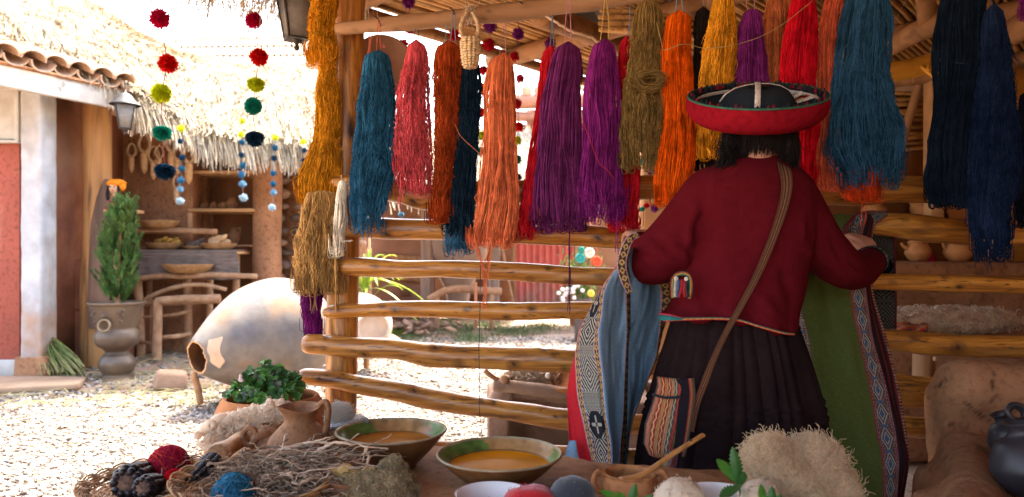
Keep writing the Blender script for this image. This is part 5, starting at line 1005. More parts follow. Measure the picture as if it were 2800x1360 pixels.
hl([(.187, .001), (.182, -.010), (.172, -.022), (.145, -.030), (.112, -.032), (.104, -.026)], 'brim_lining', navy_c)
hl([(.106, -.032), (.102, -.014), (.088, .006), (.062, .021), (.030, .028), (.001, .030)], 'crown', navy_c, wob=.02)
def hp(r, a, z): return hcn + MH @ np.array([r * math.cos(a), r * math.sin(a), z])
m = MB(); P = np.array([hp(.189, a, .0015) for a in np.linspace(0, 2 * np.pi, 90)]); m.tube(P, .0030, 8, cap=False); m.build('green_piping', mat('green_piping', (.025, .12, .075), scale=80, rough=.8), hat)
ruff = [mat('ruffle_' + k, c_, rough=.9, scale=60) for k, c_ in (('black', (.014, .016, .02)), ('crimson', (.16, .008, .02)))]
for i in range(84):
    a = i / 84 * 2 * np.pi; r0 = .178 + .004 * math.sin(i * 2.7); w = .0085; h_ = .017 + .004 * math.sin(i * 1.9); nd = 6
    gq = np.array([[hp(r0 + .003 * math.sin(v * 3.1) + (1 - abs(u)) * .004 * (1 if i % 2 else -1), a + u * w / r0 * (1 - v ** 1.5 * .92), -.008 + v * h_) for v in np.linspace(0, 1, 4)] for u in np.linspace(-1, 1, nd)])
    m = MB(); m.grid(gq); o = m.build('ruffle', ruff[(i // 3) % 2 if i % 5 else 0], hat); so_ = o.modifiers.new('s', 'SOLIDIFY'); so_.thickness = .0016
for i in range(30):      # inner ruffle round the crown on the near side
    a = math.pi + i / 30 * math.pi; gq = np.array([[hp(.112, a + u * .05 * (1 - v * .9), -.032 + v * .012) for v in np.linspace(0, 1, 3)] for u in np.linspace(-1, 1, 5)]); m = MB(); m.grid(gq); o = m.build('ruffle', ruff[i % 4 == 0], hat); so_ = o.modifiers.new('s', 'SOLIDIFY'); so_.thickness = .0015
rib_m = mat('white_braid', (.66, .62, .55), (.50, .42, .36), 90, .85, .4, 300, .001, spots=((.45, .10, .12), 160, .15, .3))
def hatband(fn, w, name='white_ribbon', n=40):
    P = np.array([fn(t) for t in np.linspace(0, 1, n)]); up_ = []; T = unit(np.gradient(P, axis=0)); Nn = unit(P - (hcn - hax * .12)) ; S_ = unit(np.cross(T, Nn)); s = np.linspace(-.5, .5, 4)
    mb = MB(); mb.grid(P[:, None] + S_[:, None] * s[None, :, None] * w + Nn[:, None] * .0022); o = mb.build(name, rib_m, hat); so_ = o.modifiers.new('s', 'SOLIDIFY'); so_.thickness = .0016
def crz(r): return np.interp(r, [0, .03, .062, .088, .102, .106], [.030, .028, .021, .006, -.014, -.032]) + .001
hatband(lambda t: hp(.102 * abs(1 - 2 * t), math.radians(262) if t < .5 else math.radians(82), crz(.102 * abs(1 - 2 * t))), .015)
hatband(lambda t: hp(.102 * abs(1 - 2 * t), math.radians(188) if t < .5 else math.radians(8), crz(.102 * abs(1 - 2 * t))), .007)
for (a0, a1) in ((100, 190), (-25, 48)): hatband(lambda t: hp(.168, math.radians(a0 + (a1 - a0) * t), -.020), .016)
for aa_ in (30, 10): hatband(lambda t: hp(.112 + .066 * t, math.radians(aa_ + 6 * t), -.028 + .012 * t), .012, n=12)
m = MB(); gq = np.array([[hp(.115 + .055 * v, math.radians(12 + 16 * u), -.0285 + .010 * v) for v in np.linspace(0, 1, 5)] for u in np.linspace(0, 1, 5)]); m.grid(gq); m.build('red_inset', felt, hat)
m = MB(); gq = np.array([[hp(.125 + .022 * v, math.radians(16 + 8 * u), -.0255 + .004 * v) for v in np.linspace(0, 1, 3)] for u in np.linspace(0, 1, 3)]); m.grid(gq); m.build('gold_patch', mat('gold_patch', (.6, .4, .08), rough=.4, metal=.4), hat)
# ---- woven shoulder bag
bag = thing('woven_bag', tuple(at(1820, 1140, 1.88)), 'small flat bag woven in red and ochre bands at the hip', 'bag')
U, V_ = 90, 150; u = np.linspace(0, 1, U); v = np.linspace(0, 1, V_); UU, VV = np.meshgrid(u, v, indexing='ij')
lx = np.interp(v, [0, .12, .35, .6, .85, 1], [1797, 1797, 1783, 1764, 1760, 1775]); rx = np.interp(v, [0, .12, .35, .6, .85, 1], [1868, 1868, 1862, 1856, 1843, 1832]); yt = 1030 + 215 * v
px = lx[None] + (rx - lx)[None] * UU; py = yt[None] + 8 * np.sin(UU * 3.14) * VV + (8 * UU * (1 - VV)); th = .022 * np.sqrt(np.clip(1 - (2 * UU - 1) ** 4, 0, 1)) * np.sqrt(np.clip(1 - (2 * VV - 1) ** 6, 0, 1))
Yb = 1.90
def bagc(s, v):
    x = s * .072; y = v * .21; k = (s * 8.0).astype(int); base_ = pick([(.20, .10, .05), (.32, .03, .03), (.36, .22, .08), (.30, .03, .03), (.34, .24, .12), (.05, .09, .11), (.30, .04, .04), (.33, .22, .10), (.2, .1, .05)], k)
    f = s * 8 - k; z = np.abs(((y / .022 + .3 * k) % 1) - .5) * 2; zig = np.abs(f - .5 - .35 * (z - .5)) < .13
    c = np.where(zig[..., None], np.where((k % 2 == 0)[..., None], np.array((.42, .10, .06)), np.array((.50, .36, .16))), base_); edge = (f < .1); c = np.where(edge[..., None], np.array((.05, .03, .03)), c)
    return c * (.75 + .5 * vnoise(np.stack([x * 900, y * 900, 0 * x], -1).reshape(-1, 3)).reshape(s.shape)[..., None])
G = np.stack([(px - 1400) / FPX * Yb, Yb - th, CAM_H - (py - 700) / FPX * Yb], -1); G2 = G.copy(); G2[..., 1] = Yb + th * .6 + .006
C = bagc(UU, VV); m = MB(); m.grid(G, colr=C.reshape(-1, 3)); m.grid(G2[::-1], colr=C[::-1].reshape(-1, 3))
for a_, b_ in ((G[0], G2[0]), (G[-1], G2[-1])): m.grid(np.stack([a_, b_]), colr=np.full((2 * V_, 3), .03))
m.grid(np.stack([G[:, -1], G2[:, -1]]), colr=np.full((2 * U, 3), .03)); m.grid(np.stack([G[:, 0], G2[:, 0]]), colr=np.full((2 * U, 3), .03)); m.build('bag_front', weave, bag)
m = MB(); P = smooth_path([at(1785, 1079, 1.868), at(1820, 1088, 1.864), at(1860, 1086, 1.868)], 20); m.tube(P, .0065, 8, flat=.5); m.build('zip', mat('navy_zip', (.012, .02, .035), scale=300, rough=.6, bump=.6), bag)
def side_c(s, v): return stripes(s, v, [(.014, .012, .016), (.014, .012, .016), (.25, .03, .03), (.25, .13, .05), (.10, .05, .03), (.03, .05, .06)], [3, 2, .8, .8, .8, .6])
ribbon([(1874, 1036, 1.89), (1878, 1080, 1.885), (1872, 1150, 1.88), (1862, 1220, 1.885), (1858, 1248, 1.89)], [.044, .044, .038, .032, .028], (0, 1, 0), side_c, 'bag_side_panel', weave, bag, 120, 14, .006)
m = MB(); g_ = np.random.default_rng(8)
for k, c_ in enumerate(((.3, .05, .04), (.05, .12, .2), (.4, .3, .15))):
    b0 = at(1845 - k * 6, 1235 + k * 4, 1.875); n = 60; t = np.linspace(0, 1, 7); P = b0 + g_.normal(0, .004, (n, 1, 3)) + np.stack([-.012 * t, 0 * t, -.05 * t], -1)[None] + np.cumsum(g_.normal(0, .0012, (n, 7, 3)), 1); m = MB(); m.tubes(P, .0011, 3); m.build('tassel', mat('bag_tassel_%d' % k, c_, scale=90, rough=.95), bag, kind='stuff')

# ================================================================== textiles
def cloth(name, label, rows, cols, Yg, cfun, sub, nrow=300, amp=.004, parent=None, freq=14, seed=0):
    """rows: py list; cols[c][r]: px; Yg[r][c]; cfun(region, s, v, w)"""
    rows = np.array(rows, float); Cx = np.array(cols, float); Yg = np.array(Yg, float)
    if Yg.ndim == 1: Yg = np.repeat(Yg[None], len(rows), 0)
    A = smooth_path(np.concatenate([rows[:, None], Cx.T, Yg], 1), nrow); ry = A[:, 0]; nc = len(Cx); X_ = A[:, 1:1 + nc]; YY = A[:, 1 + nc:]
    gx, gY, reg, ss = [], [], [], []
    for c in range(nc - 1):
        s = np.linspace(0, 1, sub[c] + 1)[:-1] if c < nc - 2 else np.linspace(0, 1, sub[c] + 1)
        gx.append(X_[:, c:c + 1] * (1 - s) + X_[:, c + 1:c + 2] * s); e = s * s * (3 - 2 * s); gY.append(YY[:, c:c + 1] * (1 - e) + YY[:, c + 1:c + 2] * e); reg += [c] * len(s); ss += list(s)
    gx = np.concatenate(gx, 1); gY = np.concatenate(gY, 1); P = np.stack([(gx - 1400) / FPX * gY, gY, CAM_H - (ry[:, None] - 700) / FPX * gY], -1)
    v = np.concatenate([[0], np.cumsum(np.linalg.norm(np.diff(P[:, P.shape[1] // 2], axis=0), axis=1))]); reg = np.array(reg); ss = np.array(ss); C = np.zeros(P.shape)
    for c in range(nc - 1):
        k = reg == c; wv = np.linalg.norm(P[nrow // 2, np.where(k)[0][-1]] - P[nrow // 2, np.where(k)[0][0]])
        C[:, k] = cfun(c, np.repeat(ss[k][None], nrow, 0), np.repeat(v[:, None], k.sum(), 1), wv)
    P[..., 1] += (fbm(P.reshape(-1, 3) * [1, 1, .22], freq, seed, 3).reshape(P.shape[:2]) - .5) * amp * 4
    mb = MB(); mb.grid(P, colr=C.reshape(-1, 3)); o = mb.build(name, weave, parent, **({} if parent else dict(label=label, cat='cloth')))
    so_ = o.modifiers.new('solidify', 'SOLIDIFY'); so_.thickness = .004; so_.offset = 0; return o
CW = (.27, .25, .21)
def bw(s, v, w):
    """black and cream Andean band: diagonals, nested diamonds, fine hatching, flowers"""
    Lp = .34; q = (v + .02) % Lp; x = (s - .5) * 2; W2 = np.abs(x)
    f1 = (q / .10) ; d1 = W2 + np.abs(f1 - .5) * 2; zz = ((d1 * 3.4) % 1) < .5
    f3 = ((q - .15) / .085); r_ = np.hypot(x, (f3 - .5) * 2); an = np.arctan2((f3 - .5) * 2, x); fl = ((r_ < .62 * (.55 + .45 * np.cos(an * 4))) & (r_ > .12)) | ((r_ > .95) & (((W2 * 3 + f3 * 5) % 1) < .5))
    f4 = ((q - .235) / .075); d4 = W2 + np.abs(f4 - .5) * 2; dm = ((d4 * 2.6 + .2) % 1) < .45
    hat_ = ((np.floor(s * 24) + np.floor(v / .0024)) % 2 == 0)
    o = np.where(q < .10, zz, np.where(q < .15, hat_, np.where(q < .235, fl, np.where(q < .31, dm, hat_)))); dn = ((q < .155) & (q > .15)) | ((q < .105) & (q > .10)); o = np.where(dn, ((s * 12) % 1 < .5), o)
    return np.where(o[..., None], np.array(CW) * 1.25, np.array((.012, .012, .017)))
def goldband(s, v, w, ex=(.12, .06, .10)):
    f = (v / .022) % 1; d = np.abs(s - .5) * 2.6 + np.abs(f - .5) * 2; c = np.where((d < .95)[..., None], np.where((d < .45)[..., None], np.array((.10, .05, .02)), np.array((.42, .27, .10))), np.array((.05, .03, .025)))
    c = np.where(((s < .14) | (s > .86))[..., None], np.where((((v / .004) % 1) < .5)[..., None], np.array((.30, .06, .14)), np.array((.5, .42, .38))), c); return c
def plain(c): return lambda s, v, w: np.broadcast_to(np.array(c), s.shape + (3,)) * (.88 + .24 * vnoise(np.stack([s * w * 220, v * 700, 0 * s], -1).reshape(-1, 3)).reshape(s.shape)[..., None])
zr = lambda x: 1500 + .6075 * np.array(x, float)
yz = [128, 190, 250, 330, 440, 500, 600, 700, 800, 900, 1000, 1090, 1170, 1260]
c0 = zr([352, 325, 280, 230, 170, 140, 123, 95, 85, 88, 95, 115, 145, 175])
c1 = zr([353, 326, 281, 231, 171, 141, 124, 126, 134, 155, 175, 195, 205, 212])
c2 = zr([354, 327, 282, 232, 172, 150, 140, 148, 158, 180, 200, 215, 224, 230])
c3 = zr([358, 331, 286, 238, 220, 210, 205, 225, 235, 250, 265, 268, 272, 275])
c4 = zr([362, 336, 293, 252, 238, 226, 232, 245, 252, 262, 280, 286, 290, 292])
c5 = zr([368, 345, 352, 350, 350, 350, 345, 340, 335, 330, 320, 318, 320, 322])
c6 = zr([372, 358, 366, 368, 366, 362, 355, 354, 355, 355, 347, 340, 340, 340])
c7 = zr([392, 430, 480, 505, 498, 495, 482, 450, 410, 375, 358, 350, 346, 344])
c8 = zr([398, 440, 520, 560, 535, 515, 490, 455, 415, 378, 360, 352, 348, 346])
dA = lambda *d: [2.06 + q for q in d]
Yrow = []
for i in range(len(yz)):
    t = i / 13; k = min(1, t * 2.2); top = 1 - k
    Yrow.append([2.05 + .24 * k + .0, 2.05 + .17 * k, 2.05 + .13 * k, 2.04 + .04 * k, 2.03 + .01 * k, 2.04 + .10 * k, 2.05 + .15 * k, 2.18 + .09 * k, 2.16 + .14 * k])
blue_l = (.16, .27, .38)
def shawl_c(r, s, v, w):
    return [plain((.42, .014, .022)), goldband, bw, goldband, plain(blue_l), lambda s, v, w: goldband(s, v, w) * .7, plain((.13, .22, .31)), goldband][r](s, v, w)  # second blue is the first darkened: fold shade put into the colour
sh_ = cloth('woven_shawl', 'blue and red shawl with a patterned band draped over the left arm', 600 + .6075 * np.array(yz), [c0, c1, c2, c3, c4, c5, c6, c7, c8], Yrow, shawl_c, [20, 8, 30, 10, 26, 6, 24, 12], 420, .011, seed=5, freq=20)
cloth('blue_lining', 'pale blue cloth edge below the red shawl corner', [1205, 1240, 1280, 1330], [[1556, 1545, 1536, 1530], [1575, 1580, 1592, 1610]], [2.24, 2.22], lambda r, s, v, w: plain(blue_l)(s, v, w), [16], 60, .002)
ribbon([(1745, 640, 2.0), (1722, 655, 1.99), (1706, 690, 1.985), (1700, 730, 1.98), (1712, 775, 1.99), (1722, 800, 2.0)], [.016, .020, .024, .026, .022, .014], (0, 1, .1), lambda s, v: goldband(s, v, 1), 'shawl_border', weave, None, 120, 14, .004, label='folded patterned shawl border wrapped round the left sleeve', cat='cloth border')
m = MB(); P = smooth_path([at(1758, 652, 1.99), at(1738, 646, 1.985), at(1718, 664, 1.985), at(1706, 700, 1.985)], 40); 
# green cloth on the rail
zx = lambda x: 2100 + .6876 * np.array(x, float)
yg = [128, 150, 200, 260, 330, 430, 520, 600, 740, 900, 1010, 1100, 1190, 1270]
g0 = zx([232, 215, 190, 150, 115, 98, 102, 118, 150, 178, 196, 208, 220, 232])
g1 = zx([262, 245, 215, 180, 150, 128, 138, 158, 180, 205, 216, 228, 244, 262])
g2 = zx([336, 322, 312, 318, 322, 330, 342, 356, 385, 420, 440, 455, 460, 462])
g3 = zx([392, 385, 372, 368, 370, 388, 402, 417, 455, 490, 510, 520, 522, 516])
g4 = zx([428, 425, 410, 398, 396, 405, 432, 462, 500, 530, 546, 558, 545, 530])
g5 = zx([470, 462, 425, 405, 402, 412, 440, 470, 508, 538, 554, 564, 550, 534])
Yg_ = []
for i in range(len(yg)):
    b = np.interp(yg[i], [128, 150, 430, 1270], [2.565, 2.545, 2.42, 2.20]); Yg_.append([b + .03, b, b - .01, b - .02, b + .03, b + .09])
def andean(s, v, w):
    f = (v / .075) % 1; x = np.abs(s - .5) * 2; xx = np.abs(s - .46) * 3.2; d = xx + np.abs(f - .5) * 2; c = np.zeros(s.shape + (3,)) + np.array((.085, .045, .040))
    c = np.where((np.abs(d - .95) < .10)[..., None], np.array((.30, .25, .21)), c); c = np.where((np.abs(d - 1.5) < .06)[..., None], np.array((.22, .12, .09)), c); c = np.where((d < .80)[..., None], np.array((.045, .05, .07)), c); c = np.where((np.abs(d - .5) < .09)[..., None], np.array((.26, .24, .22)), c); c = np.where((d < .25)[..., None], np.array((.03, .09, .17)), c)
    c = np.where((np.hypot(xx * .6, np.minimum(f, 1 - f) * 4) < .28)[..., None], np.array((.03, .09, .18)), c)
    e = (x > .66) & (x < .74); c = np.where(e[..., None], np.where((((v / .008) % 1) < .5)[..., None], np.array((.30, .24, .20)), np.array((.10, .03, .03))), c)
    e = (x > .84) & (x < .92); c = np.where(e[..., None], np.where((((v / .006 + .5) % 1) < .4)[..., None], np.array((.30, .25, .22)), np.array((.20, .02, .05))), c); e = (x >= .92); return np.where(e[..., None], np.array((.22, .02, .035)), c)
def darks(s, v, w): c = stripes(s, v, [(.02, .015, .018), (.16, .015, .02), (.02, .015, .018), (.16, .015, .02), (.03, .02, .02)], [2, .7, 1.2, .8, .5]); return c
def edgeb(s, v, w): return np.where((((v / .010) % 1) < .5)[..., None], np.array((.42, .36, .30)), np.array((.20, .03, .04)))
def green_c(r, s, v, w): return [andean, plain((.070, .095, .024)), andean, darks, edgeb][r](s, v, w)
cloth('green_cloth', 'long olive green woven cloth with patterned borders hanging over the rail beside the right hand', 500 + .6876 * np.array(yg), [g0, g1, g2, g3, g4, g5], Yg_, green_c, [12, 50, 32, 16, 5], 420, .013, seed=9, freq=11)
cloth('dark_cloth', 'black patterned cloth hanging behind the right cuff on the rail', [600, 650, 720, 800, 900], [[2392, 2384, 2368, 2372, 2392], [2430, 2440, 2444, 2446, 2446], [2446, 2450, 2450, 2452, 2452]], [2.70, 2.71, 2.70], lambda r, s, v, w: [lambda s, v, w: bw(s, v, w) * .22, darks][r](s, v, w), [30, 6], 140, .004)
# rolled top edge of the cloth over the rail
def roll_c(s, v): return stripes(s, v, [(.07, .035, .03), (.20, .10, .08), (.05, .03, .03), (.22, .14, .11), (.05, .03, .03)], [1, .6, 1, .6, 1]) 
ribbon([(2318, 690, 2.44), (2330, 640, 2.50), (2352, 610, 2.555), (2384, 596, 2.575), (2424, 584, 2.58)], [.060, .075, .070, .055, .018], (0, 1, .2), lambda s, v: andean(s, v, 1) * .75, 'cloth_fold', weave, None, 160, 34, .008, label='brown patterned cloth fold rolled over the rail above the hand', cat='cloth fold')
# ================================================================== stall table
TZ = .572
def tb(px, py, z=TZ): Yt = (CAM_H - z) / ((py - 700) / FPX); return at(px, py, Yt)
tbl = thing('stall_table', (0, 1.5, 0), 'low mud-plastered table across the foreground carrying bowls and baskets', 'table')
ol = np.array([(-.97, 1.25), (-.985, 1.55), (-.95, 1.70), (-.80, 1.84), (-.74, 2.02), (-.60, 2.09), (-.30, 2.09), (.10, 2.0), (.22, 1.90), (.60, 1.82), (.71, 1.74), (.73, 1.25)])
bm_ = MB(); n = len(ol)
V = np.vstack([np.c_[ol, np.full(n, TZ - .10)], np.c_[ol, np.full(n, TZ - .004)], [[0, 1.6, TZ - .10]], [[0, 1.6, TZ - .004]]]); F = [[i, (i + 1) % n, 2 * n] for i in range(n)] + [[n + (i + 1) % n, n + i, 2 * n + 1] for i in range(n)]
bm_.add(V, np.array([[i, n + i, n + (i + 1) % n, (i + 1) % n] for i in range(n)])); bm_.F[-1] = bm_.F[-1][:, ::-1]; bm_.add(V, np.array(F)[:, ::-1])
tabm = mat('table_clay', (.34, .16, .07), (.23, .10, .04), 5, .8, .6, 30, .006, spec=.2, c3=(.42, .25, .14), fine=2.5)
m = MB(); m.F = []; m.V = []
m.add(V, np.array([[i, (i + 1) % n, n + (i + 1) % n, n + i] for i in range(n)])); m.add(V, np.array([[(i + 1) % n, i, 2 * n] for i in range(n)] + [[n + i, n + (i + 1) % n, 2 * n + 1] for i in range(n)]))
remeshed(m, 'table_top', tabm, .012, 6, tbl, amp=.006, freq=8)
for (lx_, ly_) in ((-.85, 1.40), (-.60, 1.95), (.15, 1.85), (.62, 1.35)):
    m = MB(); m.tube([(lx_, ly_, -.03), (lx_ + .01, ly_, .25), (lx_, ly_, TZ - .08)], .055, 12, n=12, rough=.2); m.build('leg', MW['log'], tbl)

# ------------------------------------------------------------------ glazed bowls
def bowl_mat(name, c_in, c_band, ctr, rot=0):
    mt_ = mat(name, (1, 1, 1), scale=9, rough=.22, bump=.15, bscale=60, bdist=.0012, attr=True, spec=.5, coat=.5); return mt_
def glazed(label, c, r, h, seed, water):
    root = thing('glazed_bowl', (c[0], c[1], c[2] - h), label, 'bowl'); sg = 96
    prof = np.array([(.001, -h), (r * .42, -h), (r * .46, -h + .004), (r * .72, -h * .55), (r * .95, -h * .12), (r * 1.0, -.003), (r * .985, .002), (r * .955, -.001), (r * .90, -h * .16), (r * .78, -h * .36), (r * .60, -h * .62), (r * .35, -h * .78), (.001, -h * .82)])
    pr = smooth_path(prof, 90); a = np.arange(sg) / sg * 2 * np.pi
    V = np.stack([pr[:, 0, None] * np.cos(a), pr[:, 0, None] * np.sin(a), np.repeat(pr[:, 1, None], sg, 1)], -1); V[..., 2] += (vnoise(V.reshape(-1, 3), 12, seed).reshape(V.shape[:2]) - .5) * .004
    k = np.arange(90) / 89; inside = (k > .52)[:, None]; rr = pr[:, 0][:, None] / r; nz1 = fbm(V.reshape(-1, 3), 22, seed, 4).reshape(V.shape[:2]); nz2 = fbm(V.reshape(-1, 3), 60, seed + 5, 2).reshape(V.shape[:2])
    out_c = np.array((.23, .10, .035)) * (1 - nz1[..., None]) + np.array((.10, .045, .02)) * nz1[..., None]
    amber = np.array((.42, .19, .035)) * (.7 + .6 * nz1[..., None]); green = np.array((.09, .15, .035)) * (.5 + nz2[..., None])
    aa = a[None] + 0 * rr; gsec = (np.sin(aa * 2 + seed * 1.3) + .4 * np.sin(aa * 3 + 1) + (nz1 - .5) * 1.6) > -.1 ; band = (rr > .79 + .10 * (nz2 - .5)) & (rr < .965 + .05 * (nz1 - .5))
    rings = (np.abs(rr - .80) < .006)
    inc = np.where((band & gsec)[..., None], green, amber); inc = np.where((band & ~gsec)[..., None], np.array((.30, .16, .065)) * (.5 + 1.0 * nz2[..., None]), inc); inc = np.where(rings[..., None], np.array((.12, .06, .02)), inc)
    C = np.where(inside[..., None], inc, out_c); rimm = (k > .43) & (k < .60); C[rimm] = np.array((.26, .20, .12)) * (.6 + .8 * nz2[rimm][..., None])
    m = MB(); m.grid(V[::-1] + c, cv=True, colr=C[::-1].reshape(-1, 3)); m.build('bowl_body', mat('glaze_%d' % seed, (1, 1, 1), scale=30, rough=.35, bump=.25, bscale=70, bdist=.0015, attr=True, spec=.12, coat=.06), root)
    zc = -h * .36; rw = r * .785; m = MB(); g_ = np.array([[(q * rw * math.cos(t), q * rw * math.sin(t), zc) for t in a] for q in np.linspace(.001, 1, 10)]); m.grid(g_ + c, cv=True)
    lm = mat('amber_dye_%d' % seed, water, tuple(x * .7 for x in water), 8, .3, .10, 30, .0006, spec=0.0, coat=.10, c3=tuple(x * 1.15 for x in water)); m.build('dye_bath', lm, root)
glazed('wide glazed bowl with green rim patches and brown liquid, farther of two', at(1070, 1176, 1.86), .141, .088, 1, (.34, .13, .025))
glazed('wide glazed bowl of bright amber liquid, nearer of two', at(1365, 1238, 1.72), .148, .074, 2, (.52, .19, .008))

# ------------------------------------------------------------------ baskets
def tray(label, c, r, tilt=(0, 0, 1), seed=0):
    root = thing('woven_tray', tuple(c), label, 'basket'); M3 = np.array(Vector(tilt).to_track_quat('Z', 'Y').to_matrix()); c = np.array(c)
    def T(P): return np.asarray(P) @ M3.T + c
    prz = lambda q: .004 + .030 * (q / r) ** 4
    m = MB(); ns = 26
    for k, q in enumerate(np.arange(.008, r * .93, .0042)):
        a = np.linspace(0, 2 * np.pi, 110); m.tube(T(np.stack([q * np.cos(a), q * np.sin(a), prz(q) + .0018 * np.sin(a * ns / 2 + k * np.pi)], -1)), .0024, 5, tint=rng.random(), cap=False)
    m.build('woven_coils', MW['basket'], root, kind='stuff')
    for k in range(ns):
        a = k / ns * 2 * np.pi; q = np.linspace(.006, r * .95, 8); m = MB(); m.tube(T(np.stack([q * math.cos(a), q * math.sin(a), prz(q) + .0005], -1)), .0026, 5, tint=rng.random()); m.build('spoke', MW['basket'], root)
    nb = 22; 
    for k in range(nb):       # arched rim loops, each of four parallel canes
        a0 = k / nb * 2 * np.pi; m = MB()
        for w in range(4):
            t = np.linspace(0, 1, 16); aa = a0 + (t - .0) * 2.35 * 2 * np.pi / nb + w * .012; rr_ = r * (.86 + .17 * np.sin(t * np.pi)) - w * .0042 * np.sin(t * np.pi) ; zz = prz(rr_) + .004 + .006 * np.sin(t * np.pi * 2 + w * .3)
            m.tube(T(np.stack([rr_ * np.cos(aa), rr_ * np.sin(aa), zz], -1)), .0023, 5, tint=rng.random())
        m.build('rim_loop', MW['basket'], root)
    return root
tray('woven wicker tray holding dark maize and two red yarn balls', (-.775, 1.60, TZ + .004), .152, (-.02, -.03, 1))
tray('woven wicker tray under the heap of dry twigs', (-.545, 1.535, TZ + .022), .158, (.06, -.02, 1))
def yarnball(label, c, r, cc, cc2=None, seed=0, n=200):
    g = np.random.default_rng(seed); root = thing('yarn_ball', (c[0], c[1], c[2] - r), label, 'yarn ball'); mt_ = yarn_mat('ball_%d' % seed, cc)
    m = MB(); m.ball(c, r * .94, 24, 16, tint=.1)
    ax = unit(g.normal(0, 1, (n, 3))); u_ = unit(np.cross(ax, g.normal(0, 1, (n, 3)))); v_ = np.cross(ax, u_); a = g.uniform(0, 6.28, (n, 1)) + np.linspace(0, 3.4, 22)[None]
    off = g.normal(0, .35, (n, 1, 1)); rad = np.sqrt(np.clip(1 - off ** 2, .2, 1)); P = c + r * g.uniform(.95, 1.01, (n, 1, 1)) * (rad * (np.cos(a)[..., None] * u_[:, None] + np.sin(a)[..., None] * v_[:, None]) + off * ax[:, None]); m.tubes(P, .0009, 3)
    m.build('wound_yarn', mt_, root)
    if cc2: m = MB(); k = n // 5; m.tubes(P[:k] + (P[:k] - c) * .012, .0009, 3); m.build('second_yarn', yarn_mat('ball2_%d' % seed, cc2), root, kind='stuff')
yarnball('larger magenta yarn ball on the left tray', at(461, 1273, 1.66), .045, (.30, .018, .055), (.40, .05, .02), 31, 260)
yarnball('small crimson yarn ball in front of the magenta one', at(479, 1315, 1.575), .0255, (.40, .008, .015), None, 32, 160)
yarnball('blue yarn ball at the bottom edge beside the twigs', at(638, 1352, 1.50), .0425, (.04, .16, .27), (.08, .26, .40), 33, 240)
kdark = mat('purple_black_maize', (.006, .005, .008), (.012, .008, .011), 30, .35, .1, tint=.5, spec=.3)
for (lab, a_, b_, r_, rows, per_, tp, sd) in (('fat purple black maize cob seen end-on in the left tray', at(342, 1322, 1.52), at(402, 1300, 1.65), .031, 10, 10, .8, 3), ('small dark maize cob between the fat cob and crimson ball', at(386, 1335, 1.49), at(440, 1324, 1.575), .0215, 9, 8, .8, 4), ('long slender dark maize cob pointing up from the left tray', at(588, 1258, 1.66), at(506, 1332, 1.535), .0205, 9, 19, .45, 5)):
    root = thing('maize_cob', tuple(a_), lab, 'maize'); d_ = b_ - a_; cob(root, a_, np.linalg.norm(d_), r_, kdark, d_, rows, per_, tp, sd, 1.15)
# wooden pestle end
m = MB(); a_, b_ = at(590, 1246, 1.76), at(668, 1196, 1.98); dvec = unit(b_ - a_); m.lathe([(.001, 0), (.020, .001), (.026, .006), (.0275, .02), (.026, .032), (.0235, .036), (.024, .045), (.021, .10), (.020, .2), (.001, .21)], a_, 28, axis=dvec, n=50)
m.build('wooden_pestle', mat('turned_wood', (.46, .24, .10), (.34, .16, .06), 14, .5, .2, 40, .001, streak=((.20, .09, .03), 30, (1, 1, 1), .55, .7)), cat='pestle', label='turned wooden pestle lying end-on beside the slender dark cob')
# wool roving
rv = thing('wool_roving', tuple(at(660, 1180, 2.05)), 'lumpy cream wool roving heaped behind the jug', 'wool'); m = MB(); g_ = np.random.default_rng(21)
for k in range(12):
    o_ = g_.normal(0, .012, 3); nA = 60; P = smooth_path([at(570, 1208, 1.99) + o_, at(610, 1180 - k * 1.5, 2.02) + o_, at(660, 1165 - k * 2.5, 2.04) + o_ * .6, at(715, 1140 - k, 2.06) + o_ * .8, at(770, 1118, 2.08) + o_], nA); P = P + np.stack([.012 * np.sin(np.linspace(0, 26, nA) + k), .01 * np.sin(np.linspace(0, 19, nA) + 2 * k), .009 * np.sin(np.linspace(0, 31, nA) + 3 * k)], -1)
    m.tube(P, .012 + .005 * np.sin(np.linspace(0, 33, nA) + k), 10, tint=g_.random(), rough=.6, seed=k)
m.ball(at(670, 1205, 2.05), (.10, .045, .055), 20, 12, amp=.15, seed=4); m.build('roving', MW['wool'], rv)
n = 900; P0 = np.array([at(x, 1212 - (x - 565) * .42, 1.995) for x in g_.uniform(565, 775, n)]) + g_.normal(0, .018, (n, 3)); P = P0[:, None] + np.cumsum(g_.normal(0, .003, (n, 8, 3)), 1); m = MB(); m.tubes(P, .0007, 3); m.build('loose_fibres', MW['wool'], rv, kind='stuff')
# jug and small pot
jm = MW['soot_clay']; cj = at(820, 1112, 1.87); jg = thing('clay_jug', (cj[0], cj[1], TZ), 'tall brown clay jug with a wide spouted mouth and one handle', 'jug')
pr = smooth_path([(.001, TZ - cj[2]), (.050, TZ - cj[2]), (.066, TZ - cj[2] + .012), (.082, -.112), (.077, -.082), (.052, -.052), (.039, -.038), (.040, -.020), (.049, -.002), (.0515, .003), (.048, .001), (.037, -.016), (.034, -.036), (.045, -.052), (.068, -.090), (.001, -.135)], 80)
sg = 56; a = np.arange(sg) / sg * 2 * np.pi; V = np.stack([pr[:, 0, None] * np.cos(a), pr[:, 0, None] * np.sin(a), np.repeat(pr[:, 1, None], sg, 1)], -1); sp_ = np.exp(-((a - 3.9) / .35) ** 2)[None] * np.clip((V[..., 2] + .03) / .03, 0, 1); V[..., :2] *= (1 + .22 * sp_)[..., None]; V[..., 2] += .006 * sp_ - .010 * np.exp(-((a - 5.4) / .8) ** 2)[None] * np.clip((V[..., 2] + .03) / .03, 0, 1)
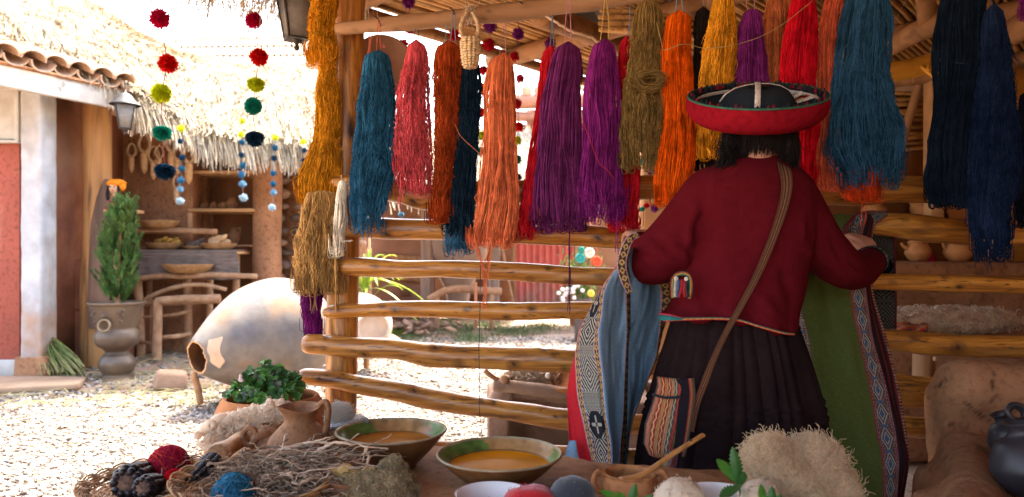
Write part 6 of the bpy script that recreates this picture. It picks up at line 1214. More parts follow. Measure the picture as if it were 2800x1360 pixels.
m = MB(); m.grid(V[::-1] + cj, cv=True); m.build('jug_body', jm, jg)
m = MB(); m.tube([cj + [.040, .012, -.004], cj + [.060, .015, .010], cj + [.070, .012, -.006], cj + [.068, .006, -.045], cj + [.062, 0, -.075]], [.011, .010, .010, .011, .013], 12, n=24, flat=.7); m.build('handle', jm, jg)
cp = at(742, 1162, 1.95); sp2 = thing('small_clay_pot', (cp[0], cp[1], TZ), 'small sooty clay pot with a ring handle left of the jug', 'pot')
m = MB(); m.lathe([(.001, TZ - cp[2]), (.035, TZ - cp[2]), (.056, -.052), (.052, -.030), (.030, -.010), (.026, .002), (.023, .001), (.026, -.012), (.045, -.04), (.001, -.07)], cp, 40, n=60); m.build('pot_body', jm, sp2)
m = MB(); ca = at(682, 1194, 1.90); a = np.linspace(0, 2 * np.pi, 30); m.tube([ca + np.array([.017 * math.cos(t), .004 * math.sin(t), .021 * math.sin(t)]) for t in a], .0075, 10, cap=False); m.tube([ca + [.017, 0, 0], ca + [.045, .02, .0]], .012, 10); m.build('ring_handle', jm, sp2)
# planter with geranium
plm = MW['terracotta']; cpl = at(742, 1086, 2.38); pl = thing('planter_pot', (cpl[0], cpl[1], 0), 'big round terracotta planter behind the jug, full of geranium leaves', 'planter')
m = MB(); m.lathe([(.001, -cpl[2]), (.12, -cpl[2]), (.17, -.42), (.205, -.22), (.198, -.12), (.166, -.03), (.150, .0), (.142, .004), (.135, -.008), (.14, -.05), (.001, -.07)], cpl, 60, n=70, wob=.03); m.build('pot_body', plm, pl)
m = MB(); a = np.linspace(0, 2 * np.pi, 30); ce = at(662, 1150, 2.19); m.tube([ce + np.array([.030 * math.cos(t), .004 + .006 * math.cos(t), .024 * math.sin(t)]) for t in a], .005, 8, cap=False); m.build('relief_ring', plm, pl)
gl = [mat('geranium_leaf_%d' % i, c_, tuple(x * .6 for x in c_), 14, .5, .2, 60, .001, transl=.25, spec=.35) for i, c_ in enumerate(((.05, .19, .03), (.09, .28, .04), (.035, .12, .03), (.14, .17, .13)))]
lms = []
for k in range(8):
    a = np.arange(14) / 14 * 2 * np.pi; rr_ = .021 * (1 + .10 * np.cos(a * 7)) * (1 - .35 * np.exp(-((a - np.pi) / .35) ** 2)); g_ = np.array([[(q * rr_[i] * math.cos(a[i]), q * rr_[i] * math.sin(a[i]), .004 * math.sin(a[i] * (3 + k % 2) + k) * q + .007 * q * q) for i in range(14)] for q in (.02, .55, 1)])
    m = MB(); m.grid(g_, cv=True); me = m.mesh('leaf'); me.materials.append(gl[[0, 1, 0, 2, 1, 0, 3, 2][k]]); me.polygons.foreach_set('use_smooth', [True] * len(me.polygons)); lms.append(me)
g_ = np.random.default_rng(5)
for k in range(270):
    th = g_.uniform(0, 6.28); q = math.sqrt(g_.random()); px_ = .122 * q * math.cos(th) - .012; py_ = .12 * q * math.sin(th); hh = .098 * (1 - (q ** 2) * .75) * (.85 + .5 * vnoise(np.array([[px_, py_, 0]]), 14, 2)[0]) * g_.uniform(.55, 1.0)
    o = bpy.data.objects.new('leaf', lms[g_.integers(8)]); col.objects.link(o); o.parent = pl; p = cpl - OFF[pl.name] + [px_, py_, hh - .005]
    n_ = Vector((px_ * 5 + g_.normal(0, .4), py_ * 5 - .45 + g_.normal(0, .4), .8 + g_.normal(0, .2))).normalized(); o.matrix_basis = Matrix.Translation(p) @ n_.to_track_quat('Z', 'Y').to_matrix().to_4x4() @ Matrix.Rotation(g_.uniform(0, 6.28), 4, 'Z') @ Matrix.Scale(g_.uniform(.55, .95), 4)
m = MB(); P = np.array([[cpl + [0, 0, -.03], cpl + [x_ * .5, y_ * .5, .03], cpl + [x_, y_, .07]] for x_, y_ in np.clip(g_.normal(0, .05, (60, 2)), -.10, .10)]); m.tubes(P, .0025, 4); m.build('stems', MW['leaf'], pl)
m = MB(); [m.ball(at(658 + g_.normal(0, 5), 1035 + g_.normal(0, 4), 2.3), (.006, .003, .006), 8, 6) for _ in range(5)]; m.build('flower', mat('pale_pink_petals', (.7, .5, .52), rough=.6), pl)
# wool carder with a tuft
cd = thing('wool_carder', tuple(tb(948, 1230)), 'flat wire-toothed wool carder with a white tuft behind the far bowl', 'carder')
q = np.array([at(888, 1166, 1.98), at(1008, 1145, 1.96), at(986, 1130, 2.12), at(885, 1146, 2.14)]); m = MB(); m.quadbox(q, np.array([0, 0, -.012])); m.build('wire_card', mat('wire_card', (.50, .50, .50), (.10, .10, .10), 420, .4, .8, 500, .002, metal=.3, ramp=(.42, .58)), cd)
m = MB(); c_ = q.mean(0); q2 = c_ + (q - c_) * .96 - [0, 0, .014]; m.quadbox(q2, np.array([0, 0, -(c_[2] - TZ - .014)])); m.build('wooden_back', MW['wood_post'], cd, bevel=.003)
def fluff(name, label, c, r, n, m_, cat_, strand=.0007, K=9, step=.004, seed=0, squash=(1, 1, 1), core=.86, parent=None, curl=0, amp=.15, tz=None, wander=1):
    g = np.random.default_rng(seed); root = parent or thing(name, (c[0], c[1], c[2] - np.max(r) * .9), label, cat_); r = np.asarray(r) * np.ones(3)
    mb = MB(); mb.ball(c, r * core, 28, 18, amp=amp, freq=2.2, seed=seed, tint=.3); mb.build('core' if parent is None else name, m_, root)
    D = unit(g.normal(0, 1, (n, 3))); k = (1 + amp * 2 * (fbm(D, 2.2, seed, 3) - .5))[:, None]; P0 = c + D * k * r * g.uniform(.80, .97, (n, 1)); T_ = unit(np.cross(D, g.normal(0, 1, (n, 3)))) + D * g.uniform(-.1, .8, (n, 1))
    W = T_[:, None] * step * np.ones((1, K, 1)) + g.normal(0, step * .55, (n, K, 3))
    wander = wander and not curl
    if curl: a = g.uniform(0, 6.28, (n, 1)) + np.arange(K)[None] * g.choice([-1, 1], (n, 1)) * g.uniform(.5, 1.0, (n, 1)); e2 = np.cross(D, T_); W = step * (np.cos(a)[..., None] * T_[:, None] + np.sin(a)[..., None] * e2[:, None]) + D[:, None] * step * .12
    if wander:
        Fv = np.stack([vnoise(D, 2.6, seed + q_) - .5 for q_ in (1, 2, 3)], -1) + g.normal(0, .10, (n, 3)); T2 = unit(np.cross(D, Fv)); S2 = np.cross(D, T2); tk = np.arange(K)[None]; lk = np.stack([vnoise(D, 9, seed + q_) for q_ in (4, 5)], -1)
        ph = lk[:, :1] * 12 + g.normal(0, .5, (n, 1)); fl_ = (g.random((n, 1)) < .05) * 1.0; W = T2[:, None] * 1.0 + S2[:, None] * (1.1 * np.sin(tk * .9 + ph))[..., None] + D[:, None] * (.55 * np.cos(tk * .8 + ph * .7) + fl_ * .7)[..., None] + g.normal(0, .28, (n, K, 3)); W = unit(W) * step
    P = P0[:, None] + np.cumsum(W, 1); mb = MB(); mb.tubes(P, strand, 3); mb.build('fibres', m_, root, kind='stuff'); return root
fluff('tuft', '', at(928, 1132, 2.02), (.034, .026, .026), 2200, mat('white_wool', (.85, .80, .72), (.75, .70, .62), 20, 1, .2, transl=.35), 'wool', parent=cd, step=.003, seed=4, amp=.4, core=.8)
# twigs
twm = mat('dry_twig', (.42, .30, .21), (.22, .14, .09), 30, .9, .4, 60, .001, tint=.6, spec=.15, c3=(.42, .33, .25)); tw = thing('twig_heap', (-.50, 1.56, TZ), 'tangled heap of dry grey brown twigs and curled bark', 'twigs'); g_ = np.random.default_rng(77)
n = 1900; K = 12; c0_ = np.stack([g_.normal(-.515, .075, n), g_.normal(1.60, .055, n), TZ + .02 + np.abs(g_.normal(0, .022, n))], -1); hd = g_.normal(-.5, 1.0, n); L_ = g_.uniform(.025, .11, n); t = np.linspace(-.5, .5, K)
hgt = .030 * np.exp(-((c0_[:, 0] + .50) / .10) ** 2 - ((c0_[:, 1] - 1.62) / .08) ** 2); c0_[:, 2] += hgt * g_.random(n)
D = np.stack([np.cos(hd), np.sin(hd) * .7, g_.normal(0, .25, n)], -1); wob_ = np.cumsum(g_.normal(0, .0022, (n, K, 3)), 1); P = c0_[:, None] + D[:, None] * (t[None] * L_[:, None])[..., None] + wob_; P[..., 2] = np.maximum(P[..., 2], TZ + .012)
m = MB(); m.tubes(P, g_.uniform(.0005, .0022, n) , 4, flat=.6, tint=g_.random(n) ** 1.5); m.build('twigs', twm, tw, kind='stuff')
for k in range(46):
    h0 = g_.normal(.2, .5); p0 = np.array([g_.normal(-.47, .05), g_.normal(1.63, .04), TZ + .04 + g_.random() * .045]); L2 = g_.uniform(.10, .26); d_ = np.array([math.cos(h0), math.sin(h0) * .5, g_.normal(.02, .14)]); tt_ = np.linspace(-.5, .6, 22)[:, None]
    P = p0 + d_ * tt_ * L2 + np.cumsum(g_.normal(0, .0024, (22, 3)), 0); m = MB(); m.tube(P, np.linspace(.0030, .0010, 22), 6, tint=g_.random()); m.build('branch', twm, tw)
for pts in ([(1000, 1290, 1.62), (1002, 1250, 1.62), (1005, 1228, 1.62), (1000, 1262, 1.62)], [(860, 1240, 1.66), (930, 1225, 1.64), (990, 1240, 1.62), (1052, 1252, 1.62)], [(760, 1230, 1.68), (870, 1205, 1.66), (950, 1210, 1.65), (1000, 1185, 1.64)], [(900, 1275, 1.6), (960, 1268, 1.6), (1060, 1272, 1.6)]):
    P = smooth_path([at(*p) for p in pts], 40) + np.cumsum(g_.normal(0, .0012, (40, 3)), 0); m = MB(); m.tube(P, np.linspace(.0038, .0014, 40), 7, tint=.8, rough=.4); m.build('branch', twm, tw)
# dye lumps in a gourd bowl
gb_ = thing('gourd_bowl', tuple(tb(940, 1345)), 'small brown gourd bowl of ochre mineral lumps beside the twigs', 'bowl'); cg = at(945, 1300, 1.60)
m = MB(); m.lathe([(.001, -.048), (.03, -.046), (.058, -.022), (.070, .002), (.067, .003), (.052, -.018), (.001, -.036)], cg, 36, n=40, wob=.08, axis=(.15, -.05, 1)); m.build('bowl_body', mat('gourd', (.26, .12, .06), (.16, .07, .04), 8, .5, .1), gb_)
lump = mat('ochre_mineral', (.58, .38, .13), (.42, .25, .08), 40, .95, .6, 120, .003)
for k, (x, y, s_) in enumerate(((920, 1296, .017), (945, 1288, .019), (965, 1302, .018), (935, 1312, .017), (1003, 1297, .016), (1018, 1288, .011), (990, 1310, .013))):
    m = MB(); m.ball(at(x, y, 1.60), (s_, s_ * .9, s_ * .85), 16, 12, amp=.22, freq=2.5, seed=k); m.build('mineral_lump', lump, cat='mineral', label='ochre yellow mineral lump in or beside the gourd bowl', group='mineral lumps')
lich = mat('grey_lichen', (.40, .30, .17), (.28, .21, .12), 30, .97, .3, tint=.4, spec=.05, transl=.1)
fluff('lichen_heap', 'fuzzy heap of grey brown lichen in the middle foreground', at(1040, 1345, 1.56), (.088, .05, .045), 3800, lich, 'lichen', .0006, 8, .0032, 8, curl=1, amp=.3)
fluff('lichen_tuft', 'upright tuft of dry lichen in front of the far bowl', at(1075, 1290, 1.60), (.030, .026, .032), 1500, lich, 'lichen', .0006, 8, .0032, 9, curl=1, amp=.3)
# enamel dish with seeds
ed_ = thing('enamel_bowl', tuple(tb(1348, 1362) * [1, 1, 1]), 'white enamel bowl with a brown rim and dark seeds, cut by the bottom edge', 'bowl'); ce_ = at(1348, 1350, 1.50)
m = MB(); m.lathe([(.001, -.040), (.045, -.040), (.062, -.022), (.0785, 0), (.0765, .0015), (.073, 0), (.058, -.022), (.042, -.036), (.001, -.037)], ce_, 56, n=60); m.build('bowl_body', mat('white_enamel', (.70, .69, .70), (.62, .61, .62), 8, .15, .05, spec=.5), ed_)
m = MB(); m.tube([ce_ + np.array([.078 * math.cos(t), .078 * math.sin(t), .001]) for t in np.linspace(0, 2 * np.pi, 60)], .0018, 6, cap=False); m.build('brown_rim', mat('brown_enamel', (.12, .05, .03), rough=.3), ed_)
n = 700; P_ = np.stack([ce_[0] + g_.normal(0, .020, n), ce_[1] + g_.normal(.006, .020, n), ce_[2] - .030 + g_.random(n) * .006], -1); m = MB(); pebbles(m, P_, g_.uniform(.0012, .0026, n), .7); m.build('seeds', mat('dark_seeds', (.05, .03, .04), (.12, .03, .05), 90, .6, 0, tint=.6), ed_, kind='stuff')
fl = mat('scarlet_felt', (.42, .012, .018), (.34, .009, .014), 10, .97, .3, sheen=.4, spec=.05); fluff('felt_wad', 'scarlet felted wool wad at the bottom edge', at(1452, 1372, 1.47), (.058, .045, .036), 500, fl, 'felt', .0005, 6, .002, 41, amp=.2, core=.95)
fluff('felt_wad', 'charcoal felted wool wad right of the scarlet one', at(1566, 1372, 1.48), (.052, .045, .052), 500, mat('charcoal_felt', (.035, .042, .052), (.025, .03, .04), 10, .97, .3, sheen=.4, spec=.05), 'felt', .0005, 6, .002, 42, amp=.08, core=.97)
# two-handled pot with wooden spoon
ct_ = at(1722, 1295, 1.61); tp_ = thing('two_handled_pot', (ct_[0], ct_[1], TZ), 'small orange clay pot with two loop handles', 'pot'); m = MB()
m.lathe([(.001, TZ - ct_[2]), (.042, TZ - ct_[2]), (.060, -.034), (.060, -.016), (.056, -.004), (.058, .002), (.055, .003), (.051, -.004), (.052, -.03), (.001, -.044)], ct_, 48, n=60); m.build('pot_body', plm, tp_)
for s_ in (-1, 1):
    m = MB(); m.tube([ct_ + [s_ * .054, -.004, -.002], ct_ + [s_ * .070, -.008, .006], ct_ + [s_ * .080, -.010, -.010], ct_ + [s_ * .074, -.010, -.032], ct_ + [s_ * .059, -.008, -.038]], .0065, 10, n=20); m.build('handle', plm, tp_)
sn = thing('wooden_spoon', tuple(at(1740, 1306, 1.60)), 'long wooden spoon standing in the two-handled pot', 'spoon'); spm = mat('spoon_wood', (.48, .22, .07), (.34, .14, .04), 20, .45, .2, 60, .001, (1, 1, 1), coat=.2, streak=((.22, .09, .03), 30, (1, .3, 1), .55, .7))
m = MB(); m.tube([at(1700, 1318, 1.58), at(1760, 1296, 1.60), at(1840, 1242, 1.64), at(1922, 1190, 1.69)], [.018, .0095, .0085, .0085], 12, n=40, flat=.55); m.build('spoon_handle', spm, sn)
m = MB(); m.tube([at(1887, 1206, 1.655), at(1893, 1202, 1.657)], .0022, 6); m.build('hole_shade_plug', MW['iron'], sn)  # black rod in the handle, coloured as the shade inside a hole
cw = MW['wool']
fluff('wool_wad', 'cream wool wad between the spoon pot and the green leaves', at(1858, 1372, 1.50), (.055, .05, .050), 900, cw, 'wool', .0006, 6, .0025, 51, amp=.12, core=.95)
fluff('wool_wad', 'cream wool wad right of the green leaves at the bottom edge', at(2075, 1368, 1.50), (.045, .045, .042), 900, cw, 'wool', .0006, 6, .0025, 52, amp=.15, core=.95)
m = MB(); cpz = at(1965, 1368, 1.53); m.lathe([(.001, -.012), (.04, -.012), (.075, .002), (.085, .010), (.083, .012), (.070, .004), (.001, -.006)], cpz, 48, n=40); m.build('white_plate', mat('white_plate', (.72, .70, .68), rough=.2, spec=.5), cat='plate', label='white plate rim showing behind the green leaves')
fleece = fluff('raw_fleece', 'big shaggy lump of blond raw fleece in front of the green cloth', at(2165, 1318, 1.61), (.088, .07, .088), 13000, mat('blond_fleece', (.90, .72, .50), (.80, .60, .38), 20, 1, .3, tint=.2, spec=.02, transl=.35), 'fleece', .00055, 14, .0040, 61, amp=.34, core=.93, wander=1)
fl_m = bpy.data.materials['blond_fleece']
fluff('fleece_lock', '', at(2105, 1262, 1.585), (.048, .045, .050), 4200, fl_m, '', .00055, 13, .0042, 62, amp=.4, core=.88, parent=fleece)
fluff('fleece_lock', '', at(2232, 1262, 1.60), (.046, .045, .045), 4200, fl_m, '', .00055, 13, .0045, 63, amp=.45, core=.88, parent=fleece)
fluff('fleece_lock', '', at(2262, 1345, 1.58), (.055, .045, .036), 4200, fl_m, '', .00055, 14, .0048, 64, amp=.45, core=.88, parent=fleece)
# serrated leaves
def herb(label, specs):
    root = thing('herb_sprig', tuple(at(*specs[0][0])), label, 'herb')
    for k, (base_, tip, w) in enumerate(specs):
        b0, t0 = at(*base_), at(*tip); ax_ = t0 - b0; L2 = np.linalg.norm(ax_); ax_ = ax_ / L2; sd3 = unit(np.cross(ax_, [0, 1, .25])); nm = np.cross(sd3, ax_); nl = 22; g3 = []
        for i in range(nl):
            t = i / (nl - 1); wd = w * math.sin(math.pi * min(t * .95 + .03, 1)) ** .8 * (1 + .18 * ((i % 2) * 2 - 1)); mid = b0 + ax_ * L2 * t + nm * .10 * L2 * math.sin(t * 3.1) * (1 if k % 2 else -1)
            g3.append([mid + sd3 * wd * s + nm * (abs(s) * wd * .45) for s in (-1, -.5, 0, .5, 1)])
        m = MB(); m.grid(np.array(g3)); m.build('leaf', mat('herb_leaf_%d' % len(bpy.data.materials), (.07, .22, .03) if k % 2 else (.045, .15, .035), None, 30, .45, .2, 90, .001, transl=.3, spec=.35), root)
    m = MB(); m.tube([at(*specs[0][0]), at(specs[0][0][0] + 5, specs[0][0][1] + 60, specs[0][0][2])], .0022, 6); m.build('stem', MW['leaf'], root)
herb('green serrated herb sprig standing between the cream wool wads', [((2022, 1330, 1.50), (2003, 1222, 1.50), .0125), ((2016, 1322, 1.50), (1960, 1256, 1.48), .010), ((2030, 1330, 1.49), (1970, 1352, 1.44), .014), ((2024, 1332, 1.50), (1966, 1392, 1.42), .013), ((2026, 1330, 1.5), (2034, 1290, 1.47), .009)])
herb('green leaves below the two-handled pot at the bottom edge', [((1720, 1395, 1.42), (1738, 1322, 1.42), .010), ((1715, 1395, 1.42), (1640, 1342, 1.40), .009), ((1725, 1395, 1.42), (1786, 1352, 1.40), .009), ((1712, 1395, 1.42), (1690, 1345, 1.42), .009)])
herb('green leaf tips in front of the blond fleece', [((2110, 1400, 1.42), (2110, 1330, 1.42), .010), ((2100, 1400, 1.42), (2080, 1325, 1.41), .008), ((2115, 1400, 1.42), (2135, 1350, 1.42), .008)])

# ================================================================== adobe seat (kneading trough) at the right
sm = mat('cracked_adobe', (1, 1, 1), scale=6, rough=.95, bump=.7, bscale=26, bdist=.010, attr=True, spec=.1, fine=2)
sb = MB()
def bx(m, x0, x1, y0, y1, z0, z1, **k): wallbox(m, x0, x1, y0, y1, z0, z1, **k)
bx(sb, 1.345, 2.35, 2.30, 2.42, -.02, .68); sb.tube([(1.40, 2.36, .665), (2.35, 2.36, .66)], .095, 20, n=16)
bx(sb, 1.24, 2.35, 1.62, 2.30, -.02, .462)
sb.tube([(1.38, 2.26, .50), (1.25, 1.98, .475), (1.03, 1.66, .475), (.99, 1.55, .47)], [.075, .07, .06, .055], 16, n=20); bx(sb, 1.08, 1.4, 1.62, 2.0, -.02, .47); sb.tube([(1.00, 1.62, .47), (1.35, 1.60, .52), (2.3, 1.60, .50)], [.055, .06, .065], 16, n=20); bx(sb, .99, 2.3, 1.52, 1.80, -.02, .475); sb.tube([(1.36, 2.20, .47), (2.3, 2.22, .45)], .09, 14, n=10)
def crackcol(co):
    f = fbm(co, 5, 3, 3)[:, None]; c = np.array((.27, .125, .060)) * (1 - f) + np.array((.40, .20, .105)) * f; px = 1400 + co[:, 0] / co[:, 1] * FPX; py = 700 - (co[:, 2] - CAM_H) / co[:, 1] * FPX; k = np.zeros(len(co)); w = 4 * (vnoise(co, 60, 3) - .5)
    for seg in (((2718, 1020), (2712, 1050), (2722, 1080), (2712, 1100)), ((2640, 1102), (2660, 1122), (2690, 1140), (2720, 1160), (2726, 1180)), ((2560, 1150), (2600, 1162), (2650, 1168)), ((2560, 1060), (2590, 1040))):
        for (a_, b_) in zip(seg[:-1], seg[1:]):
            d = np.array(b_, float) - a_; t = np.clip(((px - a_[0]) * d[0] + (py - a_[1]) * d[1]) / (d @ d), 0, 1); q = np.hypot(px - a_[0] - t * d[0] + w, py - a_[1] - t * d[1] + w); k = np.maximum(k, np.exp(-(q / 3.2) ** 2))
    return c * (1 - .85 * k[:, None] * (co[:, 1] < 2.4)[:, None])
remeshed(sb, 'adobe_trough', sm, .012, 34, amp=.022, freq=6, colf=crackcol, cat='trough', label='cracked adobe trough with a raised back at the lower right')
bkm = mat('burnished_black_clay', (.020, .019, .024), (.035, .03, .034), 8, .42, .2, 60, .0015, spec=.4)
def blackpot(label, c, r, tilt):
    root = thing('black_jug', (c[0], c[1], c[2] - r), label, 'jug'); m = MB(); m.lathe([(.001, -r), (r * .5, -r * .93), (r * .97, -r * .3), (r * .98, .1 * r), (r * .75, .62 * r), (r * .40, .85 * r), (r * .34, 1.05 * r), (r * .46, 1.25 * r), (r * .40, 1.24 * r), (r * .28, 1.05 * r), (r * .3, .8 * r), (.001, .5 * r)], c, 40, axis=tilt, n=50); m.build('jug_body', bkm, root)
    T3 = unit(np.array(tilt, float)); s3 = unit(np.cross(T3, [0, 1, 0])); m = MB(); m.tube([c + T3 * r * 1.15 - s3 * .3 * r, c + T3 * r * 1.35 - s3 * .75 * r, c + T3 * r * .95 - s3 * 1.05 * r, c + T3 * r * .45 - s3 * .85 * r], r * .12, 10, n=20); m.build('handle', bkm, root)
blackpot('large burnished black jug cut by the right edge', at(2805, 1268, 1.86), .082, (-.12, .1, 1)); blackpot('smaller black jug behind the large one in the adobe trough', at(2762, 1198, 2.08), .058, (-.35, .1, 1))
m = MB(); ct2 = at(2782, 1128, 2.0); m.tube([ct2 + np.array([.026 * math.cos(t), .008 * math.sin(t), .020 * math.sin(t)]) for t in np.linspace(0, 2 * np.pi, 28)], .0075, 10, cap=False); m.build('jug_ring', bkm, cat='ring', label='black clay ring handle above the smaller black jug')

# ------------------------------------------------------------------ pots on the ledge
om = mat('orange_clay', (.50, .24, .09), (.36, .16, .06), 6, .7, .15, spec=.25, c3=(.26, .12, .06))
def pot(label, c, r, h, neck=.6, handles=0, lid=False, spout=False, name='clay_pot', matl=None, cat_='pot'):
    """c: centre of the foot"""
    matl = matl or om; root = thing(name, tuple(c), label, cat_); c = np.array(c, float); m = MB(); m.lathe([(.001, 0), (r * .55, 0), (r * .97, h * .35), (r * .95, h * .6), (r * neck * 1.02, h * .86), (r * neck, h * .93), (r * neck * 1.14, h), (r * neck * 1.02, h * .995), (r * neck * .85, h * .9), (r * .7, h * .6), (.001, h * .3)], c, 32, n=44, wob=.03); m.build('pot_body', matl, root)
    for s_ in ((-1, 1) if handles == 2 else (1,) if handles == 1 else ()):
        m = MB(); m.tube([c + [s_ * r * neck * 1.0, -.1 * r, h * .95], c + [s_ * r * 1.12, -.1 * r, h * 1.0], c + [s_ * r * 1.12, -.1 * r, h * .7], c + [s_ * r * .9, -.1 * r, h * .6]], r * .10, 8, n=14); m.build('handle', matl, root)
    if lid: m = MB(); m.lathe([(r * neck * 1.16, h * 1.0), (r * neck * .9, h * 1.10), (r * .2, h * 1.2), (r * .12, h * 1.26), (r * .16, h * 1.34), (.001, h * 1.38)], c, 28, n=24); m.build('lid', matl, root)
    if spout: m = MB(); m.tube([c + [-r * .8, 0, h * .6], c + [-r * 1.25, 0, h * .85], c + [-r * 1.35, 0, h * .98]], [r * .2, r * .13, r * .11], 8, n=10); m.build('spout', matl, root)
    return root
Zl = Z(716, 4.35) + .003
def onl(px, Y, z=Zl): return np.array([X(px, Y), Y, z])
pot('lidded orange clay pot with a little spout on the ledge', onl(2510, 4.55), .075, .115, .72, 0, True, True)
pot('open orange clay pot with two ear handles on the ledge', onl(2620, 4.5), .083, .125, .68, 2)
pot('round pale clay pot on the ledge below the shaggy navy skein', onl(2720, 4.5), .105, .135, .62)
pot('spouted clay jug on the upper shelf behind the second rail', onl(2525, 5.05, Z(598, 4.95) + .002), .085, .16, .45, 1, False, True, 'clay_jug', None, 'jug')
pot('dim clay pot at the left end of the upper shelf', onl(2390, 5.05, Z(598, 4.95) + .002), .08, .12, .6)
m = MB(); m.lathe([(.001, -.01), (.07, -.008), (.105, .012), (.11, .02), (.10, .016), (.001, -.002)], at(2628, 578, 5.08), 36, axis=(0, -1, .25), n=20); m.build('clay_plate', om, cat='plate', label='round clay plate leaning on the upper shelf')
m = MB(); m.tube([at(2548, 690, 4.62), at(2546, 716, 4.62)], [.012, .035], 12, n=8, rough=.3); m.build('red_tassel', mat('crimson_tassel', (.35, .01, .04), scale=40, rough=.95), cat='tassel', label='crimson tassel between the lidded pot and the two-eared pot')
fluff('sheepskin_roll', 'rolled cream sheepskin on the low bench behind the rails', np.array([1.98 + .35, 4.02, .745]), (.50, .12, .075), 2600, mat('sheepskin', (.66, .50, .36), (.5, .36, .25), 20, .97, .3, tint=.3), 'sheepskin', .0022, 7, .009, 71, curl=1, amp=.12, core=.95)
m = MB(); g_c = np.array([[at(x, 886 + 3 * math.sin(x / 9.) + 26 * v, 3.95 - .1 * v) for v in np.linspace(0, 1, 8)] for x in np.linspace(2440, 2535, 30)]); cc_ = np.array([[[(.45, .10, .03), (.35, .03, .03), (.1, .1, .12), (.45, .2, .05)][(i // 4 + j) % 4] for j in range(8)] for i in range(30)]); m.grid(g_c, colr=cc_.reshape(-1, 3)); o = m.build('folded_blanket', weave, cat='blanket', label='orange and red striped blanket folded on the low bench'); so_ = o.modifiers.new('s', 'SOLIDIFY'); so_.thickness = .02
m = MB(); m.tube([at(2525, 1045, 3.6), at(2526, 950, 3.6)], .05, 14, n=10, rough=.15); m.build('log_stump', MW['wood_old'], cat='stump', label='short upright log below the low bench')

# ================================================================== mud hearth behind the fence
he = thing('mud_hearth', (.25, 3.6, 0), 'rough mud hearth with a dark opening behind the lower rails', 'hearth'); hmud = mat('hearth_mud', (.33, .22, .16), (.21, .13, .09), 7, .95, .8, 26, .012, spec=.1)
m = MB(); bx(m, X(1332, 3.5), X(1392, 3.5), 3.45, 4.0, -.02, .40); m.tube([(X(1372, 3.5), 3.5, .42), (X(1372, 3.5), 3.95, .42)], .06, 12, n=8); bx(m, X(1332, 3.9), X(1800, 3.9), 3.92, 4.05, -.02, .42); bx(m, X(1700, 3.5), X(1800, 3.5), 3.45, 4.0, -.02, .40); remeshed(m, 'hearth_wall', hmud, .014, 4, he, amp=.02, freq=9)
for (p0, p1, r_) in ((at(1352, 1052, 3.42), at(1640, 1098, 3.42), .032), (at(1400, 1074, 3.55), at(1640, 1110, 3.55), .025), (at(1360, 1062, 3.75), at(1700, 1066, 3.75), .05)):
    m = MB(); m.tube([p0, (p0 + p1) / 2 + [0, 0, .008], p1], r_, 12, n=24, rough=.25); m.build('hearth_log', mat('mud_log_%d' % int(r_ * 1000), (.30, .21, .15), (.20, .13, .09), 12, .9, .5, 40, .004), he)
m = MB(); m.tube([at(1378, 1038, 3.36), at(1400, 1034, 3.8)], .020, 12, n=8, rough=.1); m.build('cut_log', MW['stick'], cat='log', label='small cut log lying end-on on the mud hearth')
fluff('fibre_bundle', 'bundle of pale plant fibre on the mud hearth', at(1455, 1038, 3.55), (.13, .09, .045), 2200, mat('plant_fibre', (.48, .34, .22), (.34, .23, .15), 20, .95, .2, tint=.4), 'fibre', .0014, 9, .011, 81, curl=1, amp=.3, core=.85)
m = MB(); m.ball(at(1498, 1028, 3.40), (.012, .012, .014), 14, 10); m.build('onion', mat('white_onion', (.7, .62, .5), rough=.4), cat='onion', label='tiny white onion on the fibre bundle')
m = MB(); m.lathe([(.001, -.05), (.05, -.045), (.10, -.005), (.115, .025), (.11, .026), (.09, 0), (.001, -.035)], at(1572, 1044, 3.45), 32, axis=(-.35, -.25, 1), n=30); m.build('clay_bowl', MW['terracotta'], cat='bowl', label='tilted clay bowl on the mud hearth beside the shawl')
m = MB(); m.tube([at(1326, 1013, 3.4), at(1340, 1026, 3.4), at(1362, 1040, 3.42), at(1372, 1042, 3.45)], .012, 8, n=20, rough=.2); m.build('bent_stick', MW['stick'], cat='stick', label='bent stick poking left from the mud hearth')
# ================================================================== yard: urn and conifer
Yu = 6.45; cu = np.array([X(320, Yu), Yu, 0]); s_ = .48 * Yu / FPX; um = mat('bronzed_urn', (.13, .092, .062), (.075, .05, .035), 5, .45, .15, 40, .002, metal=.25, spec=.4, c3=(.17, .11, .06))
ur = thing('urn', tuple(cu), 'tall double-bellied bronze coloured urn holding the small conifer', 'urn')
pz = lambda zy: (1140 - zy) * s_
prof = [(.001, 0), (100, 1140), (106, 1128), (84, 1112), (72, 1102), (90, 1072), (96, 1035), (80, 1000), (64, 984), (60, 972), (76, 955), (108, 930), (119, 895), (113, 862), (101, 843), (104, 825), (120, 775), (132, 735), (140, 712), (150, 702), (150, 692), (140, 695), (128, 720), (110, 760), (.001, 770)]
prof = [(.001, 0)] + [(r_ * s_ if r_ > 1 else .001, pz(y_)) for r_, y_ in prof[1:]]
m = MB(); m.lathe(prof, cu, 60, n=120); m.build('urn_body', um, ur)
m = MB(); cr_ = cu + [-.0, -.200, pz(815)]; m.tube([cr_ + np.array([.050 * math.cos(t), -.006 + .008 * math.sin(t), .050 * math.sin(t)]) for t in np.linspace(0, 2 * np.pi, 40)], .010, 10, cap=False); m.build('ring_handle', mat('brass_ring', (.24, .17, .10), rough=.4, metal=.3), ur)
m = MB(); m.lathe([(.001, .03), (.018, .02), (.026, 0)], cu + [0, -.188, pz(762)], 14, axis=(0, -1, 0)); m.build('ring_boss', um, ur)
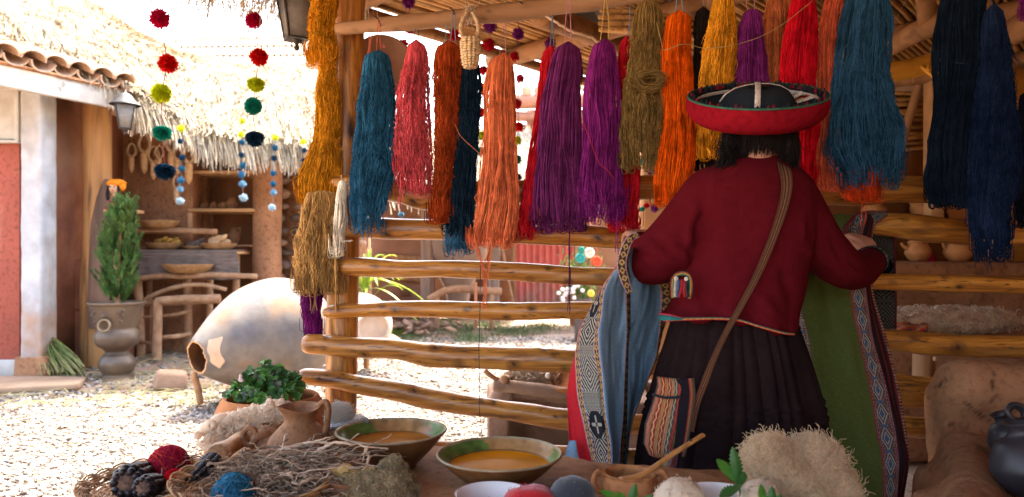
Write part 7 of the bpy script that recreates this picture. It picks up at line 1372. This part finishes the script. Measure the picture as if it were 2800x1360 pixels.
for sg_ in (-1, 1):
    m = MB()
    for (dx, dy, r_) in ((.115, 765, .028), (.128, 735, .020), (.105, 800, .018), (.10, 745, .016)):
        RR = float(np.interp(dy, [735, 765, 800], [.203, .188, .172])); c_ = cu + [sg_ * dx, -math.sqrt(RR * RR - dx * dx) - .003, pz(dy)]; t = np.linspace(0, 5, 22); m.tube([c_ + np.array([r_ * (1 - u / 6.5) * math.cos(u) * sg_, -.004, r_ * (1 - u / 6.5) * math.sin(u)]) for u in t], .007, 7)
    m.build('scroll_relief', um, ur)
th_ = thing('conifer_shrub', tuple(cu + [0, 0, pz(730)]), 'narrow bright green conifer growing in the urn', 'shrub')
m = MB(); m.tube([cu + [0, 0, pz(765)], cu + [.01, 0, pz(500)], cu + [.04, 0, pz(200)]], [.02, .015, .006], 8, n=12); m.build('trunk', MW['wood_old'], th_)
g_ = np.random.default_rng(6); ns_ = 420; nb_ = 34; zz = g_.random(ns_) ** .85; yy_ = 834 - 268 * zz; hwp = np.interp(yy_, [566, 585, 610, 650, 700, 760, 800, 834], [6, 20, 30, 40, 45, 46, 36, 20]); cx_ = np.interp(yy_, [566, 600, 700, 828], [347, 334, 322, 323])
th0 = g_.uniform(0, 6.28, ns_); rad = hwp / FPX * Yu * np.sqrt(g_.uniform(.12, 1, ns_)) * g_.uniform(.7, 1.12, ns_); P0 = np.stack([(cx_ - 1400) / FPX * Yu + rad * np.cos(th0), Yu + rad * np.sin(th0), CAM_H - (yy_ - 700) / FPX * Yu], -1)
D = unit(np.stack([np.cos(th0) * .42 + g_.normal(0, .12, ns_), np.sin(th0) * .42 + g_.normal(0, .12, ns_), g_.uniform(.8, 1.2, ns_)], -1)); Sd = unit(np.cross(D, g_.normal(0, 1, (ns_, 3)))); Ls = g_.uniform(.06, .15, ns_)
q = g_.random((ns_, nb_)); sd5 = g_.choice([-1, 1], (ns_, nb_)); B0 = P0[:, None] + D[:, None] * (q * Ls[:, None])[..., None]; bd = D[:, None] * .9 + Sd[:, None] * (sd5 * .8)[..., None] + g_.normal(0, .18, (ns_, nb_, 3)); bl = (.045 * (1 - q * .6))[..., None, None] * g_.uniform(.6, 1.2, (ns_, nb_, 1, 1))
P = B0[:, :, None] + bd[:, :, None] * np.linspace(0, 1, 3)[None, None, :, None] * bl; P = P.reshape(-1, 3, 3); tn_ = np.repeat(np.clip(.25 + .6 * g_.random(ns_), 0, 1), nb_) + g_.normal(0, .1, ns_ * nb_)
m = MB(); m.tubes(P, np.array([.0026, .0034, .0008]), 3, np.clip(tn_, 0, 1), flat=.6); m.tubes(np.stack([P0, P0 + D * Ls[:, None] * .5, P0 + D * Ls[:, None]], 1), .0018, 3, np.full(ns_, .1)); m.build('foliage', mat('conifer_green', (.085, .175, .04), (.045, .11, .03), 14, .8, 0, tint=.6, transl=.25, spec=.2, c3=(.14, .20, .05)), th_, kind='stuff')
# reeds
rd_ = thing('reed_bundle', (X(150, 6.6), 6.6, 0), 'sheaf of cut green reeds leaning at the foot of the white pillar', 'reeds'); n = 260; a0 = np.array([at(100 + g_.uniform(-8, 12), 912 + g_.uniform(-16, 60), 6.65) for _ in range(n)]); b0 = np.array([at(g_.uniform(105, 232), g_.uniform(995, 1030), 6.45 + g_.uniform(-.1, .3)) for _ in range(n)]); t = np.linspace(0, 1, 7)[None, :, None]
P = a0[:, None] * (1 - t) + b0[:, None] * t + np.array([0, 0, 1.]) * .05 * np.sin(t * 3.1) + g_.normal(0, .006, (n, 7, 3)); P[..., 2] = np.maximum(P[..., 2], .03); m = MB(); m.tubes(P, g_.uniform(.003, .006, n), 4); m.build('reeds', mat('cut_reed', (.20, .24, .07), (.13, .17, .05), 10, .7, 0, tint=.5, c3=(.38, .33, .14), transl=.15), rd_, kind='stuff')
m = MB(); m.box(at(468, 1062, 6.15) * [1, 1, 0] + [0, 0, .06], (.28, .20, .15), rot=Matrix.Rotation(.14, 3, 'Y') @ Matrix.Rotation(.5, 3, 'Z'), taper=.82); m.build('flat_stone', MW['stone_lt'], bevel=.03, cat='stone', label='flat brown stone on the ground between the urn and the large jar')
m = MB(); q = np.array([at(-40, 1082, 5.75) * [1, 1, 0], at(215, 1062, 6.0) * [1, 1, 0], at(240, 1040, 6.35) * [1, 1, 0], at(-40, 1040, 6.4) * [1, 1, 0]]) + [0, 0, .0]; m.quadbox(q, np.array([0, 0, .055])); m.build('doorstep', mat('doorstep_earth', (.38, .25, .16), (.28, .18, .11), 4, .9, .5, 20, .008), bevel=.012, cat='doorstep', label='worn earthen doorstep at the foot of the white building')
# ------------------------------------------------------------------ large clay jar lying on its side
jr = thing('storage_jar', tuple(at(690, 1085, 5.5) * [1, 1, 0]), 'huge weathered clay jar lying on its side with a broken mouth', 'jar')
O = at(543, 976, 5.15); Bk = at(862, 880, 5.95); ax_ = unit(Bk - O); LJ = np.linalg.norm(Bk - O)
pr = [(.120, -.012), (.132, .0), (.205, .10), (.30, .24), (.39, .42), (.425, .60), (.415, .76), (.345, .92), (.20, 1.04), (.08, 1.08), (.001, 1.09)]
def jarcol(V):
    f = fbm(V, 2.2, 4, 4)[:, None]; g = fbm(V, 5, 9, 3)[:, None]; c = np.array((.115, .112, .112)) * (1 - f) + np.array((.165, .135, .11)) * f; w = np.clip((g - .52) * 5, 0, 1); c = c * (1 - w) + np.array((.20, .115, .06)) * w * .7 + .3 * c * w; w = np.clip((.42 - g) * 6, 0, 1); return c * (1 - w) + np.array((.10, .095, .10)) * w
p2 = smooth_path(pr, 80); sg = 90; a = np.arange(sg) / sg * 2 * np.pi; V = np.stack([p2[:, 0, None] * np.cos(a), p2[:, 0, None] * np.sin(a), np.repeat(p2[:, 1, None], sg, 1)], -1)
V[:8, :, 2] += (fbm(np.stack([np.cos(a) * 2, np.sin(a) * 2, 0 * a], -1), 2.5, 3, 3)[None] - .5) * .03 * np.linspace(1, 0, 8)[:, None]; V *= (1 + .03 * (fbm(V.reshape(-1, 3), 2.5, 6, 2).reshape(V.shape[:2]) - .5))[..., None]
MJ = np.array(Vector(ax_).to_track_quat('Z', 'Y').to_matrix()); Vw = V @ MJ.T + O; m = MB(); m.grid(Vw, cv=True, colr=jarcol(Vw.reshape(-1, 3)))
Vi = V.copy(); Vi[..., :2] *= .90; Vi[-1] = V[-1] * .9; Vi = Vi @ MJ.T + O; m.grid(Vi[::-1], cv=True, colr=np.full((80 * sg, 3), 1.) * np.array((.42, .20, .09))); m.grid(np.stack([Vi[0], Vw[0]]), cv=True, colr=np.full((2 * sg, 3), 1.) * np.array((.52, .28, .13)))
m.build('jar_body', mat('weathered_jar', (1, 1, 1), scale=12, rough=.75, bump=.3, bscale=30, bdist=.004, attr=True, spec=.25), jr)
# mended patch near the mouth
ip = [(570, 930), (606, 922), (614, 990), (600, 1008), (572, 990), (566, 955)]
def onjar(px, py, lift=.004):
    d = unit(at(px, py, 1.) - np.array([0, 0, CAM_H])); o = np.array([0, 0, CAM_H]); best = None
    for t_ in np.linspace(4.6, 6.2, 500):
        p = o + d * t_; h = (p - O) @ ax_; r_ = np.linalg.norm(p - O - ax_ * h)
        if 0 <= h <= 1.08 and r_ < np.interp(h, p2[:, 1], p2[:, 0]) + lift: return p
    return o + d * 5.4
ctr_ = onjar(590, 965); gq = np.array([[onjar(590 + (x - 590) * q_, 965 + (y - 965) * q_, .010) for (x, y) in ip] for q_ in (.02, .5, 1)]); m = MB(); m.grid(gq, cv=True); m.grid(np.stack([gq[-1], gq[-1] + ax_ * 0 + (np.array([0, 1, 0]) * .02)]), cv=True); m.build('mended_patch', mat('pale_patch', (.48, .34, .24), (.38, .27, .18), 10, .8, .2), jr)
m = MB(); m.tube([at(528, 1018, 5.25), at(540, 1060, 5.3), at(548, 1102, 5.35)], [.024, .026, .024], 10, n=16, rough=.2); m.build('prop_stick', MW['stick'], cat='prop', label='short stick propping up the mouth of the huge clay jar')
j2 = thing('whitewashed_jar', tuple(at(1010, 930, 6.6) * [1, 1, 0]), 'second pale clay jar lying mouth-on behind the fence post', 'jar'); c2_ = at(1020, 898, 6.6); m = MB()
m.lathe([(.001, .02), (.12, .02), (.13, -.01), (.15, -.012), (.155, .01), (.17, .05), (.26, .25), (.30, .5), (.2, .75), (.001, .82)], c2_, 50, axis=(-.5, 1, 0), n=70); m.build('jar_body', mat('pale_jar', (.48, .41, .34), (.36, .28, .22), 5, .8, .2, c3=(.55, .32, .18)), j2)
# spiky plant
sp_ = thing('spiky_plant', tuple(at(1012, 880, 7.2) * [1, 1, 0]), 'sunlit yellow green plant with long strap leaves behind the post', 'plant'); slm = [mat('strap_leaf_%d' % k, c_, tuple(x * .7 for x in c_), 8, .45, .1, transl=.45, spec=.4) for k, c_ in enumerate(((.30, .42, .03), (.38, .48, .06), (.20, .32, .03)))]
for k in range(46):
    az = g_.uniform(-3.14, 3.14); el = g_.uniform(.1, 1.3); L2 = g_.uniform(.35, .62); b0 = at(1002, 800 + g_.uniform(-70, 30), 7.2) + g_.normal(0, .03, 3); t = np.linspace(0, 1, 12); d1 = np.array([math.cos(az) * math.cos(el), math.sin(az) * math.cos(el) * .8, math.sin(el)])
    P = b0 + d1 * t[:, None] * L2 - np.array([0, 0, 1.]) * (t ** 2)[:, None] * L2 * .55; w_ = .019 * np.sin(np.pi * (t * .9 + .08)) ** .6; sd4 = unit(np.cross(d1, [0, 0, 1.])); m = MB(); m.grid(np.stack([P + sd4 * w_[:, None] + [0, 0, .006], P, P - sd4 * w_[:, None] + [0, 0, .006]], 1)); m.build('leaf', slm[k % 3], sp_)
m = MB(); m.tube([at(1002, 900, 7.2) * [1, 1, 0], at(1002, 790, 7.2)], .03, 8, n=6); m.build('stem', MW['wood_old'], sp_)
for (x, y, lab) in ((1075, 918, 'grass tuft at the gravel edge below the fourth rail'), (1048, 958, 'small green tuft growing by the boulders')):
    rt = thing('grass_tuft', tuple(at(x, y, CAM_H / ((y - 700) / FPX))), lab, 'grass tuft'); Yq = CAM_H / ((y - 700) / FPX); n = 130; t = np.linspace(0, 1, 5)[None, :, None]; b0 = at(x, y, Yq) + g_.normal(0, .05, (n, 1, 3)) * [1, 1, 0]; D = g_.normal(0, .5, (n, 1, 3)); D[..., 2] = 1; P = b0 + D * t * g_.uniform(.06, .16, (n, 1, 1)) - np.array([0, 0, .05]) * t ** 2; m = MB(); m.tubes(P, np.array([.006, .006, .005, .003, .001]), 3); m.build('blades', slm[2], rt, kind='stuff')

# ================================================================== stick bench, stalls and goods in the hut
stk = MW['stick']; bn = thing('stick_bench', tuple(at(520, 985, 7.6) * [1, 1, 0]), 'rustic bench of peeled branches in front of the hut stall', 'bench')
for nm_, pts, r_ in (('back_rail', [(368, 764, 7.5), (440, 754, 7.5), (500, 757, 7.5), (580, 752, 7.5), (702, 756, 7.5)], .028), ('curved_brace', [(392, 822, 7.45), (440, 798, 7.45), (500, 782, 7.45), (560, 780, 7.45), (618, 792, 7.45)], .022), ('seat_log', [(428, 824, 7.3), (500, 818, 7.3), (600, 816, 7.3)], .042), ('seat_log', [(380, 830, 7.6), (500, 826, 7.6), (600, 822, 7.6)], .035), ('leg', [(432, 825, 7.3), (430, 900, 7.3), (428, 1000, 7.3)], .045), ('leg', [(376, 766, 7.6), (382, 860, 7.6), (386, 990, 7.6)], .045), ('leg', [(512, 765, 7.8), (514, 850, 7.8), (516, 960, 7.8)], .045), ('leg', [(575, 765, 7.8), (573, 850, 7.8), (574, 960, 7.8)], .035), ('rung', [(438, 924, 7.35), (480, 920, 7.4), (518, 914, 7.7)], .024), ('rung', [(378, 935, 7.6), (400, 938, 7.5), (424, 944, 7.35)], .02), ('rung', [(392, 868, 7.6), (470, 862, 7.6), (520, 850, 7.7)], .018)):
    m = MB(); P = [at(*p) for p in pts]; P[-1][2] = max(P[-1][2], -.02); m.tube(P, r_, 10, n=26, rough=.22, seed=int(pts[0][0])); m.build(nm_, stk, bn)
st = thing('stall_counter', tuple(at(520, 900, 8.0) * [1, 1, 0]), 'stall counter draped with grey homespun cloth in the hut', 'counter')
gcl = mat('grey_homespun', (.20, .15, .125), (.13, .10, .085), 8, .95, .4, 200, .002, (1, 1, 1), streak=((.28, .22, .18), 40, (.1, 1, 3), .5, .65), spec=.08)
x0, x1 = X(368, 7.75), X(652, 7.75); zt_ = Z(686, 7.75); m = MB(); m.box(((x0 + x1) / 2, 7.9, zt_ - .02), (x1 - x0, .40, .03)); m.build('counter_board', MW['plank'], st)
g_q = np.array([[(x0 + (x1 - x0) * u + .02 * (v > .3) * (u - .5) + .045 * max(0, u - .93) * 14 * v, 7.70 - .012 * math.sin(u * 40) * v - .02 * v, zt_ + .004 - .30 * v * (1 + .05 * math.sin(u * 9))) for v in np.linspace(0, 1, 14)] for u in np.linspace(0, 1, 90)]); g_p = np.array([[(x0 + (x1 - x0) * u, 8.1 - .4 * v, zt_ + .004) for v in np.linspace(0, 1, 4)] for u in np.linspace(0, 1, 90)]); m = MB(); m.grid(np.concatenate([g_p[:, :-1], g_q], 1)); o = m.build('drape', gcl, st); so_ = o.modifiers.new('s', 'SOLIDIFY'); so_.thickness = .008
for xx_ in (x0 + .05, x1 - .1): m = MB(); m.tube([(xx_, 7.95, 0), (xx_, 7.95, zt_ - .03)], .04, 8, n=8, rough=.2); m.build('leg', stk, st)
m = MB(); P0 = at(360, 632, 7.75); P1 = at(592, 634, 7.75); m.tube([P0, (P0 + P1) / 2 + [0, 0, .01], P1], .03, 10, n=16, rough=.2); m.build('log_shelf', stk, cat='shelf', label='peeled log shelf above the maize baskets in the hut')
kyel = mat('yellow_maize', (.58, .36, .08), (.45, .25, .05), 30, .5, .3, 90, .002, spots=((.25, .12, .03), 60, .1, .3)); kcr = mat('pale_maize', (.66, .46, .27), (.52, .33, .18), 30, .5, .3, 90, .002); kgr = mat('grey_maize', (.16, .13, .12), (.08, .07, .07), 30, .5, .3, 90, .002)
def minicob(m_, L_=.15, r=.026):
    mb = MB(); a = np.arange(12) / 12 * 2 * np.pi; pr_ = smooth_path([(.004, 0), (r * .9, .01), (r, L_ * .3), (r * .85, L_ * .75), (.003, L_)], 20); V_ = np.stack([pr_[:, 0, None] * np.cos(a) * (1 + .08 * np.sin(np.arange(20) * 2.4)[:, None]), pr_[:, 0, None] * np.sin(a), np.repeat(pr_[:, 1, None], 12, 1)], -1); mb.grid(V_, cv=True); me = mb.mesh('maize_cob'); me.materials.append(m_); me.polygons.foreach_set('use_smooth', [True] * len(me.polygons)); return me
def fbasket(label, px0, px1, py, Y, cobs, m_, lab2, grp, nm='flat_basket'):
    c_ = at((px0 + px1) / 2, py, Y); r_ = (px1 - px0) / 2 / FPX * Y; m = MB(); m.lathe([(.001, 0), (r_ * .55, .002), (r_ * .85, r_ * .18), (r_, r_ * .36), (r_ * .96, r_ * .37), (r_ * .8, r_ * .2), (.001, .02)], c_, 36, n=30, sx=1); m.build(nm, MW['basket'], cat='basket', label=label)
    me = minicob(m_) if cobs else None
    for k in range(cobs):
        o = bpy.data.objects.new('maize_cob', me); col.objects.link(o); o.location = c_ + [g_.uniform(-.6, .25) * r_, g_.uniform(-.3, .1) * r_, r_ * .30 + .018 * (k % 3)]; o.rotation_euler = (0, R(g_.uniform(60, 100)), g_.uniform(-.9, .9)); o['label'] = lab2; o['category'] = 'maize'; o['group'] = grp
fbasket('flat basket of golden maize on the draped counter', 402, 502, 684, 7.85, 9, kyel, 'golden maize cob in the counter basket', 'golden maize cobs')
fbasket('small basket of grey maize on the draped counter', 500, 558, 684, 7.85, 6, kgr, 'grey speckled maize cob in the small counter basket', 'grey maize cobs')
fbasket('basket of large pale maize at the right end of the counter', 550, 645, 684, 7.85, 8, kcr, 'pale maize cob in the rightmost counter basket', 'pale maize cobs')
fbasket('empty brown dish at the left end of the counter', 368, 412, 685, 7.85, 0, None, '', '')
fbasket('shallow basket on the peeled log shelf', 380, 488, 625, 7.75, 0, None, '', '')
fbasket('round winnowing tray hung under the counter cloth', 448, 580, 748, 7.55, 0, None, '', '', 'winnowing_tray')
m = MB(); [m.tube([at(405 + k * 4, 612 - 3 * (k % 3), 7.72), at(440 + k * 2, 604 + 2 * (k % 2), 7.75)], .012, 8, n=8, rough=.2) for k in range(4)]; m.build('husk_bundle', mat('pale_husk', (.55, .42, .28), scale=20, rough=.9), cat='husks', label='small bundle of pale maize husks in the shelf basket')
# maize hanging on the plaster wall
hm = thing('hanging_maize', tuple(at(360, 425, 7.9)), 'braided maize cob hung leftmost on the plaster wall', 'maize', 'maize hung on the plaster wall')
me = minicob(kcr, .17, .030); o = bpy.data.objects.new('cob', me); col.objects.link(o); o.parent = hm; o.location = (0, 0, -.02); o.rotation_euler = (R(180), 0, 0)
m = MB(); c_ = at(360, 425, 7.9)
for sx_ in (-1, 1): m.tube([c_ + [0, 0, -.03], c_ + [sx_ * .045, 0, .03], c_ + [sx_ * .03, 0, .10], c_ + [0, 0, .13]], [.016, .014, .012, .01], 8, n=16, rough=.35)
m.build('husk_loop', mat('husk_pale', (.55, .40, .26), (.4, .28, .16), 20, .9, .2), hm); m = MB(); m.tube([c_ + [0, 0, .12], c_ + [0, .04, .42]], .004, 5); m.build('orange_cord', mat('orange_cord', (.5, .15, .04), rough=.9), hm)
for k, (x, y, s3, lab) in enumerate(((395, 412, 1.35, 'largest braided maize cob, second on the plaster wall'), (420, 438, 1.15, 'maize cob third along the plaster wall'), (436, 428, .9, 'small maize cob fourth along the plaster wall'), (470, 408, 1.3, 'big maize cob fifth along the plaster wall'), (486, 432, 1.0, 'maize cob behind the blue garland on the plaster wall'), (516, 440, 1.35, 'maize cob hung rightmost on the plaster wall beside the shelves'), (482, 512, .95, 'lowest maize cob, hung alone beneath the row'))): dup(hm, at(x, y, 7.9), .2 * k, lab, None, s3)
# pots on the shelves
for k, (px, Y, z, r_, h_, lab) in enumerate(((530, 8.2, 570, .05, .09, 'tiny clay pot first on the middle hut shelf'), (556, 8.2, 570, .045, .07, 'tiny clay pot second on the middle hut shelf'), (584, 8.2, 570, .05, .08, 'tiny clay pot third on the middle hut shelf'), (610, 8.2, 570, .055, .085, 'tiny clay pot fourth on the middle hut shelf'), (634, 8.2, 570, .06, .13, 'tallest clay jug at the right end of the middle hut shelf'), (640, 8.3, 670, .06, .19, 'slim clay vase on the lower hut shelf'), (550, 8.3, 467, .05, .08, 'little clay pot on the top hut shelf'))):
    pot(lab, (X(px, Y), Y, Z(z, 7.95) + .004 if z == 570 else Z(z, 8.2 if z == 670 else 8.0) + .004), r_, h_, .55, k % 2, matl=MW['soot_clay'])
m = MB(); cw_ = at(620, 436, 8.3); m.lathe([(.08, -.02), (.12, -.03), (.14, 0), (.12, .03), (.08, .02), (.08, -.02)], cw_, 30, axis=(.3, -1, .1), n=30); m.build('straw_wreath', mat('dark_straw_ring', (.10, .06, .045), scale=20, rough=.9), cat='ring', label='dark coiled straw ring on the top hut shelf')
# doll
dl = thing('doll', tuple(at(312, 572, 6.75)), 'cloth doll with an orange yarn hat sitting behind the conifer', 'doll'); dc = at(314, 515, 6.75)
m = MB(); m.ball(dc, (.050, .045, .058), 18, 12); m.tube([dc + [0, 0, -.05], dc + [0, 0, -.08]], .02, 8); m.tube([dc + [0, -.045, -.005], dc + [0, -.053, -.012]], .007, 6); m.build('head', mat('doll_cloth', (.55, .34, .20), scale=10, rough=.8), dl)
for s3 in (-1, 1): m = MB(); m.ball(dc + [s3 * .018, -.042, .008], (.008, .005, .007), 8, 6); m.build('eye', MW['iron'], dl)
m = MB(); m.tube([dc + [-.012, -.045, -.027], dc + [.012, -.045, -.027]], .004, 6); m.build('mouth', mat('doll_red', (.5, .03, .03)), dl)
m = MB(); m.ball(dc + [.01, .01, .045], (.085, .06, .042), 20, 12, amp=.2, freq=3); m.ball(dc + [.05, .01, .02], (.045, .04, .05), 14, 10, amp=.2); m.build('yarn_hat', yarn_mat('doll_hat', (.50, .20, .02)), dl)
for s3 in (-1, 1): m = MB(); m.tube([dc + [s3 * .045, -.02, .02], dc + [s3 * .052, -.03, -.05], dc + [s3 * .045, -.04, -.11]], .014, 8, n=12, rough=.3); m.build('braid', hair_m, dl)
m = MB(); m.lathe([(.001, -.075), (.04, -.08), (.055, -.12), (.075, -.20), (.001, -.21)], dc, 20, n=20); m.build('dress', mat('doll_dress', (.38, .03, .03), (.03, .02, .03), 40, .9, 0, ramp=(.45, .55)), dl)
m = MB(); m.tube([dc + [.05, 0, -.10], dc + [.10, -.02, -.13], dc + [.13, -.03, -.10]], .016, 8, n=10); m.build('arm', mat('doll_sleeve', (.5, .10, .03)), dl)
m = MB(); wallbox(m, X(296, 6.8), X(372, 6.8), 6.72, 6.95, Z(574, 6.8) - .03, Z(574, 6.8)); m.tube([(X(300, 6.8), 6.9, Z(574, 6.8) - .03), (X(300, 6.8), 6.9, .0)], .02, 8); m.build('stand', MW['plank'], cat='stand', label='little wooden stand under the cloth doll behind the conifer')
# ------------------------------------------------------------------ flowers and ornaments by the far wall
fp = thing('flower_pot', tuple(at(1592, 862, 9.5) * [1, 1, 0]), 'dark pot with white flowers by the far wall', 'flower pot'); c_ = at(1592, 835, 9.5); m = MB(); m.tube([c_ * [1, 1, 0], c_ * [1, 1, 0] + [0, 0, Z(835, 9.5)]], .10, 14, n=5); m.lathe([(.001, -.04), (.09, -.04), (.13, .08), (.12, .08), (.001, .03)], c_, 24, n=20); m.build('pot_body', mat('dark_pot', (.09, .07, .065), rough=.5), fp)
wf_ = mat('white_petal', (.78, .74, .74), rough=.7, transl=.2)
for k in range(16): m = MB(); m.ball(at(1552 + g_.normal(0, 18), 800 + g_.normal(0, 12), 9.4), (.028, .02, .026), 10, 7, amp=.2, seed=k); m.build('flower', wf_, fp)
n = 900; P0 = at(1590, 770, 9.7) + g_.normal(0, 1, (n, 3)) * [.13, .1, .19]; P = P0[:, None] + g_.normal(0, .02, (n, 1, 3)) * np.linspace(0, 1, 3)[None, :, None] + np.array([0, 0, .04]) * np.linspace(0, 1, 3)[None, :, None]; m = MB(); m.tubes(P, np.array([.01, .012, .003]), 3, flat=.4); m.build('foliage', mat('yellow_green_foliage', (.16, .24, .05), (.09, .16, .04), 8, .7, 0, tint=.5, transl=.3), fp, kind='stuff')
for k, (x, y, cc_, lab) in enumerate(((1587, 706, (.02, .28, .25), 'teal ring ornament hanging by the far wall'), (1632, 715, (.60, .08, .03), 'orange red ring ornament hanging by the far wall'), (1612, 692, (.7, .6, .5), 'cream ring ornament hanging by the far wall'), (1590, 684, (.02, .22, .16), 'small green ornament hanging by the far wall'), (1616, 803, (.62, .50, .08), 'yellow bead ornament hanging lowest by the far wall'))):
    c_ = at(x, y, 8.6); rt = thing('hanging_ornament', tuple(c_), lab, 'ornament'); r_ = .045 if k < 3 else .025; m = MB(); m.tube([c_ + np.array([r_ * math.cos(t), .006 * math.sin(t * 2), r_ * math.sin(t)]) for t in np.linspace(0, 2 * np.pi, 24)], .016, 8, cap=False, rough=.2); m.ball(c_, (r_ * .6, .012, r_ * .6), 10, 8); m.build('ring', mat('ornament_%d' % k, cc_, scale=30, rough=.9), rt); m = MB(); m.tube([c_ + [0, 0, r_], at(x, 560, 8.6)], .004, 5); m.build('cord', mat('ornament_cord_%d' % k, (.5, .15, .1)), rt)
# wall added behind the viewer, out of view, to dim the right side
rw = thing('dimming_wall', (1.5, -2.6, 0), 'unseen adobe wall added behind the viewer to dim the right side', 'wall'); m = MB(); wallbox(m, 1.2, 4.6, -2.8, -2.55, 0, 2.9); m.build('plaster', MW['adobe'], rw)
